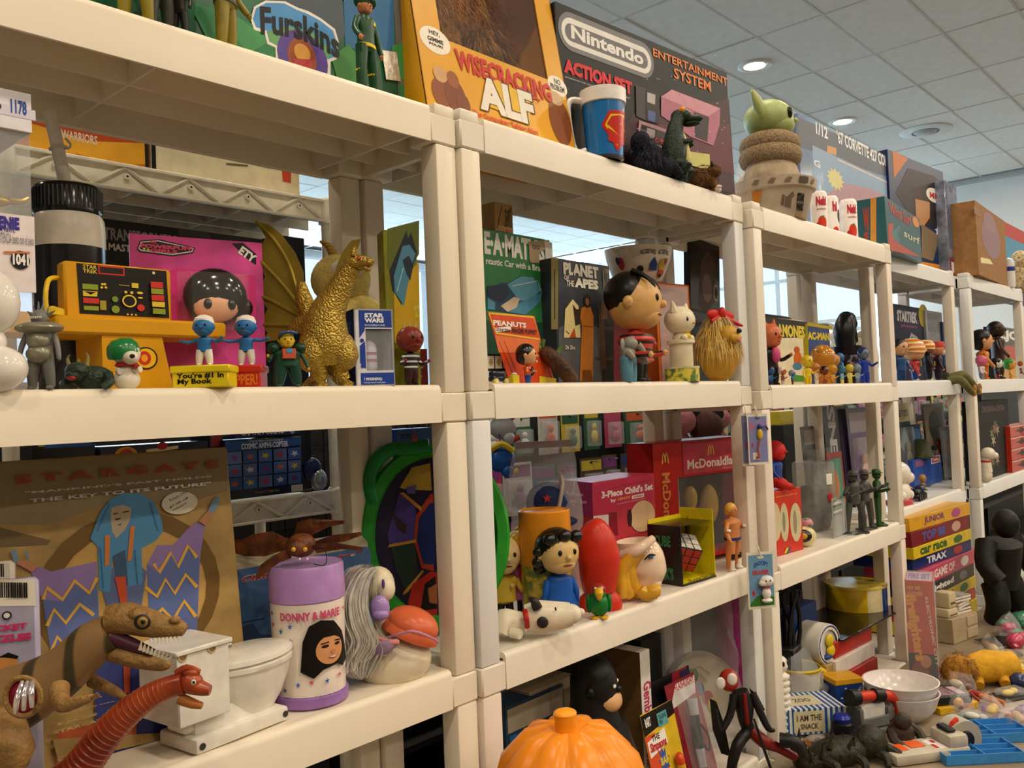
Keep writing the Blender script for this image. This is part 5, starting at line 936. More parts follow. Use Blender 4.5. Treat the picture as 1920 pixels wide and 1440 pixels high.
gm = M('b8781c', .12); ob('neck', lathe([(18*s, 0), (16*s, 20*s), (14*s, 30*s)], 18), gm, t); ob('head', J(ell(0, 0, 50*s, 27*s, 24*s, 26*s, 20, 12), ell(18*s, -14*s, 46*s, 17*s, 13*s, 13*s), ell(-18*s, 0, 66*s, 9*s, 6*s, 8*s), ell(30*s, -20*s, 50*s, 6*s, 5*s, 6*s)), gm, t)
p, s = at(1590, 716, .12, ZM3); t = th('black_rider_figure', 'black figure bending forward on a dark printed cup', 'toy figure', p, 15); bm_ = M('16161a', .35)
ob('cup', lathe([(24*s, 0), (26*s, 2*s), (28*s, 72*s), (26*s, 73*s)], 22), M('1c1818', .3), t); ob('cup_print', lathe([(27.4*s, 30*s), (28*s, 55*s)], 22, False), TWO('1c1818', '8a7a9a', 'noise', 60, .3), t)
ob('body', tube([(-14*s, 0, 72*s), (-18*s, 0, 100*s), (-4*s, -4*s, 122*s), (16*s, -8*s, 118*s)], [16*s, 20*s, 17*s, 11*s], 14), bm_, t); ob('head', J(ell(24*s, -10*s, 116*s, 11*s, 10*s, 12*s), tube([(22*s, -10*s, 126*s), (26*s, -12*s, 136*s)], [4*s, 1*s], 6, 1)), bm_, t)
for q in ([(14*s, -10*s, 112*s), (24*s, -12*s, 94*s), (32*s, -14*s, 82*s)], [(-12*s, -6*s, 74*s), (12*s, -10*s, 82*s), (16*s, -10*s, 72*s)]): ob('limb', tube(q, [8*s, 7*s, 5*s], 8), bm_, t)
p, s = at(1622, 716, .15, ZM3); t = th('cream_cloth_bundle', 'pale cream cloth bundle in clear film at the right of the third unit', 'bag', p, -20)
ob('cloth', J(ell(0, 0, 48*s, 30*s, 24*s, 50*s), ell(4*s, -4*s, 88*s, 20*s, 18*s, 16*s)), M('d8ceb2', .8, vary=.1, bump=.6, bsc=40), t)
# ================================================================ middle shelf, fourth and fifth unit
ZM4, y4 = ZM-.004, .05
for (u0, u1, vt, y, nm, lb, cc, fr) in (
  (1681, 1741, 570, .2, 'space_carton', 'dark blue space-themed carton with white title', '1c2440', [('t', .1, .78, .72, .93, 'STARTREK', 'dcdce4', .05), ('t', .2, .7, .7, .76, 'phasers', '9a3a8a', .03), ('e', .93, .9, .16, .16, 'b8a41e'), ('p', [(.2, .3), (.5, .65), (.7, .6), (.75, .4), (.5, .2)], 'b8bcc8'), ('p', [(.24, .32), (.5, .6), (.66, .57), (.7, .4), (.5, .24)], '3a4260')]),
  (1741, 1772, 582, .19, 'grey_blister_pack', 'grey blister pack with a red bit, next to the space carton', '9a9ea4', [('e', .4, .4, .2, .1, 'b84a3a'), ('r', .1, .7, .9, .95, '7a8088')]),
  (1772, 1797, 604, .18, 'blue_carton', 'small dark blue carton near the right post of the fourth unit', '263a6a', [('r', .1, .6, .9, .9, '1c2a4e'), ('r', .1, .1, .9, .4, '8a4a2a')])):
    A, B = pt(u0, 700, y, ZM4), pt(u1, 700, y, ZM4); H = Py(u0, vt, y).z-ZM4; boxAB(nm, lb, 'box', A, B, H, .05, M(cc, .5), frac=fr)
DOLLS = [
 (1690, 718, .075, 78, -20, 'c89a70', '24487a', '1e3a6a', '1a1614', .2, 'doll', 'dark-haired doll in blue at the left of the fourth unit'),
 (1716, 718, .07, 78, 20, 'd8a478', 'b0261e', '1f3a8a', None, .25, 'doll', 'round-headed doll in yellow and orange helmet and red shirt'),
 (1742, 718, .08, 76, 25, '8a5a3c', '15131a', '17141c', '1c1410', .17, 'doll', 'man doll in black coat beside the helmet doll'),
 (1760, 718, .075, 72, 25, 'c88a66', '2c1830', '241a2c', None, .18, 'doll', 'older man doll in red cap and purple coat'),
]
for (u, v, y, hp, yw, sk, tp, bt, hr, hd, nm, lb) in DOLLS:
    p, s = at(u, v, y, ZM4); t = fig(nm, lb, p, hp*s, yw, sk, tp, bt, hair=hr, hd=hd, hz=1.0, lg=.26, bw=.19, th_=.08, shoe='d8d4c0' if 'helmet' in lb else None, arms=((25, 20), (25, 30)), group='dolls on the fourth unit', n=8)
    if 'helmet' in lb:
        r = hd*hp*s; ob('helmet', X(lathe([(r*1.15, -.3*r), (r*1.2, 0), (r*1.1, .5*r), (r*.7, .95*r), (.05*r, 1.1*r)], 20), (0, .1*r, hp*s-r*.95), (8, 0, 0)), TWO('d8781e', 'e8d0a0', 'wave', 20, .3, .6), t); ob('chest_sign', X(text_mesh := ext([(-.3*r, -.3*r), (-.3*r, .3*r), (0, 0), (.3*r, .3*r), (.3*r, -.3*r), (.15*r, -.3*r), (.15*r, 0), (0, -.2*r), (-.15*r, 0), (-.15*r, -.3*r)], -.002, 0), (0, -.142*hp*s, .42*hp*s)), M('e0b82a', .3), t, False)
    if 'red cap' in lb:
        r = hd*hp*s; ob('cap', X(lathe([(r*1.05, 0), (r*1.05, .3*r), (r*.9, .75*r), (.05*r, .8*r)], 18), (0, 0, hp*s-r*.7)), M('c83a2a', .5), t); ob('beard', ell(0, -.7*r, hp*s-1.5*r, .6*r, .4*r, .5*r), M('c8c4b8', .7), t)
# khaki doll sitting on the shelf edge with its legs over
p = Py(1772, 712, .07); p.z = ZM4; s = mpp(p); t = th('sitting_doll', 'doll in khaki trousers and tan boots sitting on the shelf edge', 'doll', p, 0)
dv = lambda u, v, y: tuple(Py(u, v, y)-p)
ob('torso', tube([dv(1772, 712, .085), dv(1775, 700, .10), dv(1778, 690, .11)], [.022, .022, .016], 12), M('3a3c2a', .8), t)
ob('arm', tube([dv(1776, 694, .085), dv(1790, 700, .06), dv(1803, 698, .045)], [.01, .009, .007], 8), M('3a3a2c', .8), t); ob('hand', ell(*dv(1806, 698, .042), .008, .008, .007, 10, 6), M('a87848', .5), t)
for q in ([dv(1776, 712, .08), dv(1803, 703, .035), dv(1820, 716, .022), dv(1832, 732, .02)], [dv(1780, 714, .06), dv(1800, 712, .025), dv(1812, 724, .01), dv(1822, 735, .008)]):
    l = ob('leg', tube(q, [.017, .016, .014, .012], 12), M('6d6a40', .85, vary=.12, bump=.5, bsc=90), t); e = q[-1]; ob('boot', J(ell(e[0]+.008, e[1]-.004, e[2]-.004, .011, .011, .014), ell(e[0]+.016, e[1]-.006, e[2]+.012, .009, .009, .016)), M('a87230', .5), l)
# fifth unit
A, B = pt(1873, 700, .17, ZM4), pt(1935, 700, .17, ZM4); H = Py(1875, 612, .17).z-ZM4
boxAB('soldier_game_carton', 'carton with bold white lettering above an orange band, right edge', 'box', A, B, H, .06, M('2a2622', .3), frac=[('t', .1, .72, .8, .95, "I.JOE", 'e6e4de', .06), ('r', .0, .35, 1, .65, 'b8482a'), ('r', .1, .0, .6, .3, 'c89a4a'), ('r', .6, .05, 1, .6, '2a7a9a')])
for (u, v, y, hp, yw, sk, tp, bt, hr, hd, lb) in (
 (1845, 718, .06, 92, 30, 'd8a070', 'cc7a2a', 'c86a1e', '15110f', .2, 'black-haired vinyl figure in orange tunic, left of the fifth unit'),
 (1874, 718, .1, 108, 20, '3a2418', '3a2418', '34200f', '2c1a10', .13, 'tall dark brown furry figure on the fifth unit'),
 (1842, 718, .03, 46, 0, 'd86a8a', 'd0c8c8', '8a8a8e', None, .22, 'pink and silver cat-like figure at the front of the fifth unit'),
 (1871, 718, .035, 40, 20, 'e0dcd4', '17151a', '8a1e1e', '15120f', .24, 'black and white figure on a red base, fifth unit'),
 (1895, 718, .035, 38, 20, 'dc9a3a', 'e0a23c', 'd8902c', '3a8a3a', .26, 'tan figure in a green cap at the front of the fifth unit'),
 (1916, 718, .04, 36, 10, 'b0522a', '6a2a1e', '3a1c18', None, .2, 'small red-brown figure at the right edge of the fifth unit')):
    p, s = at(u, v, y, ZM4); fig('vinyl_figure', lb, p, hp*s, yw, sk, tp, bt, hair=hr, hd=hd, hz=1.0, lg=.28, bw=.18, th_=.08, arms=((30, 30), (30, 30)), group='figures on the fifth unit', n=8)
# ================================================================ low shelf, nearest unit
K10, K11, K12, K13, K14 = (0, 780, 3.4286), (0, 1040, 3.6), (400, 780, 3.4288), (380, 1000, 3.2722), (880, 760, 3.131)
VY = -math.degrees(YAW)          # yaw that turns a thing square to the viewer's side of the aisle
FH = Vector((FW.x, FW.y, 0)).normalized()
def tracer(t, crop=(0, 0, 1)):
    """photo position -> local point in the upright plane through the thing, d metres nearer the aisle"""
    inv = world_of(t).inverted(); o = Vector(t.location)
    def k(u, v, d=0.):
        r = ray(crop[0]+u/crop[2], crop[1]+v/crop[2]); q = o-FH*d; return tuple(inv @ (CAM+r*((q-CAM).dot(FH)/r.dot(FH))))
    return k
# desert carton
A, B = Vector((-.665, .125, ZL)), Vector((-.326, .108, ZL)); H = .348
t = boxAB('desert_carton', 'large sand-coloured carton with a robed figure in blue headdress', 'box', A, B, H, .05, M('a88a52', .45, vary=.2, sc=14), tilt=-7); L = t['L']
zz = lambda pts: ('l', pts, 26, 'd6a848')
pp(t, L, H, [('p', [(-400, 330), (1460, 215), (1460, 480), (1200, 560), (700, 560), (300, 700), (-400, 700)], '8d7d5c'), ('p', [(-400, 720), (0, 715), (160, 760), (330, 800), (300, 830), (-400, 860)], '6d5a3a'),
  ('e', 860, 1130, 560, 520, '6e5224'), ('e', 860, 1150, 470, 430, 'b8924e'), ('e', 860, 1130, 545, 505, '6e5224') if False else ('e', 860, 1150, 460, 420, 'bb9856'),
  ('p', [(195, 1000), (240, 965), (330, 1000), (620, 935), (640, 1500), (330, 1560), (270, 1180)], '8a72a8'), ('p', [(940, 960), (1010, 830), (1110, 830), (1200, 730), (1262, 680), (1315, 705), (1285, 900), (1262, 1420), (960, 1450)], '8a72a8'),
  ('p', [(272, 1180), (400, 1190), (480, 1080), (570, 1140), (625, 1060), (640, 1500), (330, 1560)], '5a6aa0'), ('p', [(945, 950), (1010, 1010), (1090, 890), (1140, 970), (1200, 850), (1280, 910), (1262, 1420), (960, 1450)], '5a6aa0'),
  zz([(275, 1180), (300, 1105), (400, 1180), (478, 1060), (572, 1138), (622, 1040)]), zz([(300, 1350), (345, 1245), (420, 1330), (510, 1210), (600, 1280)]), zz([(320, 1530), (365, 1420), (440, 1500), (530, 1390), (600, 1460)]),
  zz([(985, 950), (1020, 1005), (1095, 880), (1140, 970), (1205, 835), (1262, 910)]), zz([(930, 1100), (1005, 1160), (1060, 1050), (1120, 1140), (1190, 1020), (1262, 1100)]), zz([(960, 1320), (1040, 1240), (1110, 1310), (1180, 1190), (1255, 1290)]),
  ('p', [(640, 1070), (800, 880), (940, 1000), (900, 1250), (700, 1290)], '5a6690'), ('p', [(575, 790), (640, 620), (700, 540), (790, 495), (900, 500), (990, 560), (1030, 650), (1045, 740), (1000, 800), (905, 850), (910, 1080), (820, 1095), (720, 900), (700, 1135), (635, 1120), (625, 840)], '4a86b4'), ('p', [(720, 900), (800, 860), (820, 1090), (740, 1030)], '3a5270'),
  ('p', [(712, 590), (780, 570), (838, 590), (835, 660), (800, 730), (740, 790), (715, 740), (705, 660)], 'a89a80'), ('p', [(735, 660), (770, 655), (770, 665), (735, 672)], '3a3038'), ('p', [(745, 700), (778, 692), (768, 705)], '4a3a6a'), ('l', [(785, 620), (825, 612)], 7, '2a2a34'), ('l', [(722, 632), (752, 625)], 7, '2a2a34'),
  ('p', [(668, 770), (702, 765), (695, 960), (668, 965)], 'c8783a'), ('p', [(832, 710), (862, 708), (838, 930), (812, 935)], 'c8783a'), ('p', [(732, 1035), (800, 1030), (812, 1200), (770, 1210)], 'c04a2a'), ('l', [(640, 850), (660, 1110)], 6, '3a6a94'), ('l', [(860, 860), (880, 1080)], 6, '3a6a94'), ('l', [(620, 740), (700, 560)], 6, '3a6a94'), ('l', [(960, 560), (1010, 740)], 6, '3a6a94'),
  ('p', [(1270, 680), (1320, 620), (1350, 590), (1370, 620), (1315, 705)], 'b07a5a'), ('p', [(1330, 610), (1350, 560), (1395, 508), (1405, 540), (1375, 610), (1345, 625)], '6a8aa8'), ('p', [(100, 950), (150, 925), (240, 965), (200, 1005)], 'b07a5a'), ('p', [(62, 870), (85, 950), (110, 930), (95, 855)], '6a8aa8'), ('p', [(155, 868), (165, 920), (178, 920), (170, 865)], '6a8aa8'),
  ('e', 1147, 560, 115, 72, 'cfc8b4'), ('t', 1075, 530, 1200, 498, 'Rebate Offer', '3a342c', .0, 0, 22), ('t', 1072, 572, 1208, 545, '$1.00 off', '241f1a', .03, 0, 22), ('t', 1095, 595, 1195, 575, 'STARGATE', '3a342c', .01, 0, 22),
  ('t', 92, 442, 1395, 285, 'S T A R G A T E', '94432f', .05), ('t', 150, 505, 1350, 382, '"MANKIND\'S PAST HOLDS', 'c8c8ce', .03), ('t', 180, 560, 1345, 425, 'THE KEY TO ITS FUTURE"', 'c8c8ce', .03),
  ('p', [(600, 1560), (900, 1480), (1250, 1460), (1250, 2080), (600, 2200)], '39407e')], crop=K10)
pp(t, L, H, [('p', [(370, 1190), (900, 1080), (910, 1280), (370, 1400)], 'a8502e'), ('p', [(340, 1240), (1200, 1190), (1210, 1215), (380, 1400)], 'a08250'), ('t', 380, 1075, 760, 985, 'JUGUETE OFF', 'b89a62', .05), ('t', 372, 1150, 640, 1060, 'DOS', 'b89a62', .05), ('t', 345, 1210, 720, 1085, 'STARGATE', 'b89a62', .05), ('t', 372, 1395, 470, 1330, 'CH', 'b89a62', .05), ('p', [(815, 740), (860, 740), (860, 930), (820, 930)], 'b0482c')], crop=K11, eps=.008)
# pocket puzzle packs at the left edge
for i, (u, v, y, cc) in enumerate(((26, 1080, .108, 'e6ddd0'), (72, 1150, .088, 'a8a4bc'))):
    B = Py(u, v, y); B.z = ZL; A = B+Vector((-.085, .05, 0)); H = Py((24, 62)[i], (1052, 1084)[i], y).z-ZL
    t = boxAB('puzzle_pack', ('pocket puzzle pack behind, only its white edge showing', 'lilac pocket puzzle pack with pink lettering and a barcode')[i], 'box', A, B, H, .012, M(cc, .4), bev=.004, crop=K11, group='pocket puzzle packs',
        front=[('p', [(-300, 170), (235, 165), (245, 345), (-300, 350)], 'ece4d4')]+[('r', -20+j*15+random.randint(0, 4), 290, -14+j*15+random.randint(3, 7), 185, '1c1a1a') for j in range(14)]+[('t', 30, 305, 130, 290, '10014', '1c1a1a', .0), ('t', -145, 530, 185, 455, 'POCKET', 'cc2f6a', .06), ('t', -160, 608, 215, 520, 'PUZZLES', 'cc2f6a', .06), ('e', 50, 407, 34, 28, '1c1a1c'), ('e', 50, 407, 22, 18, 'd8d4d0'), ('e', 50, 740, 75, 75, 'c88a4a'), ('p', [(-10, 690), (60, 655), (130, 680), (120, 700), (40, 690)], '17130f')] if i else [('p', [(0, 60), (62, 55), (62, 160), (0, 160)], 'efe8da'), ('r', 5, 150, 14, 60, '1c1a1a'), ('r', 20, 150, 26, 60, '1c1a1a')])
# big toothed dinosaur
p = Py(70, 1330, .02); p.z = ZL; t = th('toothed_dinosaur_toy', 'tan striped meat-eating dinosaur toy with open toothed jaws', 'toy dinosaur', p, VY)
k = tracer(t, K11); s = mpp(p)/3.6; TA = TWO('3f3820', '8f6e45', 'wave', 7, .5, .16, .08, bump=.0, dist=5, ax=0); TB = M('94703f', .45, vary=.14, sc=70, bump=.7, bsc=190)
ob('body', tube([k(-330, 1150, -.02), k(-130, 1060), k(90, 980), k(270, 890), k(420, 790), k(530, 690), k(640, 590), k(760, 520)], [150*s, 210*s, 225*s, 195*s, 168*s, 155*s, 148*s, 125*s], 20), TA, t)
ob('tail', tube([k(-330, 1150, -.02), k(-700, 1200, -.05), k(-1000, 1250, -.1)], [150*s, 80*s, 20*s], 14), TA, t)
ob('skull', J(tube([k(740, 440), k(860, 430), k(980, 455), k(1100, 485), k(1210, 500), k(1250, 515)], [100*s, 108*s, 98*s, 78*s, 60*s, 34*s], 18), ell(*k(930, 400, .008), 70*s, 60*s, 40*s), ell(*k(1180, 440, .006), 40*s, 34*s, 26*s), ell(*k(780, 560, .0), 80*s, 70*s, 110*s)), TB, t)
ob('lower_jaw', tube([k(760, 650), k(880, 690), k(1010, 725), k(1100, 745), k(1150, 740)], [70*s, 66*s, 54*s, 40*s, 18*s], 16), TB, t)
ob('mouth_lining', tube([k(760, 560, .004), k(900, 610, .004), k(1040, 660, .004)], [58*s, 44*s, 22*s], 12), M('4a2434', .35), t)
tm = M('e8e0c8', .3)
for i in range(9):
    a = k(945+i*24, 640+i*9, .055-i*.003); b = k(955+i*25, 585+i*13, .058-i*.003); ob('tooth', tube([a, b], [13*s, 2.5*s], 6, 1), tm, t)
    if i < 8: a = k(1015+i*27, 565-i*2, .06-i*.004); b = k(1018+i*27, 610-i*4+(i % 3)*8, .061-i*.004); ob('tooth', tube([a, b], [11*s, 2*s], 6, 1), tm, t)
ob('eye_socket', ell(*k(960, 455, .05), 55*s, 20*s, 50*s), M('241a10', .4), t); ob('eye', ell(*k(962, 455, .058), 34*s, 20*s, 34*s), M('8a6a2a', .12), t); ob('pupil', ell(*k(965, 455, .0675), 15*s, 9*s, 16*s, 10, 6), M('0c0a08', .08), t)
ob('wound', X(ell(0, 0, 0, 105*s, 40*s, 120*s, 18, 12), k(155, 960, .1), (0, 20, 0)), M('8a1430', .2, vary=.3, sc=90), t)
ob('wound_bones', J(*[tube([k(105+55*i, 1060-20*i, .118), k(120+45*i, 960-15*i, .134), k(150+35*i, 860, .122)], [15*s, 18*s, 12*s], 8) for i in range(3)]), M('c8c4c8', .15, m=.6), t)
ob('wound_rim', tube([k(155+118*math.cos(a), 960+130*math.sin(a), .105) for a in [i*math.pi/8 for i in range(17)]], 17*s, 8, 2), TB, t)
ob('arm', tube([k(400, 900, .07), k(420, 1010, .09), k(540, 990, .1), k(620, 965, .105)], [62*s, 50*s, 32*s, 22*s], 12), TB, t); ob('arm', tube([k(620, 850, -.02), k(760, 915, -.01), k(850, 970, 0)], [48*s, 36*s, 20*s], 10), TB, t)
ob('claws', J(*[tube([k(610, 970, .105), k(670+d, 945+d, .11)], [12*s, 4*s], 6, 1) for d in (0, 14, -12)]), TB, t)
ob('thigh', ell(*k(-10, 1230, .05), 190*s, 130*s, 190*s, 22, 14), TB, t)
for dd in (.05, -.05): ob('leg', tube([k(-60, 1100, dd*.6), k(-20, 1190, dd), k(90, 1330, dd*1.3), k(20, 1500, dd*1.2), k(110, 1660, dd*1.2), (k(110, 1660, dd*1.2)[0], k(110, 1660, dd*1.2)[1], .012)], [40*s, 140*s, 125*s, 75*s, 60*s, 50*s], 16), TB, t, True, 89)
# long-necked dinosaur
p = Py(110, 1470, .005); p.z = ZL; t = th('long_necked_dinosaur_toy', 'red and orange long-necked dinosaur toy in front of the toothed one', 'toy dinosaur', p, VY)
k = tracer(t, K11); s = mpp(p)/3.6; RD = TWO('7a2018', 'b0501e', 'noise', 26, .3, .52, .2, bump=.15)
pts = [(430, 1560), (560, 1420), (690, 1245), (830, 1095), (980, 975), (1130, 900), (1240, 870)]
ob('neck', tube([k(*q) for q in pts], [150*s, 118*s, 108*s, 98*s, 86*s, 76*s, 72*s], 22, 5), RD, t)
rings = []
P5 = smooth_path([k(*q) for q in pts], 5)
for i in range(4, len(P5)-4):
    r = (130-70*i/len(P5))*s; d = (P5[i+1]-P5[i-1]).normalized(); q = d.to_track_quat('Z', 'Y'); V, F = lathe([(r*.88, -r*.16), (r*1.06, -r*.04), (r*1.06, r*.04), (r*.88, r*.16)], 20, False); rings.append(([tuple(P5[i]+q @ Vector(v)) for v in V], F))
ob('neck_folds', J(*rings), RD, t)
ob('head', J(ell(*k(1290, 865), 82*s, 62*s, 72*s, 18, 12), tube([k(1290, 880), k(1370, 905), k(1420, 915)], [62*s, 48*s, 34*s], 14), ell(*k(1290, 800), 62*s, 36*s, 36*s), tube([k(1190, 800), k(1260, 765), k(1350, 790)], [24*s, 26*s, 18*s], 8)), RD, t)
ob('jaw', tube([k(1210, 970), k(1300, 1005), k(1365, 1020)], [42*s, 34*s, 22*s], 12), M('a8622a', .35, vary=.12), t)
ob('eye', ell(*k(1306, 862, .034), 17*s, 12*s, 19*s, 12, 8), M('d8cfc0', .1), t); ob('pupil', ell(*k(1308, 862, .041), 8*s, 6*s, 10*s, 8, 6), M('0e0c0c', .1), t)
ob('body', J(ell(*k(240, 1660, 0), 260*s, 190*s, 165*s, 20, 12)), RD, t)
for x, d in ((100, .06), (330, .06), (80, -.05), (350, -.05)): a = k(x, 1740, d); ob('leg', tube([a, (a[0], a[1], .006)], [75*s, 60*s], 12, 1), RD, t)
# white toy toilet
p = Vector((-.462, .012, ZL)); t = th('toy_toilet', 'white plastic toy toilet with closed lid and square tank', 'toy', p, 7); WP = M('e6e0d4', .22); s = mpp(p)
iv = world_of(t).inverted(); lp = lambda u, v, y: iv @ Py(u, v, y)
a = lp(331, 1222, .012); b = lp(428, 1194, .02); c = lp(332, 1370, .012); tz0, tz1 = c.z, a.z; x0, x1 = a.x, b.x; wd = .078
ob('tank', bx(x0, 0, tz0, x1, wd, tz1-.004, .0015), WP, t); ob('tank_lid', bx(x0-.003, -.003, tz1-.006, x1+.004, wd+.003, tz1, .0015), WP, t)
for u, v in ((340.3, 1230.5), (400, 1214.5)): q = lp(u, v, .013); ob('screw_hole', X(lathe([(.0045, 0), (.006, 0), (.006, .0015), (.0045, .0015)], 14, False), (q.x, 0, q.z), (90, 0, 0)), M('b8a88a', .5), t); ob('screw', X(lathe([(.0008, .0003), (.0045, .0003), (.0045, .0008), (.0008, .0008)], 12), (q.x, 0, q.z), (90, 0, 0)), M('8a6a3a', .5), t)
q = lp(432, 1213, .02); ob('flush_lever', X(lathe([(.001, 0), (.0045, 0), (.0045, .008), (.001, .009)], 14), (x1, .01, q.z), (0, 90, 0)), M('c8c8c4', .15, m=.8), t)
e = lp(568, 1235, .03); cx = (x1+e.x)/2; rx = (e.x-x1)/2+.006; zs = lp(500, 1262, .015).z
ob('bowl', X(lathe([(.3, -.075/.05), (.45, -1.3), (.78, -.75), (.95, -.25), (1.0, 0)], 32), (cx, wd/2, zs), s=(rx, wd/2*1.05, .05)), WP, t)
ob('seat', X(lathe([(.98, 0), (1.04, .06), (1.04, .16), (.98, .2)], 32), (cx, wd/2, zs), s=(rx, wd/2*1.07, .05)), WP, t); ob('seat_lid', X(lathe([(1.0, .22), (1.06, .26), (1.04, .36), (.8, .44), (.02, .46)], 32), (cx, wd/2, zs), (0, -1, 0), (rx, wd/2*1.07, .05)), WP, t)
b1 = iv @ Pz(546, 1350, ZL)
ob('pedestal', J(bx(x0+.03, .016, .0, cx+.012, wd-.016, zs-.03, .008, 2), bx(x0+.02, .02, .02, x1+.01, wd-.02, tz0, .004)), WP, t); ob('base_plinth', bx(x0+.022, .002, 0, b1.x, wd-.002, .018, .004, 2), WP, t)
for x in (x0+.03, b1.x-.006): ob('foot_hole', X(lathe([(.0005, 0), (.004, 0), (.004, .001), (.0005, .001)], 12), (x, .002, .009), (90, 0, 0)), M('3a342c', .5), t)
# tin lunch box with a blue picture
A, B = Py(434, 1180, .2), Py(702, 1120, .2); A.z = B.z = ZL; H = Py(560, 1027, .2).z-ZL
t = boxAB('lunch_box', 'worn blue tin lunch box with red cursive lettering', 'lunch box', A, B, H, .07, M('cfc4a4', .4, vary=.25, sc=25), bev=.012, body='tin', crop=K12, front=[('o', 112, 1760, 1010, 832, '4a6ea0', .16), ('p', [(120, 1380), (250, 1330), (300, 1400), (450, 1420), (450, 1750), (120, 1750)], '33466a'), ('p', [(330, 1480), (520, 1300), (600, 1330), (600, 1500)], 'd0a42a'), ('p', [(300, 1510), (560, 1420), (600, 1560), (300, 1560)], 'b04a24'), ('l', [(180, 1330), (330, 1300)], 8, '24344a'), ('t', 180, 1085, 420, 985, 'Chitty', 'e6d8cc', .06, .2), ('t', 182, 1082, 416, 990, 'Chitty', 'a82a2c', .035, .2), ('t', 640, 975, 795, 900, 'Bang', 'a82a2c', .035, .2), ('t', 798, 918, 912, 872, 'Bang', 'e6d8cc', .05, .2), ('t', 799, 917, 910, 874, 'Bang', 'a82a2c', .035, .2), ('t', 915, 880, 952, 865, '"', 'a82a2c', .03)])
# flask with lilac cup
p = Vector((-.252, .078, ZL)); s = mpp(p); r = 69*s; zc0 = Py(575, 1138, .03).z-ZL; zc1 = Py(575, 1068, .03).z-ZL
t = th('insulated_flask', 'white flask with lilac cap and base, printed with a dark-haired face', 'flask', p, 0)
ob('body', lathe([(r*.94, .012), (r*.955, .016), (r*.97, zc0*.5), (r*.99, zc0), (r*.9, zc0+.002)], 44), M('efe3d6', .25), t); ob('base', lathe([(r*.97, 0), (r*1.02, .002), (r*1.02, .014), (r*.96, .016)], 44), M('9a6fb4', .3), t)
ob('cap', lathe([(r*.985, zc0), (r*1.02, zc0+.002), (r*1.0, zc1-.004), (r*.96, zc1), (r*.9, zc1-.0015), (.002, zc1-.001)], 44), M('b188c4', .28), t)
ob('cap_handle', X(tube([(0, 0, 0), (.012, 0, -.002), (.016, 0, -.014), (.012, 0, -.026), (0, 0, -.028)], .0035, 8, 3), (r*.8, r*.52, zc1-.008), (0, 0, 20)), M('a57cba', .3), t)
wr = cyl_wrap(r*.955, r*.99, .014, zc0, zc0-.014, -128); h = zc0-.014; HAIR = '14100f'
stars = [('p', [(x+c[0], z+c[1]*1) for c in [(q[0], q[1]*9) for q in star(0, 0, .004, .35)]], cc) for x, z, cc in [(-.055, .9, '3a5a9a'), (-.052, .78, 'd0506a'), (-.035, .72, '2a6ab4'), (-.042, .6, 'd0506a'), (-.05, .5, '3a5a9a'), (-.02, .62, '3a6ab0'), (-.03, .5, '3a5a9a'), (-.046, .34, 'd0506a'), (-.02, .78, '2a6ab4'), (-.012, .16, '2a6ab4'), (.005, .18, 'd0506a'), (.025, .17, '2a6ab4'), (.045, .2, 'd0506a'), (.06, .25, '3a5a9a'), (-.03, .1, '3a5a9a'), (.055, .9, 'd0506a')]]
prt2(t, 1, h, stars+[('t', -.032, .84, .046, .93, 'DONNY & MARIE', 'd04a78', .04), ('p', [(-.008, .3), (-.004, .62), (.004, .78), (.018, .83), (.036, .8), (.05, .66), (.056, .5), (.06, .34), (.05, .28), (.04, .33), (.02, .3), (.008, .22)], HAIR), ('e', .03, .5, .019, .155, 'd99a66'), ('p', [(.01, .56), (.02, .64), (.036, .64), (.05, .58), (.044, .68), (.02, .7), (.012, .66)], HAIR), ('e', .023, .545, .005, .016, '2a1c18'), ('e', .04, .55, .004, .016, '2a1c18'), ('l', [(.017, .575), (.028, .585)], .012, HAIR), ('l', [(.036, .59), (.045, .58)], .012, HAIR), ('p', [(.025, .425), (.041, .435), (.034, .4)], 'a8302c'), ('p', [(.027, .425), (.039, .432), (.034, .412)], 'f4efe8'), ('e', .033, .48, .003, .02, 'c8855a'), ('t', -.03, .02, .055, .035, 'osbro productions keep bottle clean always', '241c20', .02)], wrap=wr, rough=.3)
# rubber bat on the flask
q = p.copy(); q.z = ZL+zc1; t = th('rubber_bat', 'brown rubber bat with spread wings lying on the flask cap', 'toy', q, VY); k = tracer(t, K12); s = mpp(q)/3.4288; BR = M('6a3a1c', .45, vary=.3, sc=60, bump=.5, bsc=120)
ob('body', J(ell(*k(565, 830, .012), 95*s, 80*s, 78*s), ell(*k(530, 850, .03), 62*s, 50*s, 52*s)), BR, t)
for pts, dd in (([(480, 790), (380, 740), (250, 760), (100, 850), (200, 880), (330, 880), (420, 850), (500, 860)], 0), ([(520, 760), (540, 680), (620, 660), (720, 665), (840, 672), (740, 690), (640, 740), (600, 780)], -.03), ([(640, 810), (780, 780), (950, 745), (860, 780), (760, 800), (660, 830)], .0), ([(640, 830), (760, 815), (960, 843), (820, 835), (660, 860)], .02), ([(480, 850), (380, 900), (300, 960), (270, 1040), (330, 990), (420, 920), (500, 890)], .03), ([(480, 780), (300, 790), (100, 800), (220, 815), (420, 820)], -.04)):
    V = [k(x, y, dd) for x, y in pts]; n = len(V); top = [(v[0], v[1], v[2]) for v in V]; bot = [(v[0], v[1]+.002, v[2]-.005) for v in V]; c = tuple(sum(v[i] for v in top)/n for i in range(3)); c = (c[0], c[1]-.004, c[2]+.006)
    ob('wing', (top+bot+[c], [(2*n, i, (i+1) % n) for i in range(n)]+[(i, i+n, (i+1) % n+n, (i+1) % n) for i in range(n)]+[tuple(range(n, 2*n))]), BR, t)
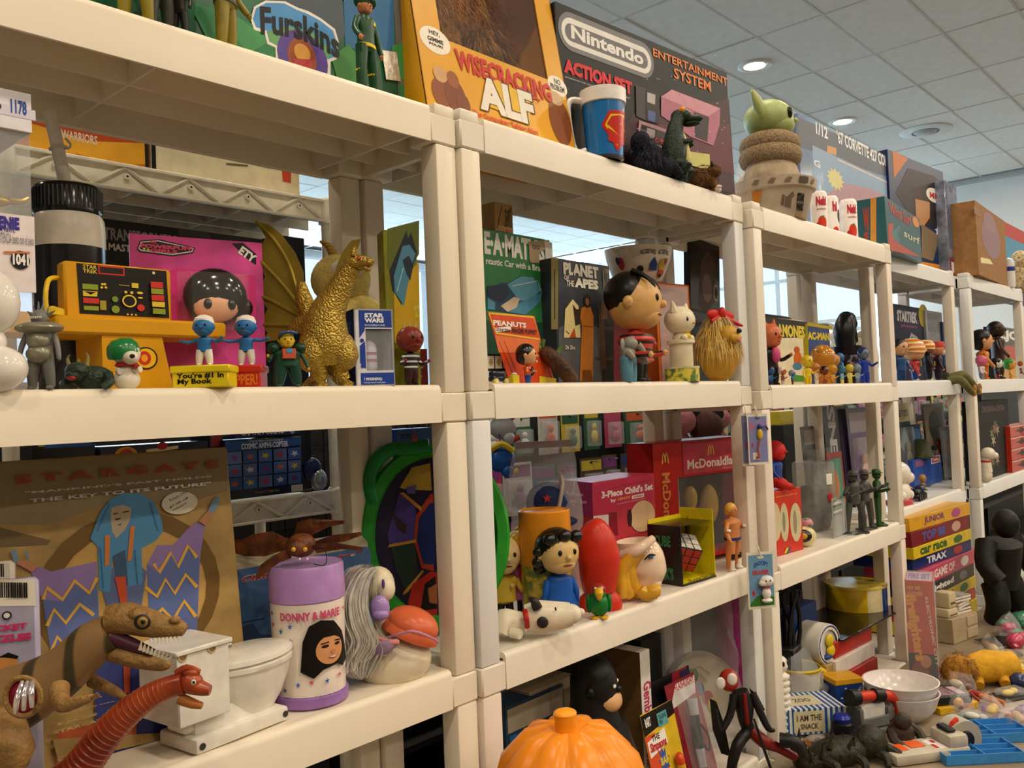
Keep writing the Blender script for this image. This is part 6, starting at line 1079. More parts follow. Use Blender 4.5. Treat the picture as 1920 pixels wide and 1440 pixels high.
for x, d in ((515, .042), (590, .04)): ob('eye', ell(*k(x, 858, d+.008), 14*s, 10*s, 15*s, 10, 8), M('d8b02a', .15), t)
for x in (555, 605): ob('fang', ell(*k(x, 920, .045), 7*s, 6*s, 9*s, 8, 6), M('e8e4da', .2), t)
ob('hanging_string', tube([k(640, 850, .03), k(715, 860, .04), (k(720, 910, .04)[0], k(720, 910, .04)[1], .003), (k(640, 940, .03)[0], k(640, 940, .03)[1], .0025)], .0006, 5, 5), M('17130f', .4), t)
# toy duck with silver mane
p = Vector((-.128, .066, ZL)); t = th('duck_toy', 'cream toy duck with silver hair, lilac bill and orange saddle', 'toy', p, VY); k = tracer(t, K13); s = mpp(p)/3.2722; CM = M('e6d9bc', .35)
ob('body', J(X(ell(0, 0, 0, 235*s, 175*s, 172*s, 26, 16), k(1170, 775, 0), (0, -6, 0)), ell(*k(1060, 760, .0), 130*s, 130*s, 150*s)), CM, t)
ob('neck', tube([k(1090, 680), k(1100, 560), k(1085, 420), k(1080, 330)], [85*s, 52*s, 58*s, 82*s], 16), CM, t)
ob('head', J(ell(*k(1075, 320), 105*s, 95*s, 118*s, 20, 12), ell(*k(1120, 340, .01), 62*s, 70*s, 75*s)), CM, t)
ob('bill', J(X(ell(0, 0, 0, 62*s, 45*s, 78*s, 16, 10), k(1085, 460, .03)), ell(*k(1090, 500, .036), 52*s, 34*s, 34*s)), M('a888c8', .25), t)
for x, d in ((1108, .03), (1000, .022)): ob('eye', X(ell(0, 0, 0, 10*s, 7*s, 30*s, 10, 8), k(x, 310, d)), M('5a4a8a', .3), t)
ob('saddle', J(X(ell(0, 0, 0, 165*s, 150*s, 105*s, 22, 12), k(1290, 560, 0), (0, 24, 0)), X(lathe([(175*s, -60*s), (185*s, -64*s), (182*s, -40*s), (165*s, -10*s)], 24, False), k(1290, 560, 0), (0, 24, 0), (1, .88, 1))), M('d96a42', .3), t)
ob('saddle_trim', tube([k(1140, 640, .04), k(1280, 600, .055), k(1400, 640, .04), k(1445, 670, .02)], 8*s, 8), M('c888a8', .3), t)
ob('cape', tube([k(1200, 660, .045), k(1120, 700, .052), k(1040, 730, .045)], [16*s, 44*s, 30*s], 12, 3, .5), M('9a7ea0', .6, bump=.5), t); ob('cape_trim', tube([k(1060, 640, .035), k(1130, 665, .05), k(1205, 668, .048)], 15*s, 8), M('e0907e', .4), t)
def strands(t, name, roots, path, n, spread, w, col, seed):
    rd = random.Random(seed); V, F = [], []
    for _ in range(n):
        o = [rd.gauss(0, 1) for _ in range(4)]; i0 = len(V); P = []
        for j, (x, y, d) in enumerate(path): a = k(x+o[0]*spread[j], y+o[2]*spread[j]*.35, d+o[1]*.006); P.append(Vector(a))
        P = smooth_path(P, 4)
        for j, q in enumerate(P): V += [tuple(q+Vector((-w, 0, 0))), tuple(q+Vector((w, 0, 0)))]; F += [(i0+2*j-2, i0+2*j-1, i0+2*j+1, i0+2*j)] if j else []
    h = ob(name, (V, F), M(col, .35, vary=.12, sc=80), t, False); h['kind'] = 'stuff'
strands(t, 'mane', 0, [(1040, 210, .02), (960, 230, .03), (910, 380, .03), (900, 560, .035), (960, 700, .045), (940, 820, .05), (960, 880, .05)], 420, [22, 26, 38, 46, 52, 44, 22], .0007, 'b9b2a6', 5)
strands(t, 'mane', 0, [(1030, 220, .03), (980, 280, .04), (940, 420, .05), (960, 560, .055), (1000, 680, .055), (930, 800, .05), (910, 860, .05)], 220, [18, 20, 26, 30, 30, 26, 18], .0007, 'd0cac0', 6)
# green tray with a dark picture
p = Py(818, 1010, .165); p.z = ZL; t = th('oval_tray', 'large green oval tray with handle slot and dark feather picture', 'tray', p, -38, None, (-5, 0)); k = tracer(t); s = mpp(p)
cz = k(818, 1005)[2]; cx = k(818, 1005)[0]; n = 48
def oval(rx, rz, y): return [(cx+rx*math.cos(2*math.pi*i/n), y, cz+rz*math.sin(2*math.pi*i/n)) for i in range(n)]
rx, rz = 142*s, 176*s; Ls = [oval(rx, rz, -.006), oval(rx, rz, .004), oval(rx*.8, rz*.84, .004), oval(rx*.8, rz*.84, -.001), oval(rx*.83, rz*.86, -.010), oval(rx*.96, rz*.97, -.012)]
V = sum(Ls, []); F = [(a*n+i, a*n+(i+1) % n, ((a+1) % 6)*n+(i+1) % n, ((a+1) % 6)*n+i) for a in range(6) for i in range(n)]; ob('rim', (V, F), M('2f9a30', .3, sub=.1), t)
ob('tray_floor', ([v for v in oval(rx*.81, rz*.85, .0)], [tuple(range(n))]), M('2a2440', .35, vary=.3, sc=20), t, False)
kc = lambda x, y: k(400+x/3.4288, 780+y/3.4288)
ob('grip', J(tube([kc(1030, 560), kc(1000, 420), kc(1040, 300), kc(1140, 215), kc(1280, 210), kc(1390, 190)], [14*s, 15*s, 14*s, 13*s, 13*s, 14*s], 10, 3)), M('1c8a3e', .3), t)
prt2(t, 1, 1, [('p', [kc2 for kc2 in [(q[0], q[2]) for q in [kc(x, y) for x, y in pts]]], c) for pts, c in (([(1120, 760), (1200, 490), (1300, 560), (1330, 800), (1130, 830)], '4a3a86'), ([(1200, 460), (1280, 330), (1400, 300), (1410, 480), (1230, 470)], 'b89a3a'), ([(1140, 830), (1300, 830), (1310, 980), (1240, 1130), (1180, 1000)], '24382a'), ([(1290, 800), (1305, 640), (1400, 500), (1420, 500), (1420, 1000), (1340, 980)], 'a83a22'), ([(1310, 800), (1325, 660), (1400, 560), (1430, 560), (1430, 960), (1350, 950)], '1c2c66'), ([(1200, 495), (1225, 490), (1345, 590), (1340, 615)], 'c08a34'), ([(1120, 845), (1135, 825), (1305, 795), (1305, 815)], 'c08a34'), ([(1215, 1150), (1225, 1125), (1345, 990), (1355, 1000), (1250, 1130)], 'c08a34'), ([(1250, 1200), (1280, 1080), (1400, 1000), (1440, 1010), (1440, 1400), (1390, 1380)], 'b02a1c'), ([(1330, 1250), (1360, 1080), (1430, 1030), (1440, 1240)], '17120f'), ([(1380, 1110), (1440, 1080), (1440, 1210), (1390, 1200)], '9a5a34'), ([(1240, 460), (1310, 440), (1300, 500), (1250, 500)], '6a5a9a'), ([(1150, 620), (1240, 700), (1240, 760), (1190, 720)], '3a241c'))], (0, -.0005, 0))
# blue carton behind the tray
A, B = Py(744, 860, .262), Py(812, 850, .262); A.z = B.z = ZL; H = Py(745, 805, .262).z-ZL
boxAB('blue_toy_carton', 'bright blue carton with a red spired drawing behind the green tray', 'box', (A.x, .262, ZL), (B.x, .262, ZL), H, .035, M('2a5aa8', .35), frac=[('p', star(.5, .9, .12, .4, 7), 'b8404a'), ('r', .2, .86, .8, .89, 'd8d4d0'), ('t', .1, .95, .4, .975, 'TOYS', '17131c', .03)])
# cartons on the rear rack's lower level
RZ = 1.274
for i, (u0, u1, vt, y, lb, nm, cc, fr) in enumerate((
  (424, 566, 826, .47, 'blue action toy carton with rows of small figure pictures', 'picture_grid_carton', '16161c', [('p', [(.0, .82), (1, .84), (1, .97), (0, .98)], '234a8a'), ('t', .2, .83, .82, .93, 'COSMIC AMPHI-COPTER', 'e2e4ea', .03), ('t', .3, .94, .75, .975, 'THE SUPER-CHANGEABLE', 'c8ccd8', .01), ('t', .35, .06, .68, .1, 'COLLECT THEM ALL!', 'b89a4a', .01), ('r', .84, .02, 1, .14, 'd8d0c0')]+[e for r_ in range(3) for c_ in range(5) for e in (('r', .01+.197*c_, .16+.22*r_, .19+.197*c_, .36+.22*r_, ('3a5a9a', '4a6aa4', '5a6a9c')[(r_+c_) % 3]), ('p', star(.1+.197*c_, .26+.22*r_, .06, .45, 5, 30*c_), ('c8622a', 'd8b83a', 'b02a2a', 'c8c8cc', '7a3a6a')[(2*r_+c_) % 5]))]),
  (395, 420, 812, .49, 'narrow dark carton beside the picture-grid carton', 'narrow_carton', '1c1e3a', [('r', .1, .8, .9, .95, '8a2a2a')]),
  (190, 392, 838, .47, 'dark navy carton with red and yellow badges behind the desert carton', 'navy_carton', '1a1c34', [('e', .22, .86, .1, .12, 'c88a2c'), ('e', .22, .86, .06, .09, 'b0402a'), ('p', [(.4, .86), (.7, .9), (.7, .95), (.4, .92)], 'd8c89a'), ('e', .55, .96, .05, .06, 'b02a2a')]),
  (60, 180, 812, .475, 'carton with red and blue bars behind the desert carton', 'striped_carton', '1a1a1e', [('r', .2, .82, .95, .96, '2a5aa8'), ('r', .3, .86, .9, .95, 'c83a28'), ('r', .1, .84, .2, .94, 'b0b02a')]))):
    A, B = Py(u0, 900, y), Py(u1, 880, y); A.z = B.z = RZ; H = Py(u0, vt, y).z-RZ; boxAB(nm, lb, 'box', (A.x, y, RZ), (B.x, y, RZ), H, .07, M(cc, .25), frac=fr)
A, B = Py(400, 820, .475), Py(562, 808, .475); zb = Py(424, 824, .47).z+.0008
boxAB('hero_toy_carton', 'navy carton with white lettering lying on the picture-grid carton', 'box', (A.x+.04, .475, zb), (B.x, .475, zb), 1.4075-zb, .07, M('1c2450', .3), frac=[('t', .1, .15, .75, .6, 'CAPTAIN COSMO', 'dcdce4', .03), ('e', .88, .5, .05, .4, '8aa0c8')])
p = Py(592, 925, .465); p.z = RZ; t = th('gadget_toy', 'small silver and navy gadget toy on the rear rack', 'toy', p, -30); s = mpp(p)
ob('dome', J(ell(-6*s, 0, 42*s, 18*s, 14*s, 20*s), bx(-20*s, -10*s, 20*s, 0, 10*s, 36*s, 3*s)), M('1c2a5a', .3), t); ob('drum', ell(6*s, -4*s, 20*s, 16*s, 14*s, 20*s), M('8a929a', .2, m=.5), t)
# ================================================================ low shelf, second unit
K15, K16, K17 = (900, 1100, 3.3103), (1380, 740, 3.5556), (1380, 1040, 3.5556)
def dollat(name, lab, u, v, z, hp, yaw, *a, **k):
    p = Pz(u, v, z); s = mpp(p); return fig(name, lab, p, hp*s, yaw, *a, **k), s, p
SK = 'd9bd82'
t, s, p = dollat('vinyl_boy', 'small cream-faced vinyl boy in yellow top, half behind the post', 948, 1160, ZL, 155, -30, SK, 'cfae3a', '17141a', hair=None, hd=.22, hz=1.05, lg=.22, bw=.17, arms=((20, 30), (25, 80, .2)), rough=.35)
t, s, p = dollat('vinyl_girl', 'vinyl girl with yellow hair and pink dress hugging a red pot', 985, 1150, ZL, 152, -18, SK, 'c8689e', '1b1718', hair='e0bc34', hd=.2, hz=1.0, lg=.2, bw=.18, arms=((30, 85, .1), (25, 85, .1)), rough=.35)
ob('red_pot', J(X(lathe([(14*s, 0), (18*s, 2*s), (19*s, 26*s), (17*s, 27*s)], 18), (-4*s, -30*s, 66*s)), ell(-4*s, -30*s, 94*s, 15*s, 13*s, 8*s)), M('b81e1c', .25), t); ob('hair_tuft', J(*[ell(x*s, y*s, z*s, 12*s, 10*s, 9*s) for x, y, z in ((-16, -8, 142), (0, -12, 150), (14, -6, 144), (0, 6, 154))]), M('e3c03a', .4), t)
ob('saucer', X(lathe([(20*s, 0), (24*s, 2*s), (20*s, 4*s)], 18), (-14*s, -34*s, 0)), M('1a1718', .3), t)
t, s, p = dollat('vinyl_girl', 'vinyl girl with black hair and bright blue dress', 1052, 1168, ZL, 172, -22, 'd9b878', '1c56ac', 'd9b878', shoe='ece6da', hair='15120f', hd=.23, hz=1.0, lg=.2, bw=.16, dress=.08, arms=((18, -20), (18, -20)), hands='d9b878', rough=.3)
r = .23*172*s; hc = 172*s-r; ob('hair_curls', J(*[ell(x*r, y*r, hc+z*r, .34*r, .3*r, .3*r) for x, y, z in ((-.7, -.55, .72), (0, -.7, .85), (.7, -.55, .75), (-.95, .1, .1), (-.95, .2, -.4), (.95, .2, .1), (-.75, .5, -.75), (.5, .7, -.5))]), M('15120f', .2), t)
# lying white dog
p = Pz(1010, 1200, ZL); p.y = .03; t = th('lying_dog_figure', 'white vinyl puppy lying on its side, dark ears and red collar', 'toy figure', p, VY); k = tracer(t, K14); s = mpp(p)/3.131; WM = M('e9dfc6', .32)
ob('body', tube([k(190, 1310), k(215, 1280), k(270, 1275), k(320, 1270)], [95*s, 88*s, 70*s, 55*s], 18), WM, t)
ob('head', J(tube([k(330, 1250), k(420, 1240), k(520, 1235), k(600, 1225)], [78*s, 95*s, 84*s, 66*s], 20), ell(*k(600, 1225), 60*s, 58*s, 58*s)), WM, t)
ob('ear', J(tube([k(400, 1190, .02), k(380, 1150, .022), k(350, 1135, .02)], [30*s, 26*s, 8*s], 10), ell(*k(430, 1275, .03), 34*s, 14*s, 34*s)), M('2a2826', .4), t); ob('collar', tube([k(325, 1205, .02), k(335, 1250, .03), k(340, 1300, .02)], 16*s, 8), M('b8221e', .35), t)
ob('paw', tube([k(250, 1330, .02), k(300, 1345, .03)], [34*s, 28*s], 10, 1), WM, t); ob('eye', tube([k(505, 1185, .025), k(508, 1205, .026)], 5*s, 6, 1), M('17130f', .3), t); ob('nose', ell(*k(655, 1215, .0), 24*s, 20*s, 24*s), M('e6dccb', .3), t)
# red bust, parrot, mug
p = Pz(1130, 1148, ZL); p.y += .04; t = th('red_bust', 'smooth bright red vinyl head-and-shoulders bank', 'coin bank', p, VY); k = tracer(t, K14); s = mpp(p)/3.131; RR = M('c8301f', .35, vary=.04)
ob('head', J(tube([k(765, 1090), k(760, 1010), k(762, 900), k(745, 790), k(725, 710), k(712, 680)], [95*s, 112*s, 126*s, 112*s, 80*s, 40*s], 24), ), RR, t); ob('shoulders', X(lathe([(1.0, 0), (1.05, .2), (.95, .6), (.55, 1)], 28), (k(770, 1200)[0], 0, 0), s=(125*s, 85*s, 120*s)), RR, t)
p = Pz(1118, 1158, ZL); p.y = .012; t = th('parrot_figure', 'small green parrot figure with yellow beak and feet', 'toy figure', p, -50); s = mpp(p)
ob('body', J(ell(0, 0, 26*s, 21*s, 18*s, 22*s), ell(0, -2*s, 46*s, 14*s, 13*s, 14*s)), M('1f7a34', .28), t); ob('head', ell(0, -2*s, 54*s, 14*s, 13*s, 12*s), M('9a2a24', .35), t)
ob('beak', tube([(0, -12*s, 52*s), (0, -20*s, 48*s), (0, -20*s, 38*s)], [9*s, 8*s, 3*s], 10), M('e0b428', .3), t)
for x in (-1, 1):
    ob('foot', ell(x*9*s, -8*s, 3*s, 8*s, 11*s, 3.2*s, 12, 6), M('dca81e', .35), t); ob('wing', ell(x*19*s, 2*s, 28*s, 6*s, 12*s, 18*s), M('17662c', .3), t); ob('eye', ell(x*6*s, -12*s, 58*s, 3*s, 2.4*s, 3*s, 8, 6), M('d8d4c8', .2), t)
p = Pz(1200, 1125, ZL); p.y += .04; t = th('head_mug', 'cream ceramic head-shaped mug with wavy yellow hair', 'mug', p, VY); k = tracer(t, K14); s = mpp(p)/3.131; PC = M('ecd2b8', .12)
ob('face', J(tube([k(1010, 1100), k(1030, 1030), k(1040, 960), k(1030, 890), k(1000, 840)], [80*s, 92*s, 118*s, 112*s, 100*s], 22), ell(*k(1105, 960, .01), 52*s, 44*s, 52*s), ell(*k(1070, 1040, .01), 60*s, 60*s, 46*s)), PC, t)
ob('rim', X(lathe([(100*s, 0), (108*s, 20*s), (112*s, 58*s), (104*s, 60*s), (96*s, 10*s)], 30, False), k(975, 850), (0, -5, 0)), PC, t); ob('hat_brim', tube([k(900, 880, .03), k(985, 850, .045), k(1080, 780, .03)], [30*s, 34*s, 22*s], 10), PC, t)
ob('hair', J(*[tube([k(*q, .03+.006*i) for q in pts], [34*s, 42*s, 44*s, 30*s], 10) for i, pts in enumerate(([(1010, 860), (940, 930), (950, 1030), (1000, 1120)], [(980, 870), (910, 950), (910, 1050), (950, 1125)], [(950, 880), (885, 980), (890, 1070), (905, 1130)], [(1000, 1080), (1040, 1110), (1090, 1090), (1120, 1090)]))]), M('d9a52c', .15), t)
ob('eye', ell(*k(1065, 890, .04), 18*s, 10*s, 12*s, 10, 6), M('4a7aa4', .15), t); ob('lash', tube([k(1030, 905, .04), k(1060, 876, .045), k(1090, 880, .04)], 5*s, 6), M('3a2a24', .3), t)
# puzzle cube display box
p0 = Pz(1281, 1100, ZL); p1 = Pz(1342, 1082, ZL); s = mpp(p0); L = (p1-p0).length; H = Py(1278, 990, p0.y).z-ZL
t = boxAB('cube_box', 'black and yellow open display box with a colour cube inside', 'box', p0, p1, H*1.0, .002, M('e0cf1c', .3)); L = t['L']; bpy.data.objects.remove(t.children[0]); W_ = .085
ob('yellow_tray', J(bx(0, 0, 0, L, W_, .003), bx(L-.002, 0, 0, L, W_, H*1.22), bx(0, W_-.002, 0, L, W_, H*1.1)), M('dfcb18', .35), t, False)
ob('black_side', J(bx(-.001, 0, 0, .001, W_, H*1.02), bx(-.001, -.001, -.0, L+.001, .001, .004), bx(0, 0, H*1.02, L*.95, W_, H*1.025)), M('14130f', .25), t, False)
q = ob('cube', bx(-.5, -.5, -.5, .5, .5, .5, .03), M('15120f', .3), t); c = L*.48; q.scale = (c, c, c); q.location = (L*.5, W_*.48, H*.5); q.rotation_euler = (.5, .25, -.55)
SQ = bx(-.14, -.515, -.14, .14, -.49, .14, .02)
for fi, (rot, cl) in enumerate(((( 0, 0, 0), 'b83222'), ((0, 0, -90), '2a7a34'), ((-90, 0, 0), 'c8c4b8'))):
    for i in range(3):
        for j in range(3): o = ob('cube_sticker', X(X(SQ, ((i-1)*.315, 0, (j-1)*.315)), (0, 0, 0), rot), M(cl, .3), q)
prt2(t, W_, H, [('t', .1, .08, .75, .3, "RUBIK'S", '2c7a4a', .05, 0, 0), ('t', .2, .65, .7, .85, 'CUBE', '2c7a4a', .05)], (-.0012, W_, 0), (0, 0, -90))
prt2(t, L, H, [('t', .12, .02, .95, .1, 'The original Puzzle Cube', '17130f', .02)], (0, -.0015, 0)); prt2(t, W_, H*1.2, [('t', .15, .35, .3, .9, 'original Cube', '17130f', .02, 0, 0)], (L-.0025, W_, 0), (0, 0, -90))
# wrestler
p = Pz(1372, 1068, ZL); p.y = .02; s = mpp(p); h = 124*s
t = fig('wrestler_figure', 'muscular blond wrestler figure in blue trunks and white boots', p, h, 5, 'c8804a', 'c8804a', 'c8804a', shoe='e9e4da', hair='d8ac4a', hd=.09, lg=.46, bw=.18, th_=.072, stance=.12, arms=((42, 25), (55, 30)), belt='23346e', rough=.4)
for x in (-1, 1): ob('boot', tube([(x*.128*h, -.002, .16*h), (x*.13*h, -.002, .03*h)], [.056*h, .048*h], 12, 1), M('ece6dc', .35), t); ob('knee_pad', tube([(x*.118*h, -.002, .26*h), (x*.125*h, -.002, .18*h)], [.063*h, .06*h], 12, 1), M('17151a', .5), t); ob('wrist_band', ell(x*.29*h, -.07*h, .63*h, .035*h, .035*h, .025*h), M('ece6dc', .5), t)
ob('trunks', X(lathe([(.6, 0), (1, .35), (1, 1)], 18), (0, 0, .42*h), s=(.135*h, .1*h, .1*h)), M('223470', .4), t); ob('chest', J(ell(-.06*h, -.06*h, .71*h, .07*h, .05*h, .055*h), ell(.06*h, -.06*h, .71*h, .07*h, .05*h, .055*h)), M('cc8650', .4), t)
# three-piece set carton
A = Pz(1000, 1000, ZL); A, B = Py(1112, 960, .15), Py(1228, 930, .15); A.z = B.z = ZL; H = Py(1110, 905, .15).z-ZL
t = boxAB('dish_set_carton', 'pink and red child dish set carton with round cut-outs', 'box', A, B, H, .1, M('c23a4a', .35), bev=.0008); L = t['L']
pp(t, L, H, [('p', [(725, 470), (1075, 395), (1075, 560), (725, 650)], 'bc2a50'), ('l', [(760, 610), (750, 520), (900, 470), (1060, 440)], 8, 'a82434'), ('t', 776, 548, 1075, 455, '3-Piece Child\'s Set', 'ece2da', .04), ('t', 830, 575, 858, 545, 'by', 'ece2da', .03), ('t', 872, 558, 945, 530, 'LENOX', 'e8b04a', .03), ('p', [(952, 530), (1024, 515), (1022, 538), (952, 550)], 'e6dcd4'), ('t', 960, 545, 1016, 522, 'WARE', 'b8404a', .03), ('l', [(865, 580), (1030, 545)], 4, 'd88a94'),
    ('p', [(725, 650), (815, 640), (815, 800), (725, 800)], 'e2d8d2'), ('e', 1015, 650, 72, 92, 'd8b88e'), ('p', [(815, 630), (862, 625), (870, 760), (815, 760)], '8a1a2c'), ('e', 940, 660, 12, 50, '2a1c22')], crop=K14)
pp(t, .1, H, [('p', [(525, 435), (722, 455), (722, 650), (630, 640), (560, 600)], 'a83a72'), ('t', 570, 530, 668, 510, '3-Piece', 'e6c8d6', .03), ('t', 560, 570, 690, 555, "Child's Set", 'e6c8d6', .03), ('t', 605, 592, 622, 578, 'by', 'e6c8d6', .02)], (0, .1, 0), (0, 0, -90), crop=K14)
# red fast-food toy carton with open front
A, B = Py(1236, 930, .155), Py(1385, 900, .135); A = Py(1227, 940, .17); B = Py(1400, 900, .12); A.z = B.z = ZL; H = Py(1222, 832, .17).z-ZL; L = (B-A).length
t = th('food_toy_carton', 'tall red open-front carton with yellow arch emblems', 'box', A, math.degrees(math.atan2(B.y-A.y, B.x-A.x)))
D_ = .08; ob('carton', J(hollow(L, D_, H, (.24, .04, .99, .70))), M('b4221c', .35), t, False); ob('inner_back', bx(.01, D_-.006, .01, L-.004, D_-.003, H*.7), M('3a1614', .6), t, False)
pp(t, L, H, [('p', [(1292, 230), (1482, 205), (1488, 330), (1295, 362)], 'c43a52')], crop=K14); arch = lambda x, z, c: [('l', [(x-.03, z), (x-.025, z+.06), (x-.014, z+.085), (x-.004, z+.06), (x, z+.01)], .014, c), ('l', [(x, z+.01), (x+.004, z+.06), (x+.014, z+.085), (x+.025, z+.06), (x+.03, z)], .014, c)]
prt2(t, L, H, [('p', [(.3, .72), (.97, .72), (.97, .97), (.3, .97)], 'c23a50')]+arch(.12, .83, 'e6b45a')+arch(.6, .86, 'e6b45a')+[('t', .34, .76, .94, .84, 'McDonaldland', 'ecdcd0', .03), ('t', .72, .73, .9, .755, 'characters', 'e0a0a8', .01)], eps=.0012)
V = .17; prt2(t, L, H, [('t', -.16, .36, .40, .46, 'McDonaldland', 'e08a4a', .03, 0, -90)], eps=.001, nm=('x', 'lettering'))
ob('toy_inside', J(ell(L*.5, D_*.5, H*.5, .02, .016, .03), ell(L*.7, D_*.5, H*.42, .03, .02, .05)), M('b89a3a', .4), t); ob('window_film', bx(.25*L, .003, .04*H, .98*L, .0035, .7*H), FILM(al=.06, bump=.2), t, False)
# orange cup and ziplock bag behind
p = Pz(1025, 1130, ZL); p.y = .1; p = Py(1025, 1080, .1); p.z = ZL; s = mpp(p); hc = Py(1025, 962, .06).z-ZL
t = th('orange_cup', 'orange plastic cup with green printed lower half behind the vinyl girls', 'cup', p, 0); r = 50*s
ob('cup', lathe([(r*.92, 0), (r*.95, .003), (r*.96, hc*.55), (r*.9, hc*.55)], 36), TWO('6a7a3a', 'c8a83a', 'noise', 50, .4), t); ob('lid', lathe([(r*.96, hc*.5), (r, hc*.52), (r*.97, hc-.002), (r*.93, hc), (r*.88, hc-.003), (.002, hc-.003)], 36), M('d98a1e', .3), t)
p = Py(1028, 1060, .2); p.z = ZL; s = mpp(p); hb = Py(1010, 836, .2).z-ZL
bag('zip_bag', 'clear zip bag holding a navy cap with star and stripes', p, 150*s, 60*s, hb, -40, [(J(ell(4*s, 0, hb*.62, 42*s, 28*s, 40*s), ell(10*s, -20*s, hb*.5, 46*s, 22*s, 12*s)), M('20305e', .7), 'cap'), (ext(star(-2*s, 0, 9*s), -.001, 0), M('b8342a', .5), 'star_patch'), (tube([(20*s, -26*s, hb*.6), (30*s, -20*s, hb*.75), (28*s, 0, hb*.82)], 4*s, 6), M('c8b8a8', .5), 'cap_piping'), (ell(-50*s, 0, hb*.2, 22*s, 20*s, 60*s), TWO('20305e', 'c8b4b4', 'wave', 60, .6), 'scarf')], seed=8, zipcol='b8a8b4', al=.22)
t = [o for o in COL.objects if o.name.startswith('zip_bag')][0]
for c in t.children:
    if c.name.startswith('star_patch'): c.location = (0, -29*s, hb*.66)
# coloured bits behind the left post
for u, v, y, c, lb, nm, g in ((938, 850, .3, '1f4f9a', 'round blue horn toy behind the second unit', 'horn_toy', 0), (945, 800, .32, 'b8b8bc', 'small grey and red robot toy behind the second unit', 'robot_toy', 1)):
    p = Py(u, v, y); p.z = ZL if False else p.z-.05; s = mpp(p)
# hanging blister cards on the posts
def hang(nm, lb, u0, v0, u1, v1, y, cc, items, yaw, el, group='cards hanging on the posts'):
    a, b = Py(u0, v0, y), Py(u1, v1, y); s = mpp(a); Wd, H = (b-a).length if False else (u1-u0)*s, (v1-v0)*s
    t = th(nm, lb, 'packaged toy', (a.x, y, a.z-H), yaw, group); ob('backing_card', bx(0, 0, 0, Wd, .001, H), M('e6dfcf', .4), t, False); prt2(t, Wd, H, [('r', .06, .05, .94, .95, cc)]+el)
    ob('hook_loop', tube([(Wd*.5, -.002, H*.93), (Wd*.45, -.004, H*1.04), (Wd*.4, .002, H*1.16)], .0014, 6), M('e8e2d2', .4), t)
    for g, c, n in items(Wd, H, s): ob(n, g, M(c, .3), t)
    return t
hang('charm_card', 'purple hanging card with a slim yellow and blue bird charm', 1400, 777, 1441, 872, -.03, '8488b8', lambda w, h, s: [(J(X(ell(0, 0, 0, .006, .005, .012), (w*.55, -.005, h*.6))), 'dcb82a', 'charm_body'), (J(ell(w*.55, -.005, h*.75, .005, .004, .006), tube([(w*.6, -.005, h*.72), (w*.82, -.006, h*.76), (w*.95, -.005, h*.68)], .0018, 6)), '2c3a7a', 'charm_head'), (J(tube([(w*.5, -.005, h*.46), (w*.42, -.005, h*.3), (w*.46, -.006, h*.16)], .002, 6), ell(w*.42, -.005, h*.15, .005, .003, .003)), 'a8522a', 'charm_leg')], -38, [('e', .22, .76, .12, .07, 'b86a8a'), ('r', .52, .76, .84, .84, 'a878b4'), ('p', star(.2, .38, .08), 'b8406a'), ('r', .2, .1, .52, .24, 'e2d6d0'), ('e', .5, .92, .12, .025, '5a5a5e')])
hang('charm_card', 'second purple card hanging behind the bird charm card', 1388, 775, 1409, 874, -.012, '7a7aa8', lambda w, h, s: [], -60, [('p', star(.4, .38, .12), 'b8406a')])
hang('charm_card', 'blue hanging card with a small white figure charm above green grass', 1399, 1037, 1455, 1143, -.032, '6d98bc', lambda w, h, s: [(J(ell(w*.62, -.01, h*.5, .016, .011, .012), ell(w*.46, -.012, h*.47, .009, .008, .007), ell(w*.6, -.009, h*.28, .010, .009, .013), ell(w*.6, -.01, h*.16, .012, .01, .005)), 'ece6e2', 'charm_body'), (J(ell(w*.5, -.022, h*.52, .0015, .001, .002, 8, 6), ell(w*.66, -.022, h*.52, .0015, .001, .002, 8, 6)), '19191c', 'charm_eyes'), (X(lathe([(.0085, -.0012), (.0095, 0), (.0085, .0012)], 14, False), (w*.6, -.009, h*.385)), 'b8342c', 'charm_collar')], -36, [('p', [(.06, .05), (.94, .05), (.94, .2), (.6, .26), (.3, .22), (.06, .1)], '3a7a2c'), ('p', [(.14, .3), (.22, .34), (.26, .26), (.18, .22)], 'b8343c'), ('t', .25, .72, .78, .8, 'SNOOPY', '20569a', .04, 0, 0, .6), ('t', .2, .6, .8, .68, 'ERASER', 'b8404a', .05), ('e', .5, .91, .12, .03, 'dcd6c8')])
# plush and toys on the far side seen through the upper right corner
p = Py(1310, 850, .42); s = mpp(p)
# ================================================================ low shelf, third unit
ZL3 = ZL-.0117
A, B = Pz(1456, 1044, ZL3), Pz(1507, 1030, ZL3); H = Py(1452, 922, A.y).z-ZL3; L = (B-A).length
t = boxAB('soldier_model_box', 'red window carton with three arched openings and yellow lettering', 'box', A, B, H, .05, M('c8331f', .35), crop=K16, front=[('e', 262, 850, 38, 130, 'cbbd96'), ('e', 322, 850, 28, 130, 'cbbd96'), ('e', 398, 850, 38, 130, 'cbbd96'), ('e', 318, 850, 10, 70, '8a8a6a'), ('e', 392, 850, 12, 80, '9a8a6a'), ('t', 248, 690, 405, 655, 'HMODELS', 'dcae3c', .05), ('t', 250, 730, 330, 712, 'new toys', 'e09a4a', .02), ('t', 262, 1062, 318, 1045, 'BRITAIN', '17130f', .03), ('p', [(318, 1058), (335, 1020), (348, 1018), (332, 1056)], 'dcc22a'), ('p', [(332, 1056), (348, 1018), (356, 1016), (342, 1054)], '2a7a3a'), ('p', [(342, 1054), (356, 1016), (364, 1014), (352, 1052)], '24408a')])
p = (A+B)/2+Vector((-.006, .025, 0)); p.z = ZL3+H; s = mpp(p); h = 92*s
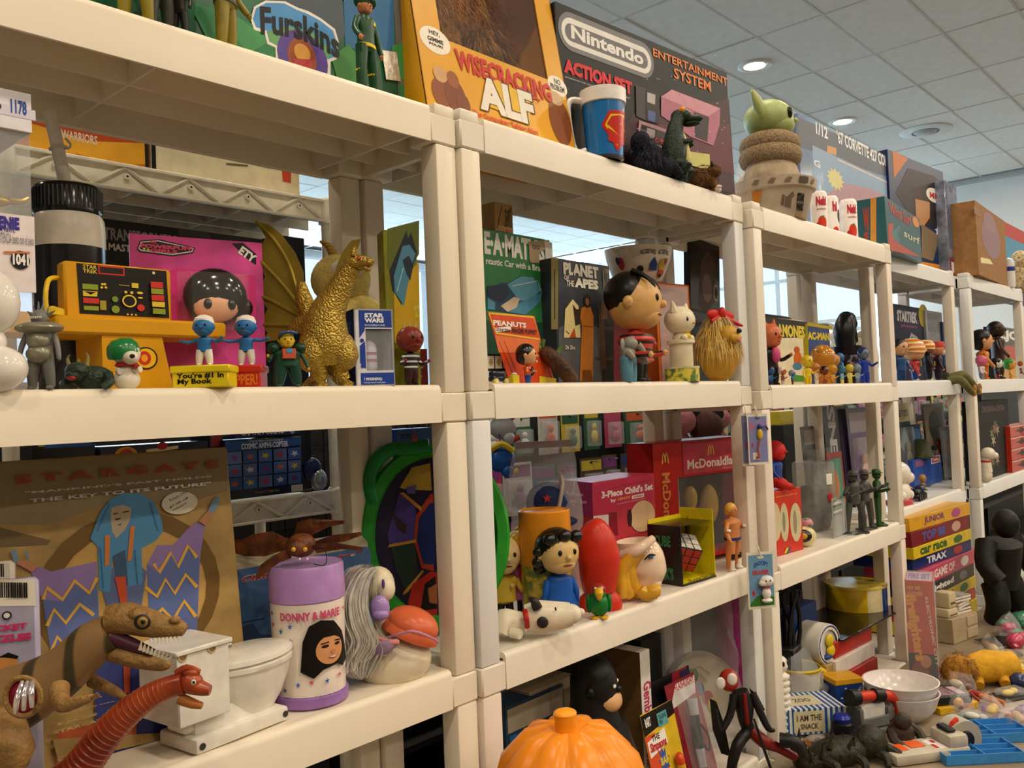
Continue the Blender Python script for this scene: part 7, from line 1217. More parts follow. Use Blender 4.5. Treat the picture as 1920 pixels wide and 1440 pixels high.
t = fig('soft_doll', 'floppy red and blue toy doll sitting on the red window carton', p, h, 10, 'c22420', '20408a', 'c22420', shoe='c22420', hd=.21, hz=1.0, lg=.12, bw=.2, th_=.1, face=False, arms=((30, 40), (40, -20)), hands='c22420', legs=([(-.12, 0, .16), (-.16, -.2, .1), (-.1, -.32, .06)], [(.12, 0, .16), (.3, -.1, .05), (.36, -.2, -.1)]), rough=.6)
p = Py(1530, 985, .13); p.z = ZL3; s = mpp(p); t = th('clear_bin', 'clear plastic tub with grey contents behind the ball cup', 'container', p, -15)
ob('tub', J(bx(-32*s, -26*s, 0, 32*s, 26*s, 130*s, 6*s, 2)), M('b8bcb6', .1, al=.35, bump=.3, bsc=20), t); ob('label', bx(2*s, -27*s, 86*s, 18*s, -26.4*s, 106*s), M('ece8e0', .5), t, False); ob('contents', bx(-24*s, -20*s, 2*s, 24*s, 20*s, 84*s, 6*s), M('5a564e', .6, vary=.3, sc=60), t); ob('red_dot', ell(10*s, -27*s, 62*s, 7*s, 2*s, 10*s), M('b8302c', .4), t)
p = Pz(1530, 1026, ZL3); p.y += .03; s = mpp(p); t = th('ball_cup_toy', 'round cream bowl-shaped toy with a yellow and black bird picture', 'toy', p, -60)
ob('ball', ell(0, 0, 19*s, 22*s, 20*s, 19*s, 20, 12), M('dccf9c', .3), t); ob('picture', X(ell(0, 0, 0, 16*s, 5*s, 12*s), (-4*s, -17*s, 22*s), (-12, 0, 0)), M('1c1712', .25), t); ob('bird', X(ell(0, 0, 0, 8*s, 3*s, 6*s), (-4*s, -20.5*s, 22*s), (-12, 0, 0)), M('c89a1c', .3), t); ob('topper', ell(6*s, 4*s, 42*s, 12*s, 10*s, 11*s), TWO('2c7a3a', 'd88a9a', 'noise', 90, .3), t)
p = Pz(1563, 1010, ZL3); A = p; B = Pz(1578, 1003, ZL3); s = mpp(p); t = card('mini_blister', 'small clear blister with a striped green and black insert', A, B+Vector((.02, 0, 0)), 75*s, M('9aa09a', .25), cat='packaged toy'); L = t['L']; prt2(t, L, 75*s, [('r', .1, .55+.07*i, .9, .59+.07*i, ('17150f', 'd8dcd4', '6a8a3a')[i % 3]) for i in range(6)]); ob('blister', bx(.08*L, -.012, .05*75*s, .92*L, -.0005, .95*75*s, .004), FILM(al=.2), t)
ob('loose_film', bx(-.02, -.03, 0, L+.03, -.01, .003, .001), FILM(al=.35), t)
for i, (u, v, hp, c, yw, lb) in enumerate(((1605, 1000, 116, '4a4c48', -30, 'dark grey toy soldier at the left of the three'), (1625, 992, 110, '50504c', -10, 'grey toy soldier in the middle of the three'), (1648, 985, 104, '33522c', 20, 'green toy soldier nearest the post'))):
    p = Pz(u, v, ZL3); s = mpp(p); h = hp*s; t = fig('toy_soldier', lb, p, h, yw, c, c, c, hd=.075, lg=.48, bw=.11, th_=.055, stance=.15, arms=((40, 70, .2), (50, 70, .3)), group='plastic toy soldiers', face=False, hat=c, n=8, rough=.5)
    ob('rifle', tube([(-.2*h, -.16*h, .62*h), (.16*h, -.2*h, .74*h)], .012*h, 6, 1), M(c, .5), t); ob('stand', X(lathe([(.2*h, 0), (.2*h, .012*h), (.02*h, .014*h)], 16), s=(1.2, .8, 1)), M(c, .5), t)
# fourth unit, low shelf
ZL4 = ZL-.004
p = Pz(1742, 948, ZL4); p.y = .1; s = mpp(p); t = th('white_ceramic_figure', 'plain white glazed seated figure with round head', 'figurine', p, -10)
ob('body', J(ell(0, 0, 22*s, 26*s, 20*s, 24*s), ell(-14*s, -12*s, 18*s, 9*s, 9*s, 9*s), ell(14*s, -12*s, 18*s, 9*s, 9*s, 9*s)), M('e6e2d8', .15), t); ob('head', J(ell(0, 0, 58*s, 25*s, 22*s, 23*s, 20, 12), ell(14*s, -12*s, 50*s, 12*s, 11*s, 11*s), tube([(-8*s, 0, 78*s), (-4*s, 0, 86*s)], [7*s, 2*s], 8, 1)), M('e6e2d8', .15), t); ob('base', lathe([(24*s, 0), (24*s, 8*s), (20*s, 9*s)], 20), M('c8505a', .3), t)
p = Py(1722, 955, .085); p.z = ZL4; s = mpp(p); t = th('toy_truck', 'long black and blue toy truck at the front of the fourth unit', 'toy car', p, 6)
ob('chassis', J(bx(-30*s, -8*s, 5*s, 34*s, 8*s, 12*s, 1.5*s), bx(-28*s, -7*s, 12*s, -6*s, 7*s, 22*s, 3*s), *[bx((-2+6*i)*s, -6*s, 12*s, (2+6*i)*s, 6*s, 20*s, 1*s) for i in range(5)]), M('17181c', .3), t); ob('cab', bx(10*s, -8*s, 12*s, 34*s, 8*s, 26*s, 3*s), M('1c2c5a', .25), t)
for x in (-22, -6, 14, 28): ob('wheel', X(lathe([(1*s, -2*s), (6*s, -2*s), (6*s, 2*s), (1*s, 2*s)], 14), (x*s, -8*s, 6*s), (90, 0, 0)), M('101012', .5), t)
p = Py(1803, 918, .075); p.z = ZL4; s = mpp(p); t = th('toy_race_car', 'small dark and silver toy car on the shelf edge of the fourth unit', 'toy car', p, 15)
ob('car_body', J(bx(-22*s, -9*s, 3*s, 22*s, 9*s, 10*s, 3*s, 2), bx(-8*s, -7*s, 9*s, 12*s, 7*s, 15*s, 3*s, 2)), M('2a2a2c', .2), t); ob('trim', bx(6*s, -9.5*s, 5*s, 24*s, 9.5*s, 9*s, 1*s), M('b8bab4', .2, m=.4), t)
for u, v, hp, c1, c2, lb in ((1700, 935, 60, 'd8a888', 'd49a84', 'pink plastic figure lying at the left of the fourth unit'), (1778, 935, 44, 'a8824a', '8a6a3a', 'tan crouching figure beside the white glazed figure'), (1702, 900, 52, 'c8a070', 'b88a62', 'tan bust-like figure behind the toy truck')):
    p = Pz(u, v, ZL4); p.y = max(p.y, .09); s = mpp(p); fig('plastic_figure', lb, p, hp*s, 20, c1, c2, c2, hd=.15, lg=.3, bw=.18, th_=.08, arms=((40, 40), (30, 30)), n=8, group='plastic figures on the fourth unit')
A, B = Py(1716, 930, .2), Py(1768, 920, .2); A.z = B.z = ZL4; H = Py(1716, 862, .2).z-ZL4
boxAB('blue_label_pack', 'bright blue pack with a red and white logo patch', 'packaged toy', A, B, H, .03, M('2a52a8', .3), frac=[('r', .62, .72, .95, .98, 'd8d4d4'), ('r', .64, .76, .93, .95, 'b8242c'), ('t', .66, .8, .9, .92, 'Tonka', 'ece8e4', .03), ('r', .05, .75, .35, .95, '8a5a8a')])
# fifth unit, low shelf
A, B = Py(1840, 900, .06), Py(1897, 880, .06); A.z = B.z = ZL4; H = Py(1840, 752, .06).z-ZL4
boxAB('skeleton_model_carton', 'tall black carton with jumbled skeleton and soldier art', 'box', A, B, H, .06, M('15120f', .6), frac=[('t', .15, .85, .85, .93, 'DINOSAURIA vs CENTRA', '5a4038', .02)]+[('p', star(.35+.1*random.random()*4, .15+.6*random.random(), .09, .35, 6), c) for c in ('8a7a68', '6a5a4c', '2c4a34', '9a8a72', '4a3a30', '8a4a34', '5a6a4a', 'a89a82')])
for i in range(4):
    z = ZL4+i*.052; A, B = Py(1897, 880, .04), Py(1935, 870, .04); A.z = B.z = z+.0003*i
    boxAB('red_model_box', 'red model box with dark picture, %s of the stack of four' % ('lowest', 'second lowest', 'second highest', 'topmost')[i], 'box', (A.x+.012, .04, A.z), (B.x+.02, .04, B.z), .0515, .06, M('b8321e', .3), frac=[('p', star(.5, .5, .3, .5, 4), '3a2a22'), ('r', .02, .86, .98, .96, 'c8b8a8')], group='stacked red model boxes')
p = Pz(1858, 905, ZL4); p.y = .03; s = mpp(p); t = th('white_animal_figure', 'small white animal figure before the black skeleton carton', 'toy figure', p, 10); ob('body', J(ell(0, 0, 14*s, 12*s, 10*s, 14*s), ell(2*s, -4*s, 54*s, 15*s, 13*s, 12*s), ell(12*s, -12*s, 50*s, 9*s, 9*s, 7*s), tube([(0, 0, 20*s), (0, 0, 48*s)], [11*s, 8*s], 10, 1)), M('e0d8c4', .35), t); ob('collar', X(lathe([(9*s, 0), (10*s, 2*s), (9*s, 4*s)], 12, False), (0, 0, 38*s)), M('b82a24', .4), t)
# ================================================================ display table in front of the units, bottom shelf things
TX0, TX1, TY0, TY1, TZ = .25, 3.9, -.78, -.03, ZB
t = th('display_table', 'low display table covered with loose toys, lower right', 'table', (TX0, TY0, 0))
ob('table_top', bx(0, 0, TZ-.03, TX1-TX0, TY1-TY0, TZ-.0005, .004), M('8c7c66', .5, vary=.1, sc=5), t)
for x in (.06, TX1-TX0-.1):
    for y in (.06, TY1-TY0-.1): ob('leg', bx(x, y, 0, x+.04, y+.04, TZ-.03, .003), M('3a3835', .5), t)
# pumpkin pail
p = Py(1068, 1420, -.17); p.z = TZ; s = mpp(p); R = 168*s; zt = Py(1066, 1360, -.17).z-TZ
t = th('pumpkin_pail', 'glossy orange plastic pumpkin pail in front of the black caped figure', 'pail', p, 0); V, F = [], []; n = 96
for r, z in ((.5, 0), (.85, .1), (.98, .33), (1.0, .5), (.94, .72), (.78, .89), (.5, .985), (.25, 1.0), (.12, .98)):
    for i in range(n): a = 2*math.pi*i/n; q = 1-.035*abs(math.cos(a*5))**5*(r > .2); V.append((R*r*q*math.cos(a), R*r*q*math.sin(a), zt*z*(1 if r < .3 else .5+.5*q)))
for j in range(8):
    for i in range(n): F.append((j*n+i, j*n+(i+1) % n, j*n+n+(i+1) % n, j*n+n+i))
F += [tuple(range(n-1, -1, -1)), tuple(range(8*n, 9*n))]
ob('pail', (V, F), M('e88a1c', .3, vary=.05, sc=12, sub=.15), t); ob('stem', J(tube([(0, 0, zt*.92), (-.003, 0, zt*.99), (-.006, .0, zt*1.05)], [.026, .016, .016], 12), ell(-.006, 0, zt*1.05, .017, .016, .006)), M('e8951e', .3), t)
# black caped figure
p = Py(1120, 1400, .06); p.z = ZB; s = mpp(p); h = Py(1105, 1232, .06).z-ZB
t = fig('caped_figure', 'black hooded and caped figure behind the pumpkin pail', p, h, 28, '121214', '151517', '151517', hd=.125, hz=1.3, lg=.4, bw=.2, th_=.07, face=False, arms=((15, 10), (15, 10)), cape='111113', rough=.45)
r = .125*h; hc = h-r*1.3; ob('lower_face', J(ell(0, -r*.5, hc-r*.62, r*.78, r*.7, r*.55, 16, 10), ell(0, -r*1.06, hc-r*.45, r*.16, r*.12, r*.14, 8, 6)), M('d9a672', .4), t); ob('mouth', ell(0, -r*1.04, hc-r*.72, r*.3, r*.06, r*.04, 8, 6), M('9a6a48', .4), t)
for x in (-1, 1): ob('eye', ell(x*r*.4, -r*.93, hc+r*.12, r*.18, r*.08, r*.08, 8, 6), M('e6e2da', .3), t)
ob('hood', J(tube([(0, .1*r, hc-r*1.6), (0, .12*r, hc-r*.6), (0, .1*r, hc+r*.4)], [r*1.2, r*.98, r*.98], 18), ell(0, .05*r, hc+r*.35, r*1.0, r*.98, r*1.0)), M('111113', .45), t)
# cartons on the bottom shelf of the second unit
def shelfbox(nm, lb, u0, u1, v, vt, y, D, cc, fr=None, lf=None, z=None, cat='box', g=None):
    z = ZB if z is None else z; A, B = Py(u0, v, y), Py(u1, v, y); H = Py(u0, vt, y).z-z
    return boxAB(nm, lb, cat, (A.x, y, z), (B.x, y, z), H, D, M(cc, .4), frac=fr, lfrac=lf, group=g)
shelfbox('doll_clothes_carton', 'tall kraft carton with white spine and red doll clothing lettering', 1204, 1223, 1330, 1222, .06, .12, 'd9d4cc', [('t', -2.1, .44, 3.1, .56, "Gembee's clothing", 'b0305a', .03, 0, -90)], [('r', 0, 0, 1, 1, '6d5230')])
shelfbox('scale_carton', 'cream low carton with brown lettering under the second shelf', 995, 1080, 1330, 1298, .15, .08, 'b0a184', [('t', .05, .62, .5, .85, 'ARROW', '8a6a4a', .03), ('t', .05, .38, .6, .58, 'Constant Scale', '3a2c20', .04), ('t', .05, .2, .7, .32, 'postal scale model', '3a2c20', .01), ('r', .72, .3, .95, .9, '7d7058')], z=ZB+.075)
shelfbox('picture_carton', 'blue and brown carton with small photograph panels at far left of the bottom shelf', 950, 1060, 1380, 1326, .145, .09, '24405a', [('r', .05, .1, .4, .8, '2a6a9a'), ('e', .6, .4, .2, .3, '8a6a3a'), ('r', .02, .82, .98, .98, 'a89c88')])
shelfbox('weight_carton', 'black and cream carton marked with pounds beside the caped figure', 1130, 1172, 1330, 1294, .12, .05, '1a1816', [('t', .12, .55, .6, .75, '1 POUND', 'd8d4cc', .04), ('t', .3, .3, .75, .5, 'GUN', 'd8d4cc', .04), ('r', .75, .3, .95, .55, '8a9a2a'), ('r', 0, .85, 1, 1, 'a8987a')])
shelfbox('plaid_packet', 'brown checked packet in the shadow of the bottom shelf', 1136, 1176, 1300, 1262, .19, .02, 'b8a088', [('r', .02+.2*i, 0, .1+.2*i, 1, '4a342a') for i in range(5)]+[('r', 0, .05+.25*i, 1, .13+.25*i, '6a4a3a') for i in range(4)])
shelfbox('dark_book_box', 'black slipcase box behind the doll clothing carton', 1205, 1243, 1280, 1200, .2, .03, '141214', [('r', .85, 0, .92, 1, '2a2628')])
# pen card, light card, star card
def tcard(nm, lb, u0, v0, u1, v1, z, H, tilt, cc, el, items=None, y=None, bl=None):
    A, B = (Pz(u0, v0, z), Pz(u1, v1, z)) if y is None else (Py(u0, v0, y), Py(u1, v1, y)); A.z = B.z = z; t = card(nm, lb, A, B, H, M(cc, .35), [], tilt=tilt, blister=bl); prt2(t, t['L'], H, el)
    for g, c, n in (items(t['L'], H) if items else []): ob(n, g, M(c, .25), t)
    return t
tcard('pen_card', 'yellow, red and black talking pen card leaning on the bottom shelf', 1236, 1440, 1296, 1440, ZB, .19, -12, 'dcb82a', [('p', [(0, .78), (1, .86), (1, 1), (0, .99)], '17130f'), ('p', [(0, 0), (.45, 0), (.5, .4), (.3, .78), (0, .78)], 'd8502a'), ('p', [(.05, .56), (.62, .62), (.6, .78), (.04, .72)], 'ece8e2'), ('t', .18, .7, .42, .76, 'THE', '17130f', .03), ('t', .08, .58, .58, .7, 'Simpsons', 'b82a24', .05, .1), ('p', star(.4, .47, .16, .55, 9), '3a5aa8'), ('t', .3, .44, .62, .52, 'BART', 'e0c43a', .04), ('t', .08, .86, .25, .95, 'BART', 'e6e2dc', .04), ('r', .45, .8, .75, .94, '5aa0a8'), ('t', .48, .82, .72, .92, 'TALKING\nPEN', '17130f', .02), ('e', .35, .2, .22, .12, 'ece8e2')], lambda L, H: [(tube([(L*.72, -.012, .01), (L*.72, -.012, H*.38)], .009, 10, 1), 'd8a81e', 'pen_body'), (ell(L*.72, -.012, H*.42, .01, .01, .016), 'd84a1c', 'pen_cap')], y=.02)
tcard('light_card', 'maroon card with a silver and black pocket flashlight', 1290, 1440, 1345, 1430, ZB, .205, -14, '8a1e2a', [('p', [(.0, .75), (.35, .97), (1, .97), (.9, .8)], 'd8d0cc'), ('t', .3, .9, .95, .97, 'FLASHLIGHT', 'b02a34', .03), ('r', .03, .1, .1, .7, '5a1420')], lambda L, H: [(tube([(L*.45, -.012, H*.3), (L*.55, -.012, H*.62)], [.010, .010], 12, 1), '17171a', 'torch_grip'), (tube([(L*.55, -.012, H*.62), (L*.6, -.012, H*.78)], [.010, .012], 12, 1), 'b8bac0', 'torch_head'), (tube([(L*.42, -.012, H*.12), (L*.45, -.012, H*.3)], [.009, .010], 12, 1), 'b8bac0', 'torch_tail'), (tube([(L*.7, -.01, H*.5), (L*.85, -.01, H*.35), (L*.75, -.01, H*.22), (L*.62, -.01, H*.32)], .002, 6), '1a1a1c', 'wrist_cord')], y=.045, bl=(.2, .05, .9, .92, .024))
tcard('star_toy_card', 'black and red toy card with white diagonal lettering behind the pen card', 1232, 1400, 1318, 1370, ZB, .21, -8, '17141a', [('p', [(.3, 0), (.7, 0), (.95, 1), (.62, 1)], '9a1e2c'), ('p', [(.7, .55), (.98, .6), (.98, .98), (.78, .98)], '2a2050'), ('t', .15, .5, .6, .68, 'STAR', 'ece8e4', .05, 0, 55), ('t', .3, .42, .75, .6, 'WARS', 'ece8e4', .05, 0, 55)], y=.085)
# drum in a bag
p = Py(1318, 1390, .15); p.z = ZB; s = mpp(p); R = 66*s; zc = Py(1318, 1290, .15).z-ZB
t = th('bagged_drum', 'cream toy drum printed with balloons, inside a clear plastic bag', 'toy drum', p, -40)
ob('drum_skin', X(lathe([(.001, -.001), (R*.97, -.001), (R*.97, .0), (.001, 0)], 36), (0, -.02, max(zc, R)), (90, 0, 0)), M('dccdb0', .5), t); ob('drum_hoop', X(lathe([(R*.96, -.004), (R*1.03, -.004), (R*1.03, .035), (R*.96, .035)], 36, False), (0, .015, max(zc, R)), (90, 0, 0)), M('c8bca6', .4), t)
zc = max(zc, R); prt2(t, 1, 1, [('e', .0+x*R, zc+z*R, .16*R, .2*R, c) for x, z, c in ((-.15, .1, '3a6ab0'), (.1, -.15, 'b8343c'), (.25, -.35, 'd8b83a'), (-.3, .5, '5a8a3a'))]+[('l', [(-.4*R, zc+.6*R), (-.1*R, zc+.75*R), (.2*R, zc+.5*R)], .02*R, 'b8343c'), ('l', [(-.1*R, zc+.55*R), (.1*R, zc+.3*R)], .03*R, 'd8b83a')], (0, -.0235, 0))
bg = bag('carrier_bag', 'crumpled clear bag wrapped round the toy drum', p, R*2.5, .11, zc*2+.08, -40, seed=15, al=.2)
p = Py(1375, 1220, .2); p.z = ZB; s = mpp(p); t = th('magenta_bag', 'glossy magenta bag hanging behind the right post of the second unit', 'bag', p, -50); ob('bag_body', J(ell(0, 0, .17, .045, .03, .17), tube([(0, 0, .3), (0, 0, .36)], [.02, .01], 8, 1)), M('a02a78', .25, bump=.6, bsc=30), t)
# black and red winged figure on the table corner
p = Py(1420, 1440, -.06); p.z = TZ; t = th('winged_figure', 'spindly black and red winged action figure with bug-like mask', 'toy figure', p, VY); k = tracer(t, K15); s = mpp(p)/3.3103; BK, RE = M('1c1b1d', .4, vary=.15), M('7a1c18', .35)
ob('head', J(ell(*k(1545, 580, 0), 62*s, 52*s, 70*s, 18, 12)), M('a8301c', .3), t)
for x, y, d in ((1565, 575, .016), (1492, 600, .014)): ob('eye', ell(*k(x, y, d), 32*s, 12*s, 38*s), M('e4e0da', .2), t)
ob('torso', tube([k(1610, 650), k(1640, 740), k(1650, 840), k(1680, 900)], [52*s, 60*s, 42*s, 40*s], 14), BK, t); ob('chest_stripe', tube([k(1640, 660, .016), k(1650, 760, .019), k(1660, 850, .015)], 14*s, 8), RE, t)
ob('arm', tube([k(1575, 670, .01), k(1550, 800, .02), k(1490, 890, .03), k(1460, 760, .03)], [26*s, 24*s, 20*s, 12*s], 10), BK, t); ob('arm', tube([k(1690, 660), k(1740, 780, .01), k(1790, 880, .01), k(1830, 890, .01)], [26*s, 24*s, 20*s, 10*s], 10), BK, t)
ob('wing', ext([(k(x, y)[0], k(x, y)[2]) for x, y in ((1430, 700), (1470, 720), (1520, 860), (1560, 1060), (1500, 1040), (1450, 900))], .004, .008), BK, t, False); ob('wing', ext([(k(x, y)[0], k(x, y)[2]) for x, y in ((1680, 640), (1730, 680), (1780, 780), (1720, 760))], .01, .014), BK, t, False)
ob('leg', tube([k(1680, 890), k(1760, 960, .01), k(1850, 1000, .01), k(1960, 1060, .01)], [40*s, 42*s, 30*s, 26*s], 12), RE, t); ob('leg', tube([k(1660, 900), k(1600, 980, .03), k(1560, 1130, .03), (k(1560, 1130, .03)[0], k(1560, 1130, .03)[1], .005)], [38*s, 36*s, 30*s, 24*s], 12), BK, t); ob('boot', tube([k(1860, 950, .02), k(1960, 970, .03), k(2010, 1050, .03)], [44*s, 40*s, 26*s], 10), BK, t)
ob('sword', tube([k(1700, 820, .03), k(1760, 1000, .035), k(1830, 1200, .03)], [6*s, 10*s, 8*s], 8), BK, t)
p = Py(1405, 1430, -.12); p.z = TZ; t = th('cream_lump_toy', 'pale cream rounded toy under the winged figure', 'toy', p, 0); s = mpp(p); ob('body', J(ell(0, 0, 20*s, 60*s, 40*s, 20*s), ell(30*s, -10*s, 30*s, 34*s, 28*s, 18*s), ell(-30*s, 0, 28*s, 30*s, 24*s, 16*s)), M('d6c8ac', .5), t)
# white ringed column figure behind the post
p = Py(1466, 1350, .02); p.z = ZB; s = mpp(p); t = th('ringed_figure', 'white ribbed stacked-ring toy figure beside the post', 'toy figure', p, -10)
ob('body', lathe([(14*s, 0)]+[(x*s, z*s) for i in range(9) for x, z in ((13, 4+i*12), (18, 8+i*12), (18, 12+i*12), (13, 15+i*12))]+[(8*s, 116*s)], 18), M('e6e0d2', .3), t); ob('head', J(ell(0, 0, 128*s, 17*s, 16*s, 17*s)), M('e6e0d2', .3), t)
for x in (-6, 6): ob('eye', ell(x*s, -14*s, 132*s, 3*s, 2.4*s, 5*s, 8, 6), M('17150f', .2), t)
# things inside the third unit, bottom shelf
shelfbox('navy_upright_box', 'dark blue glossy upright box under the third unit', 1474, 1536, 1230, 1152, .12, .04, '16336e')
p = Py(1545, 1250, .06); p.z = ZB-.0117+.0117; s = mpp(p); zc = Py(1545, 1205, .06).z-ZB; t = th('ring_clock_toy', 'white ring-shaped clock toy with yellow, blue and red cartoon relief', 'toy', p, -8)
R = 38*s; zc = max(zc, R); ob('ring', X(lathe([(R*.72, -.02), (R*.98, -.02), (R, -.012), (R, .05), (R*.8, .06), (R*.6, .05)], 32, False), (0, 0, zc), (-90, 0, 0)), M('e6e0d0', .3), t); ob('face', X(lathe([(.001, .0), (R*.8, .0), (R*.8, .002), (.001, .002)], 28), (0, -.012, zc), (90, 0, 0)), M('ccd0d0', .4), t)
ob('relief', J(ell(0, -.02, zc+.2*R, .3*R, .008, .32*R), ell(.1*R, -.02, zc-.3*R, .34*R, .008, .3*R)), M('d8c02a', .35), t); ob('relief_red', ell(.4*R, -.022, zc, .12*R, .006, .12*R), M('b8302c', .3), t); ob('relief_blue', ell(-.2*R, -.02, zc-.55*R, .34*R, .008, .14*R), M('24408a', .3), t); ob('blue_rim', X(lathe([(R*.86, -.0207), (R*.93, -.0207)], 30, False), (0, 0, zc), (-90, 0, 0)), M('24408a', .3), t)
ob('foot', bx(-R*.6, -.03, 0, R*.6, .04, zc-R*.85, .004), M('a88a4a', .4), t)
# stack of red and white boxes with a tilted black board and a striped tin above
for i, (cc, zz, hh, lb) in enumerate((('a8241e', 0, .045, 'red flat box, lowest of three under the black board'), ('e0dad2', .0455, .04, 'white flat box between two red ones'), ('b0261f', .086, .042, 'red flat box, topmost of three under the black board'))):
    A, B = Py(1580, 1300, .0), Py(1690, 1270, .0); boxAB('flat_box', lb, 'box', (A.x+.02*i, .012+.01*i, ZB+zz), (A.x+.26+.01*i, .0+.01*i, ZB+zz), hh, .14, M(cc, .3), group='flat boxes under the black board')
p = Py(1600, 1190, .08); t = th('black_board', 'thin black lacquer board lying on the red boxes', 'board', (Py(1525, 1160, .1).x, .02, ZB+.1285), -2); ob('board', bx(0, 0, 0, .46, .2, .006, .001), M('15110f', .2), t)
q = Py(1620, 1160, .1); t = th('striped_tin', 'round tin striped yellow, cream and blue on the black board', 'tin', (q.x+.02, .13, ZB+.135), 0); s = mpp(q)
for a0, a1, c in ((120, 222, 'd8b41c'), (222, 256, 'e4d8a8'), (256, 330, '20489a'), (330, 480, 'd8b41c')):
    n = 14; V = [(56*s*math.cos(math.radians(a0+(a1-a0)*i/n)), 56*s*math.sin(math.radians(a0+(a1-a0)*i/n)), z) for z in (0, 46*s) for i in range(n+1)]; ob('tin_panel', (V, [(i, i+1, n+2+i, n+1+i) for i in range(n)]), M(c, .2), t)
ob('tin_lid', lathe([(.001, 45*s), (57*s, 45*s), (57*s, 41*s)], 36, False), M('d8c04a', .25), t)
# dark figures at the left of the third unit's bottom
for u, y, c, lb in ((1478, .1, '1c1c1c', 'black toy robot lying under the third shelf'), (1500, .16, '2a2c2c', 'dark grey spindly toy frame under the third shelf')):
    p = Py(u, 1130, y); p.z = ZB+.0; s = mpp(p); t = th('dark_toy', lb, 'toy', p, 10); hz = Py(u, 1110, y).z-ZB
    ob('frame', J(*[tube([(random.uniform(-.03, .03), random.uniform(-.02, .02), 0), (random.uniform(-.04, .04), random.uniform(-.02, .02), hz*.6), (random.uniform(-.03, .03), random.uniform(-.02, .02), hz)], .006, 6) for _ in range(5)], bx(-.035, -.02, 0, .035, .02, hz*.5, .004)), M(c, .45), t)
# stack of board games under the fourth unit
GM = [('e0c21c', 'yellow game box with black lettering', 0.0), ('b83a20', 'orange-red game box', .0), ('dcc01e', 'yellow and red game box with pink lettering', .0), ('1a1a1c', 'black game box with white script', 0), ('c24a66', 'pink game box with pale picture lid', .02), ('1a2a66', 'navy game box with white lettering', -.02), ('d8bc1e', 'yellow game box with green car print', -.03), ('7a1c22', 'maroon game box with blue lettering', -.03), ('d8a01e', 'orange-yellow game box on top', -.03)]
zz = ZB; hs = (.045, .04, .04, .045, .05, .04, .038, .05, .045)
for i, (cc, lb, dx) in enumerate(GM):
    A = Py(1800, 1200, -.0); x0 = 2.02+dx; boxAB('board_game', lb+', %s in the pile under the fourth unit' % ('first', 'second', 'third', 'fourth', 'fifth', 'sixth', 'seventh', 'eighth', 'ninth')[i], 'board game', (x0, .01+.004*(i % 3)-(.02 if i < 5 else 0), zz), (x0+.5, -.03+.004*(i % 2), zz), hs[i]-.0006, .2, M(cc, .3), frac=[('t', .1+.06*(i % 3), .2, .55, .8, ('SEARCH', 'RISK-IT', 'FAME', 'Lighted', 'GAME OF', 'TRAX', 'car race', 'TOP 88', 'JUNIOR')[i], ('17130f', 'e8c83a', 'b8244a', 'e6e2dc', 'e8d8d0', 'dcdce4', '2c5a34', '4a5aa8', '7a3a6a')[i], .04), ('e', .75, .5, .08, .35, ('b8302c', 'e8b03a', '2a7a4a', '8a8a8a', 'e8e0d8', 'b8302c', '3a6a2c', 'c8a08a', 'b04a8a')[i])], group='pile of board games')
    zz += hs[i]
# black ape figure by the fifth unit
p = Py(1885, 1150, -.02); p.z = TZ+.16; s = mpp(p)
t = th('black_ape_figure', 'large matt black ape figure standing at the right', 'toy figure', Pz(1882, 1165, TZ), -20); hb = 205*mpp(t.location); G = M('131314', .55, vary=.2, bump=.6, bsc=60)
ob('body', J(tube([(0, 0, hb*.3), (0, 0, hb*.5), (-.01, -.01, hb*.72)], [.05, .062, .068], 18), ell(-.005, -.03, hb*.9, .04, .045, .05)), G, t)
for x in (-1, 1): ob('leg', tube([(x*.04, 0, hb*.36), (x*.055, -.02, hb*.18), (x*.05, 0, .01)], [.042, .038, .034], 12), G, t); ob('arm', tube([(x*.07, 0, hb*.74), (x*.11, -.02, hb*.55), (x*.1, -.06, hb*.42)], [.036, .032, .028], 12), G, t)
# ================================================================ loose things on the table
def T(u, v): p = Pz(u, v, TZ); return p, mpp(p)
# two nested white bowls
p, s = T(1692, 1345); 
for i in range(2):
    t = th('white_bowl', ('white plastic bowl, lower of the nested pair', 'white plastic bowl, upper of the nested pair')[i], 'bowl', (p.x, p.y, TZ+i*.026), 0, 'nested white bowls'); R = 66*s
    ob('bowl', lathe([(R*.4, 0), (R*.62, .004), (R*.88, .03), (R*1.0, .062), (R*1.02, .066), (R*.98, .066), (R*.85, .034), (R*.5, .01), (.001, .008)], 44), M('e4dcd8', .2), t)
# tall film-wrapped model box
A, B = Pz(1700, 1272, TZ), Pz(1745, 1280, TZ); B = A+Vector((.085, -.075, 0)); H = Py(1697, 1088, A.y).z-TZ
A = Py(1706, 1275, -.11); A.z = TZ; H = Py(1696, 1088, -.11).z-TZ; L = .095
t = th('film_wrapped_box', 'tall orange-red toy box wrapped in crinkled clear film', 'box', A, -74); Wd, Dp = 48*mpp(A), .03
ob('carton', bx(0, 0, 0, Wd, .13, H, .001), M('c4421f', .35), t); ob('film_wrap', bx(-.002, -.002, 0, Wd+.004, .134, H+.003, .002), FILM(al=.2, bump=1, bsc=35), t)
prt2(t, Wd, H, [('r', 0, 0, 1, .32, '2a1c1a'), ('e', .4, .15, .3, .1, '8a3a2a'), ('e', .6, .25, .2, .06, 'c8845a'), ('t', -1.05, .5, 1.55, .62, 'firefighters', 'e8a02c', .05, 0, -84), ('t', -.45, .52, 2.2, .545, 'ELECTRONIC CITY', 'e8d8c8', .02, 0, -84), ('t', .05, .86, .6, .96, 'new set\nof trucks', 'e0a03a', .03)])
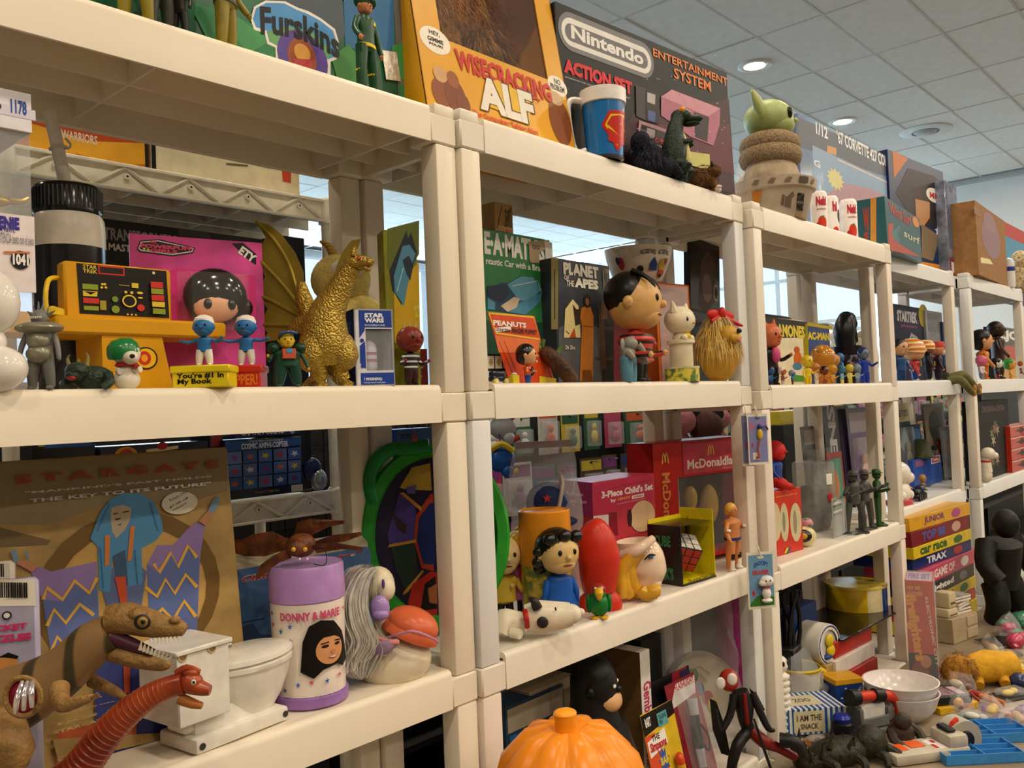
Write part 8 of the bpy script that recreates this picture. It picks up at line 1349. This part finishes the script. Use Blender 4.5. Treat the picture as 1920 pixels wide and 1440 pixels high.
prt2(t, .13, H, [('r', 0, 0, 1, 1, 'a87a70'), ('r', .03, 0, .08, .97, 'e0d4c8')]+[('p', star(.2+.25*(i % 3), .1+.15*(i//2), .13, .5, 5, 20*i), c) for i, c in enumerate(('b0303a', 'd8c8c0', '8a3a3a', 'c89a90', 'b8404a', 'e0d8d0', '9a4a44', 'c8b0a8', 'a83a44', 'd8c4bc'))], (Wd, 0, 0), (0, 0, 90))
prt2(t, Wd, .13, [('r', .05, .05, .95, .95, 'b8a4c0'), ('t', .1, .2, .9, .8, 'FIRE SET', '6a4a9a', .04)], (0, 0, H), (-90, 0, 0))
# beige drawer cabinet with pamphlets on it
A = Py(1790, 1235, -.09); A.z = TZ; H = Py(1790, 1160, -.09).z-TZ; t = th('drawer_cabinet', 'beige cardboard drawer cabinet behind the film-wrapped box', 'cabinet', A, -12)
ob('cabinet_body', bx(0, 0, 0, .155, .12, H, .002), M('a89678', .6), t)
for k_ in range(2): ob('drawer', bx(.085, -.003, .006+k_*H*.48, .15, .0, H*.46+k_*H*.48, .001), M('b4a284', .6), t)
for i in range(6):
    q = Vector((A.x+.115, A.y+.03, TZ+H+.0005+i*.0095)); t = th('pamphlet', 'white-edged picture pamphlet, %s of six stacked on the drawer cabinet' % ('lowest', 'second', 'third', 'fourth', 'fifth', 'topmost')[i], 'book', q, -12+random.uniform(-8, 8), 'pamphlets on the drawer cabinet')
    ob('pages', bx(-.045, -.035, .0006, .045, .035, .0085), M('e0dace', .7), t, False); ob('cover', bx(-.046, -.036, .0085, .046, .036, .0092), M(('8a2a2a', '3a3a3c', 'b8b0a4', '7a2a2a', '4a4a50', '9a9a94')[i], .35, vary=.3, sc=60), t, False)
for i, (dx, dz, w, h) in enumerate(((.0, 0, .06, .028), (.012, .0285, .045, .05))):
    t = th('beige_block', ('flat beige packing block on the drawer cabinet', 'upright beige packing block on the drawer cabinet')[i], 'block', (A.x+.005+dx, A.y+.012, TZ+H+.0005+dz), -12); ob('block', bx(0, 0, 0, w, .05, h, .006, 2), M('c8b894', .6), t); ob('slot', bx(.008, -.0008, h*.25, w-.008, .0005, h*.38), M('5a4c38', .7), t, False)
# striped sweet box
p, s = T(1508, 1360); t = th('striped_box', 'small box with blue and white stripes and cream label', 'box', p, -42); a, b, h = 62*s, 44*s, 46*s
ob('carton', bx(-a, -b, 0, a, b, h, .001), M('e2e0da', .4), t)
ob('stripes', J(*[J(bx(-a+.0+i*2*a/12, -b-.0005, -.0, -a+(i+.5)*2*a/12, b+.0005, h+.0005)) for i in range(12)]), M('2a5a9e', .4), t, False); ob('label_panel', bx(-a*.62, -b-.001, h*.1, a*.3, -b-.0006, h*.92), M('d8cba4', .5), t, False); ob('lid_label', bx(-a*.55, -b*.6, h+.0006, a*.4, b*.6, h+.001), M('d2c8a8', .5), t, False)
prt2(t, .9*a, h*.8, [('t', .08, .55, .92, .85, 'I AM THE', '4a4434', .02), ('t', .2, .15, .8, .42, 'SNACK', '4a4434', .02)], (-a*.6, -b-.0011, h*.1)); prt2(t, .9*a, b, [('t', .2, .3, .8, .7, 'ZOO', '6a624c', .02)], (-a*.5, -b*.5, h+.0012), (-90, 0, 0))
# bagged mug with yellow rim
p, s = T(1500, 1312); p.y = max(p.y, -.02); t = th('bagged_mug', 'pale mug with yellow rim and handle inside a crinkled clear bag', 'mug', p, -30)
ob('mug', lathe([(30*s, 0), (34*s, 3*s), (40*s, 62*s), (38*s, 62*s), (32*s, 6*s)], 32), M('c8bfae', .35), t); ob('yellow_rim', lathe([(40*s, 58*s), (41.5*s, 62*s), (40*s, 65*s), (38*s, 62*s)], 32, False), M('d8bc2c', .3), t); ob('handle', tube([(38*s, 0, 50*s), (56*s, 0, 46*s), (54*s, 0, 22*s), (36*s, 0, 16*s)], 5*s, 8), M('dcc03a', .3), t)
ob('print_band', lathe([(33.6*s, 2*s), (35.6*s, 20*s)], 32, False), TWO('b86a5a', '6a8aa8', 'noise', 60, .4), t); bag('clear_bag', 'crinkled clear bag round the yellow-rimmed mug', p+Vector((0, 0, .001)), 120*s, 100*s, 92*s, 10, seed=33, al=.22)
# blue star box
p, s = T(1580, 1310); t = th('star_box', 'small blue box with white stars and a yellow lid', 'box', p, -35); ob('carton', bx(-28*s, -24*s, 0, 28*s, 24*s, 34*s, .001), M('1d3f86', .3), t); ob('lid', bx(-29*s, -25*s, 34*s, 29*s, 25*s, 44*s, .001), M('d8a01c', .3), t)
prt2(t, 56*s, 34*s, [('p', star(x, z, .06), 'e4e4ea') for x, z in ((.2, .3), (.5, .7), (.7, .25), (.85, .65), (.35, .8))], (-28*s, -24*s, 0))
# grey walker toy with red top bar
p, s = T(1640, 1370); t = th('walker_toy', 'grey and white vehicle toy with a red and black top bar', 'toy', p, -25); GY = M('6a6a66', .5)
ob('frame', J(bx(-50*s, -20*s, 0, 40*s, 20*s, 12*s, 3*s), bx(-48*s, -18*s, 12*s, -40*s, 18*s, 52*s, 2*s), bx(20*s, -18*s, 12*s, 28*s, 18*s, 46*s, 2*s), bx(-44*s, -20*s, 14*s, 20*s, -16*s, 34*s, 2*s)), GY, t); ob('white_block', bx(-36*s, -10*s, 14*s, 22*s, 16*s, 56*s, 4*s), M('dcd8d0', .35), t)
ob('top_bar', tube([(-52*s, -8*s, 72*s), (-20*s, -8*s, 70*s), (30*s, -8*s, 62*s), (46*s, -8*s, 48*s), (52*s, -8*s, 20*s)], [9*s, 10*s, 10*s, 8*s, 6*s], 10), M('c8381c', .35), t); ob('black_grip', J(tube([(-64*s, -8*s, 74*s), (-46*s, -8*s, 72*s)], 15*s, 12, 1), tube([(-8*s, -9*s, 70*s), (14*s, -9*s, 66*s)], 12.5*s, 12, 1)), M('17171a', .4), t)
for x in (-40, 30): ob('wheel', X(lathe([(2*s, -4*s), (12*s, -4*s), (12*s, 4*s), (2*s, 4*s)], 18), (x*s, -21*s, 12*s), (90, 0, 0)), M('1a1a1c', .5), t)
# cartridge on a yellow box
p, s = T(1775, 1325); t = th('yellow_flat_box', 'flat yellow box under the black cartridge', 'box', p, -28); ob('carton', bx(-46*s, -30*s, 0, 46*s, 30*s, 12*s, .001), M('d8a81c', .35), t)
q = p.copy(); q.z += 12*s+.0004; t = th('game_cartridge', 'black game cartridge with colour label lying on the yellow box', 'cartridge', q+Vector((-.01, .012, 0)), -40); ob('shell', bx(-46*s, -30*s, 0, 46*s, 30*s, 16*s, 4*s, 2), M('1b1b1d', .4), t); ob('label', bx(-36*s, -22*s, 16*s, 20*s, 22*s, 16.6*s), M('8a6a7a', .25, vary=.3, sc=80), t, False); ob('end_label', bx(24*s, -20*s, 16*s, 40*s, 20*s, 16.5*s), M('b89aa4', .3), t, False)
# pale grey console with orange keys
p, s = T(1745, 1415); t = th('grey_console', 'pale grey toy console with orange keys and sticker label', 'toy', p, -36); PG = M('b4ac9c', .45)
ob('shell', J(bx(-95*s, -34*s, 0, 62*s, 34*s, 20*s, 6*s, 2), bx(20*s, -30*s, 14*s, 62*s, 30*s, 42*s, 8*s, 2)), PG, t); ob('wheel_arch', X(lathe([(10*s, -20*s), (34*s, -20*s), (34*s, 20*s), (10*s, 20*s)], 24), (70*s, 10*s, 24*s), (90, 0, 0)), M('a8a294', .45), t); ob('wheel_hub', X(lathe([(1*s, 0), (16*s, 0), (14*s, 5*s), (1*s, 6*s)], 20), (70*s, -10*s, 24*s), (90, 0, 0)), M('1c1c1e', .4), t)
for x, y in ((-70, 0), (-30, 6)): ob('orange_key', bx((x-16)*s, (y-14)*s, 20*s, (x+16)*s, (y+14)*s, 22*s, 1*s), M('dc5a20', .35), t)
ob('sticker', bx(-6*s, -24*s, 20*s, 18*s, 18*s, 20.6*s), M('e0dcda', .3), t, False); ob('sticker_mark', J(bx(-4*s, -22*s, 20.6*s, 4*s, -4*s, 20.9*s), bx(6*s, 2*s, 20.6*s, 14*s, 14*s, 20.9*s)), M('b8302c', .3), t, False); ob('fin', ext([(40*s, 42*s), (62*s, 42*s), (60*s, 62*s), (50*s, 56*s)], -4*s, 4*s), M('c8342a', .35), t, False); ob('hatch', bx(26*s, -18*s, 42*s, 44*s, 18*s, 50*s, 3*s), M('1c1c1c', .4), t)
# blue compartment trays
BT = M('3a86c8', .35)
def tray(u, v, yaw, lb, nx, ny, cw, ch, hh):
    p, s = T(u, v); t = th('compartment_tray', lb, 'tray', p, yaw, 'blue compartment trays'); w, d = nx*cw, ny*ch
    ob('tray_floor', bx(0, 0, 0, w, d, .002), BT, t, False)
    for i in range(nx+1): ob('divider', bx(i*cw-.001, 0, .002, i*cw+.001, d, hh), BT, t, False)
    for j in range(ny+1): ob('divider', bx(0, j*ch-.001, .002, w, j*ch+.001, hh*(1 if j in (0, ny) else .9)), BT, t, False)
    return t, p, s
tray(1800, 1398, -46, 'blue plastic compartment tray, the rear one at lower right', 2, 3, .085, .03, .022)
tray(1775, 1437, -46, 'blue plastic compartment tray, the front one at lower right', 2, 3, .085, .028, .022)
# tumbled dolls in bags and golden plush
for i, (u, v, c1, c2, lb) in enumerate(((1800, 1330, 'c8924a', '8a3a2a', 'clear bag of small tan and red figures'), (1858, 1345, 'd8b04a', '8a5aa8', 'clear bag of small yellow and purple figures'), (1905, 1360, 'c8a88a', '9a6a5a', 'clear bag of pinkish figures at the right edge'))):
    p, s = T(u, v); bag('figure_bag', lb, p, 70*s, 50*s, 42*s, 20*i, [(J(ell(-12*s, 0, 16*s, 12*s, 10*s, 10*s), ell(8*s, -6*s, 14*s, 10*s, 9*s, 10*s)), M(c1, .4), 'inner_figure'), (J(ell(2*s, 8*s, 12*s, 16*s, 8*s, 8*s), tube([(-16*s, -6*s, 8*s), (16*s, -10*s, 6*s)], 5*s, 8, 1)), M(c2, .4), 'inner_figure')], seed=40+i, al=.2)
p, s = T(1835, 1285); t = th('golden_plush', 'golden shaggy plush lion-like toy lying on its side', 'plush toy', p, -40); GP = FUR('a8721e', .25)
ob('body', J(tube([(-20*s, 0, 28*s), (20*s, 0, 34*s), (70*s, 0, 30*s)], [24*s, 30*s, 26*s], 16)), M('c8941c', .8, vary=.12, bump=.4), t); ob('head', J(ell(-44*s, -4*s, 32*s, 30*s, 26*s, 28*s), ell(-64*s, -16*s, 26*s, 14*s, 12*s, 11*s)), GP, t); hairs((-40*s, 0, 32*s), (32*s, 28*s, 30*s), 400, .025, '8a5a18', t, seed=51)
for a in ((-10, -30), (40, -34), (80, -20)): ob('leg', tube([(a[0]*s, -10*s, 20*s), ((a[0]-10)*s, a[1]*s, 10*s)], [12*s, 9*s], 10, 1), M('c08a1c', .8), t)
p, s = T(1850, 1310); 
t, s2, p2 = dollat('fashion_doll', 'bare-armed doll lying among the plush toys at the right', 1880, 1325, TZ+.012, 90, 60, 'b8784a', '8a2a2a', 'b8784a', hair='4a2a18', hd=.09, lg=.5, bw=.1); t.rotation_euler = (math.radians(90), 0, math.radians(150)); t.location.z = TZ+.02
# dark spiky monster heap in front
p, s = T(1575, 1432); t = th('spiky_monster_toy', 'dark green and brown spiky monster toy at the lower edge', 'toy', p, -30); DM = M('2c2c1e', .45, vary=.4, sc=70, bump=.8, bsc=120); rd = random.Random(77)
ob('body', J(ell(0, 0, 24*s, 70*s, 34*s, 26*s), ell(64*s, -6*s, 34*s, 34*s, 30*s, 30*s), ell(-60*s, 0, 16*s, 40*s, 26*s, 18*s)), DM, t)
for i in range(22): a = (rd.uniform(-90, 90)*s, rd.uniform(-26, 26)*s, rd.uniform(24, 44)*s); ob('spike', tube([a, (a[0]+rd.uniform(-8, 8)*s, a[1]+rd.uniform(-10, 4)*s, a[2]+rd.uniform(16, 30)*s)], [6*s, .8*s], 6, 1), DM, t)
for x in (-50, 10, 60, 90): ob('leg', tube([(x*s, -14*s, 20*s), ((x+10)*s, -40*s, 16*s), ((x+6)*s, -52*s, 3*s)], [12*s, 9*s, 6*s], 8), DM, t)
p, s = T(1690, 1400); t = th('brown_monster_toy', 'brown bulky monster toy beside the grey console', 'toy', p, -20); ob('body', J(ell(0, 0, 24*s, 26*s, 24*s, 26*s), ell(-6*s, -10*s, 52*s, 17*s, 16*s, 16*s)), M('3a2c20', .5, vary=.3, sc=60, bump=.6), t)
for x in (-1, 1): ob('arm', tube([(x*24*s, 0, 34*s), (x*34*s, -14*s, 22*s), (x*26*s, -28*s, 14*s)], [10*s, 9*s, 7*s], 8), M('34281c', .5), t)
p, s = T(1580, 1385); t = th('blue_knob_toy', 'small navy and black knob-shaped toy by the striped box', 'toy', p, 0); ob('base', lathe([(20*s, 0), (22*s, 3*s), (20*s, 30*s), (15*s, 34*s)], 22), M('15151c', .35), t); ob('knob', lathe([(15*s, 34*s), (17*s, 40*s), (12*s, 46*s), (.5*s, 48*s)], 22), M('23329a', .3), t)
p, s = T(1462, 1395); t = th('black_figure_heap', 'small black toy vehicle beside the ribbed white figure', 'toy', p, 10); ob('hull', J(bx(-22*s, -14*s, 0, 22*s, 14*s, 16*s, 4*s), ell(4*s, 0, 20*s, 12*s, 10*s, 9*s)), M('19191b', .4), t); ob('stripe', bx(-12*s, -14.6*s, 6*s, 4*s, -14*s, 9*s), M('c8c8cc', .3), t, False)
for i, (u, v, c) in enumerate(((1905, 1215, 'b83a5a'), (1912, 1175, '3a7a5a'), (1890, 1250, 'd8a43a'), (1912, 1290, '2a3a6a'))):
    p, s = T(u, v); t = th('party_favour', ('pink glossy bagged trinket at the far right', 'green glossy trinket at the far right edge', 'amber trinket beside the plush at the far right', 'navy packet beside the plush at the far right')[i], 'toy', p, 20*i); ob('trinket', J(ell(0, 0, 14*s, 22*s, 16*s, 14*s), ell(10*s, -8*s, 20*s, 10*s, 9*s, 8*s), tube([(-14*s, 0, 10*s), (-24*s, -8*s, 6*s)], [8*s, 4*s], 8, 1)), M(c, .25, vary=.2), t)
# ================================================================ packs standing at the back of the low shelves, extra table clutter
def backcard(nm, lb, u0, u1, vt, y, z, cc, el, bl=None, toy=None, tilt=-3):
    A, B = Py(u0, 860, y), Py(u1, 850, y); H = Py(u0, vt, y).z-z; t = card(nm, lb, (A.x, y, z), (B.x, y, z), H, M(cc, .3, vary=.15), [], tilt=tilt, blister=bl); prt2(t, t['L'], H, el)
    if toy: L = t['L']; ob('toy_inside', J(ell(L*.5, -.012, H*.3, L*.2, .009, H*.15), ell(L*.5, -.012, H*.48, L*.12, .009, H*.06)), M(toy, .4), t)
for a in (
 ('monster_pack', 'dark pack with white vertical lettering at the back of the third unit', 1556, 1604, 762, .215, ZL3, '1c1820', [('t', -.5, .42, 1.1, .6, 'ALIENS', 'c8c4cc', .05, 0, 90), ('r', .6, .1, .95, .9, '3a2c4a')], None, None),
 ('purple_pack', 'purple and silver blister pack at the back of the third unit', 1600, 1640, 765, .2, ZL3, '5a4a6a', [('r', .1, .75, .9, .95, 'b0a8b8'), ('e', .5, .4, .3, .2, '8a6a9a')], (.1, .05, .9, .7, .025), 'b08a70'),
 ('red_frame_pack', 'red framed pack with green picture behind the ball cup toy', 1556, 1584, 850, .17, ZL3, 'b0301f', [('r', .12, .1, .88, .9, '5aa08a'), ('e', .4, .5, .25, .25, 'c88a5a')], None, None),
 ('grey_pack', 'grey bagged toy pack at the back left of the third unit', 1512, 1556, 800, .22, ZL3, '6a6a6c', [('r', .1, .8, .9, .96, 'a8a49c'), ('e', .5, .4, .3, .25, '3a3a3e')], (.1, .05, .9, .75, .03), '8a8478'),
 ('cream_header_pack', 'tall pack with cream header card at the back of the fourth unit', 1690, 1716, 756, .235, ZL4, '2a4a5c', [('r', 0, .78, 1, 1, 'c8bc98'), ('t', .12, .84, .88, .92, 'GEE TOYS', '3a3a34', .03), ('p', [(.1, .5), (.5, .72), (.9, .5), (.5, .4)], '8aa0ac')], (.1, .05, .9, .72, .02), '7a7060'),
 ('blue_pack', 'slim blue pack with figures printed, back of the fourth unit', 1717, 1734, 796, .22, ZL4, '24406a', [('r', .1, .75, .9, .92, '4a7aa8'), ('t', .15, .66, .85, .73, 'X-MEN', 'c8622a', .04), ('e', .5, .3, .3, .2, 'b8b0a8'), ('e', .45, .2, .2, .1, 'c8b03a')], None, None),
 ('olive_picture_pack', 'dark pack with an olive soldier picture, back of the fourth unit', 1740, 1781, 757, .235, ZL4, '241f1c', [('r', .08, .45, .9, .96, 'a8987a'), ('e', .5, .7, .26, .2, '3a3c26'), ('r', .1, .2, .6, .3, 'b03a34')], (.1, .05, .9, .4, .02), 'c8602a'),
 ('clear_figure_pack', 'clear pack with orange and green figures near the right post of the fourth unit', 1770, 1799, 800, .2, ZL4, '8a8c88', [('e', .4, .6, .2, .15, 'c8562a'), ('e', .7, .5, .12, .2, '4a6a3c')], (.06, .04, .94, .94, .03), 'b84a2a')): backcard(*a)
p = Py(1748, 850, .17); s = mpp(p); t = th('toy_helmet', 'olive green toy helmet resting on the blue label pack', 'toy helmet', (p.x, .215, Py(1716, 862, .2).z+.0005), 0); ob('helmet', lathe([(24*s, 0), (25*s, 2*s), (20*s, 8*s), (18*s, 24*s), (10*s, 34*s), (.5*s, 36*s)], 24), M('4a4e30', .45), t)
for i, (u, v, c1, c2, lb) in enumerate(((1890, 1190, 'b83a6a', '3a8a6a', 'clear bag of pink and green trinkets beside the drawer cabinet'), (1860, 1230, 'c8b48a', '8a6a3a', 'clear bag of cream figures behind the golden plush'), (1905, 1265, 'd8c03a', '2a2a2c', 'clear bag with yellow and black packet, right edge'), (1800, 1300, '6a2a2a', 'd8c8a8', 'small clear bag with maroon figures by the white bowls'), (1640, 1330, '3a5a3a', 'b8b0a0', 'crumpled clear bag behind the walker toy'))):
    p, s = T(u, v); bag('trinket_bag', lb, p, 64*s, 46*s, 40*s, 25*i, [(J(ell(-10*s, 0, 14*s, 13*s, 10*s, 11*s), ell(12*s, -4*s, 11*s, 9*s, 8*s, 9*s)), M(c1, .35), 'inner_toy'), (J(ell(2*s, 8*s, 20*s, 14*s, 8*s, 7*s), tube([(-14*s, -8*s, 6*s), (18*s, -12*s, 5*s)], 5*s, 8, 1)), M(c2, .4), 'inner_toy')], seed=60+i, al=.18)
for i, (u, v, a, c, lb) in enumerate(((1880, 1205, -30, '17130f', 'black and yellow booklet lying behind the bags'), (1770, 1395, -50, '1a3a34', 'dark green card lying by the blue trays'), (1650, 1300, -20, 'd8b02a', 'yellow card lying under the film-wrapped box edge'), (1560, 1340, -60, '3a2c24', 'brown booklet lying by the star box'))):
    p, s = T(u, v); t = th('booklet', lb, 'book', p, a); ob('pages', bx(-40*s, -26*s, 0, 40*s, 26*s, 4*s), M('d8d0c0', .6), t, False); ob('cover', bx(-41*s, -27*s, 4*s, 41*s, 27*s, 4.8*s), M(c, .35, vary=.2, sc=60), t, False)
BITS = [(1895, 1305, '2a2a2e', 'd8b82a', 'black and yellow carded toy lying flat at the right edge'), (1850, 1268, '7a4a22', 'c89a4a', 'brown and tan carded toy behind the golden plush'), (1790, 1262, 'b03028', 'e0d8d0', 'red carded toy lying beside the film-wrapped box'), (1722, 1300, '3a6a3a', 'c8342c', 'green and red carded toy behind the bowls'), (1660, 1408, '1c3a6a', 'c8c4bc', 'navy carded toy under the brown monster'), (1915, 1335, 'c8a0a8', '6a4a8a', 'pale pink carded toy at the right edge'), (1630, 1290, 'e0d8c8', '3a6aa8', 'cream carded toy beside the star box'), (1540, 1400, '8a5a2a', '241c18', 'brown carded toy before the striped box'), (1830, 1350, '2c5a4a', 'd8d4c8', 'green carded toy above the blue trays'), (1900, 1235, 'd0a82a', '1c1c1e', 'yellow carded toy beside the ape figure')]
for i, (u, v, c, c2, lb) in enumerate(BITS):
    p, s = T(u, v); t = th('carded_toy', lb, 'packaged toy', p, -30+37*i, 'loose carded toys on the table'); ob('backing_card', bx(-34*s, -24*s, 0, 34*s, 24*s, 1.5*s), M(c, .4, vary=.2, sc=50), t, False)
    ob('toy_inside', J(ell(-6*s, 0, 7*s, 14*s, 8*s, 6*s, 12, 8), ell(12*s, 4*s, 7*s, 8*s, 7*s, 6*s, 10, 6)), M(c2, .35), t); ob('blister', bx(-26*s, -15*s, 1.5*s, 26*s, 15*s, 15*s, 4*s), FILM(al=.16, bump=.6, bsc=60), t)
# ================================================================ dark gondola rack behind the row, with hanging packs
GY_ = 1.16; GX0, GX1 = -1.25, 9.5; GZ = 1.405
t = th('gondola_rack', 'dark gondola display rack seen behind the low shelves', 'rack', (GX0, GY_, 0)); DK_ = M('1a1918', .5)
ob('back_panel', bx(0, .03, .1, GX1-GX0, .05, GZ), DK_, t, False); ob('base', bx(0, -.3, 0, GX1-GX0, .05, .12), DK_, t, False)
for x in (0, 1.1, 2.2, 3.3, 4.4, 5.5, 6.6, 7.7, 8.8): ob('upright', bx(x, 0, .1, x+.035, .035, GZ), M('2a2826', .4), t, False)
for z in (.5, .82): ob('rack_shelf', bx(0, -.28, z, GX1-GX0, .03, z+.018), M('2c2a27', .5), t, False)
g = [bx(1.6+i*.045, -.03, 1.06, 1.603+i*.045, -.027, GZ-.005) for i in range(26)]+[bx(1.6, -.031, 1.06+i*.045, 2.74, -.028, 1.063+i*.045) for i in range(8)]
ob('wire_grid', J(*g), M('111111', .35, m=.5), t, False)
PC_ = [('8a2430', 'maroon'), ('c8b03a', 'yellow'), ('2a3f7a', 'navy'), ('b8b4ac', 'pale grey'), ('7a3a7a', 'purple'), ('2c5a3c', 'green'), ('c0562a', 'orange'), ('a83a5a', 'pink'), ('3a6a8a', 'teal'), ('54443a', 'brown')]
rd = random.Random(5); kk = 0; base = {}
ORD = ['']+'first second third fourth fifth sixth seventh eighth ninth tenth eleventh twelfth thirteenth fourteenth fifteenth sixteenth seventeenth eighteenth nineteenth'.split()
ORD += [b+a for b in ('twentieth', 'thirtieth', 'fortieth') for a in ['']+[' plus '+c for c in 'one two three four five six seven eight nine'.split()]]
ROWS = ('top', 'second', 'third', 'lowest')
for r, z in enumerate((1.24, 1.04, .86, .66)):
    x = .32
    col = 0
    while x < 7:
        w = rd.uniform(.09, .16); h = rd.uniform(.14, .185); c, cn = PC_[rd.randrange(len(PC_))]; c2, cn2 = PC_[rd.randrange(len(PC_))]; col += 1
        a = Vector((x, GY_-.05, z)); d = a+Vector((w/2, 0, h/2))-CAM; zz_ = d.dot(FW); u = 960+FPX*d.dot(RT)/zz_; v = 720-FPX*d.dot(UP)/zz_
        if 900 < u < 1900 and 730 < v < 1300:
            t = th('hanging_pack', '%s and %s hanging pack, %s rack row, %s from left' % (cn, cn2, ROWS[r], ORD[col]), 'packaged toy', a, rd.uniform(-8, 8), 'packs on the dark rack')
            ob('backing_card', bx(0, 0, 0, w, .0015, h), M(c, .35, vary=.1), t, False); ob('blister', bx(w*.15, -.028, h*.08, w*.85, -.0005, h*.66, .006, 2), FILM(al=.16, bump=.5, bsc=30), t)
            ob('toy_inside', J(ell(w*.5, -.014, h*.3, w*.2, .01, h*.16, 10, 6), ell(w*.5, -.014, h*.52, w*.12, .009, h*.08, 10, 6)), M(c2, .4), t)
            prt2(t, w, h, [('r', .06, .72, .94, .95, c2), ('e', .5, .9, .06, .03, '15120f')]); ob('hook', tube([(w/2, .045, h*.92), (w/2, -.04, h*.92)], .002, 6, 1), M('8a8a8a', .3, m=.7), t)
        x += w+rd.uniform(.015, .05)
# a few large recognisable shapes further back: yellow track box, lettered pack, plush
p = Py(1443, 803, .7); A, B = Py(1440, 805, .7), Py(1512, 800, .7); z0 = A.z
t = boxAB('track_carton', 'yellow road track carton with black lettering lying on a grey crate', 'box', (A.x-.05, .62, 1.30), (B.x+.02, .62, 1.30), .055, .12, M('d0b83c', .4), frac=[('t', .28, .25, .68, .75, 'MOTORWAY..', '2a2620', .04), ('r', .74, .25, .95, .75, '6a7090')])
t = boxAB('grey_crate', 'dark grey crate under the yellow track carton', 'box', (A.x-.07, .60, 0), (B.x+.03, .60, 0), 1.2995, .16, M('2c2c2e', .5))
for i, (u, v, y, r, c, c2, lb) in enumerate(((1320, 800, .42, .055, '4a2c28', '17120f', 'dark brown plush animal with round black ear behind the red carton'), (1275, 790, .46, .045, 'a86a70', '6a3a40', 'dusty pink plush animal behind the red carton'), (1345, 785, .5, .04, 'b87a7c', '2a1a1a', 'small pink plush behind the dark brown plush'))):
    p = Py(u, v, y); z = p.z; t = th('stored_plush', lb, 'plush toy', (p.x, y, ZL+.02), -30); hh = z-ZL-.02
    ob('body', J(ell(0, 0, hh*.45, r*1.3, r, hh*.45), ell(0, -.01, hh, r, r*.9, r*.9)), M(c, .9, vary=.15, bump=.5), t); ob('ear', J(ell(-r*.7, -.01, hh+r*.75, r*.42, r*.25, r*.42), ell(r*.75, -.01, hh+r*.7, r*.42, r*.25, r*.42)), M(c2, .7), t)
t = th('crate_stand', 'black wire crate carrying the stored plush toys behind the second unit', 'crate', (.45, .34, 0)); ob('crate', J(bx(0, 0, 0, 1.6, .25, ZL+.0195, .002)), M('1b1a19', .6), t)
# small toys hanging behind the left post of the second unit
for u, v, y, c, c2, lb, nm in ((940, 862, .36, '1f56a8', 'd8b82c', 'round blue and yellow horn toy hanging behind the green tray', 'horn_toy'), (942, 800, .38, 'b0b0b4', 'a82a24', 'small grey and red jointed toy hanging behind the second unit', 'jointed_toy')):
    p = Py(u, v, y); s = mpp(p); t = th(nm, lb, 'toy', p, -40); ob('body', J(ell(0, 0, 0, 26*s, 18*s, 24*s), ell(10*s, -10*s, -22*s, 12*s, 10*s, 12*s)), M(c, .3), t); ob('trim', J(tube([(-20*s, -8*s, 20*s), (0, -14*s, 30*s), (22*s, -8*s, 16*s)], 6*s, 8), tube([(10*s, -10*s, -30*s), (30*s, -12*s, -20*s)], 5*s, 8, 1)), M(c2, .35), t); ob('cord', tube([(0, 0, 20*s), (0, .1, 60*s), (0, GY_-y+.03, 90*s)], .0015, 5), M('2a2826', .5), t)
# dark cartons stacked on the lower levels of the rear rack and one tall pack on its upper level
for i, (u0, u1, vt, y, z, c, lb) in enumerate(((520, 600, 440, .50, 1.274, '17181c', 'tall black carton at the right end of the rear rack'),)):
    A, B = Py(u0, 500, y), Py(u1, 480, y); boxAB('tall_black_carton', lb, 'box', (A.x, y, z), (min(B.x, .055), y, z), Py(u0, vt, y).z-z, .1, M(c, .3), frac=[('r', .1, .82, .9, .86, '4a6a8a')])
for i, (x0, x1, h, c, lb) in enumerate(((-.46, -.2, .22, '15161e', 'black storage carton, left on the rear rack bottom level'), (-.19, .05, .26, '1a1c2c', 'navy storage carton, right on the rear rack bottom level'))):
    boxAB('storage_carton', lb, 'box', (x0, .47, .711), (x1, .47, .711), h, .2, M(c, .5), frac=[('r', .1, .6, .6, .9, '24304a')])
for o in list(bpy.data.objects):
    if 'L' in o: del o['L']
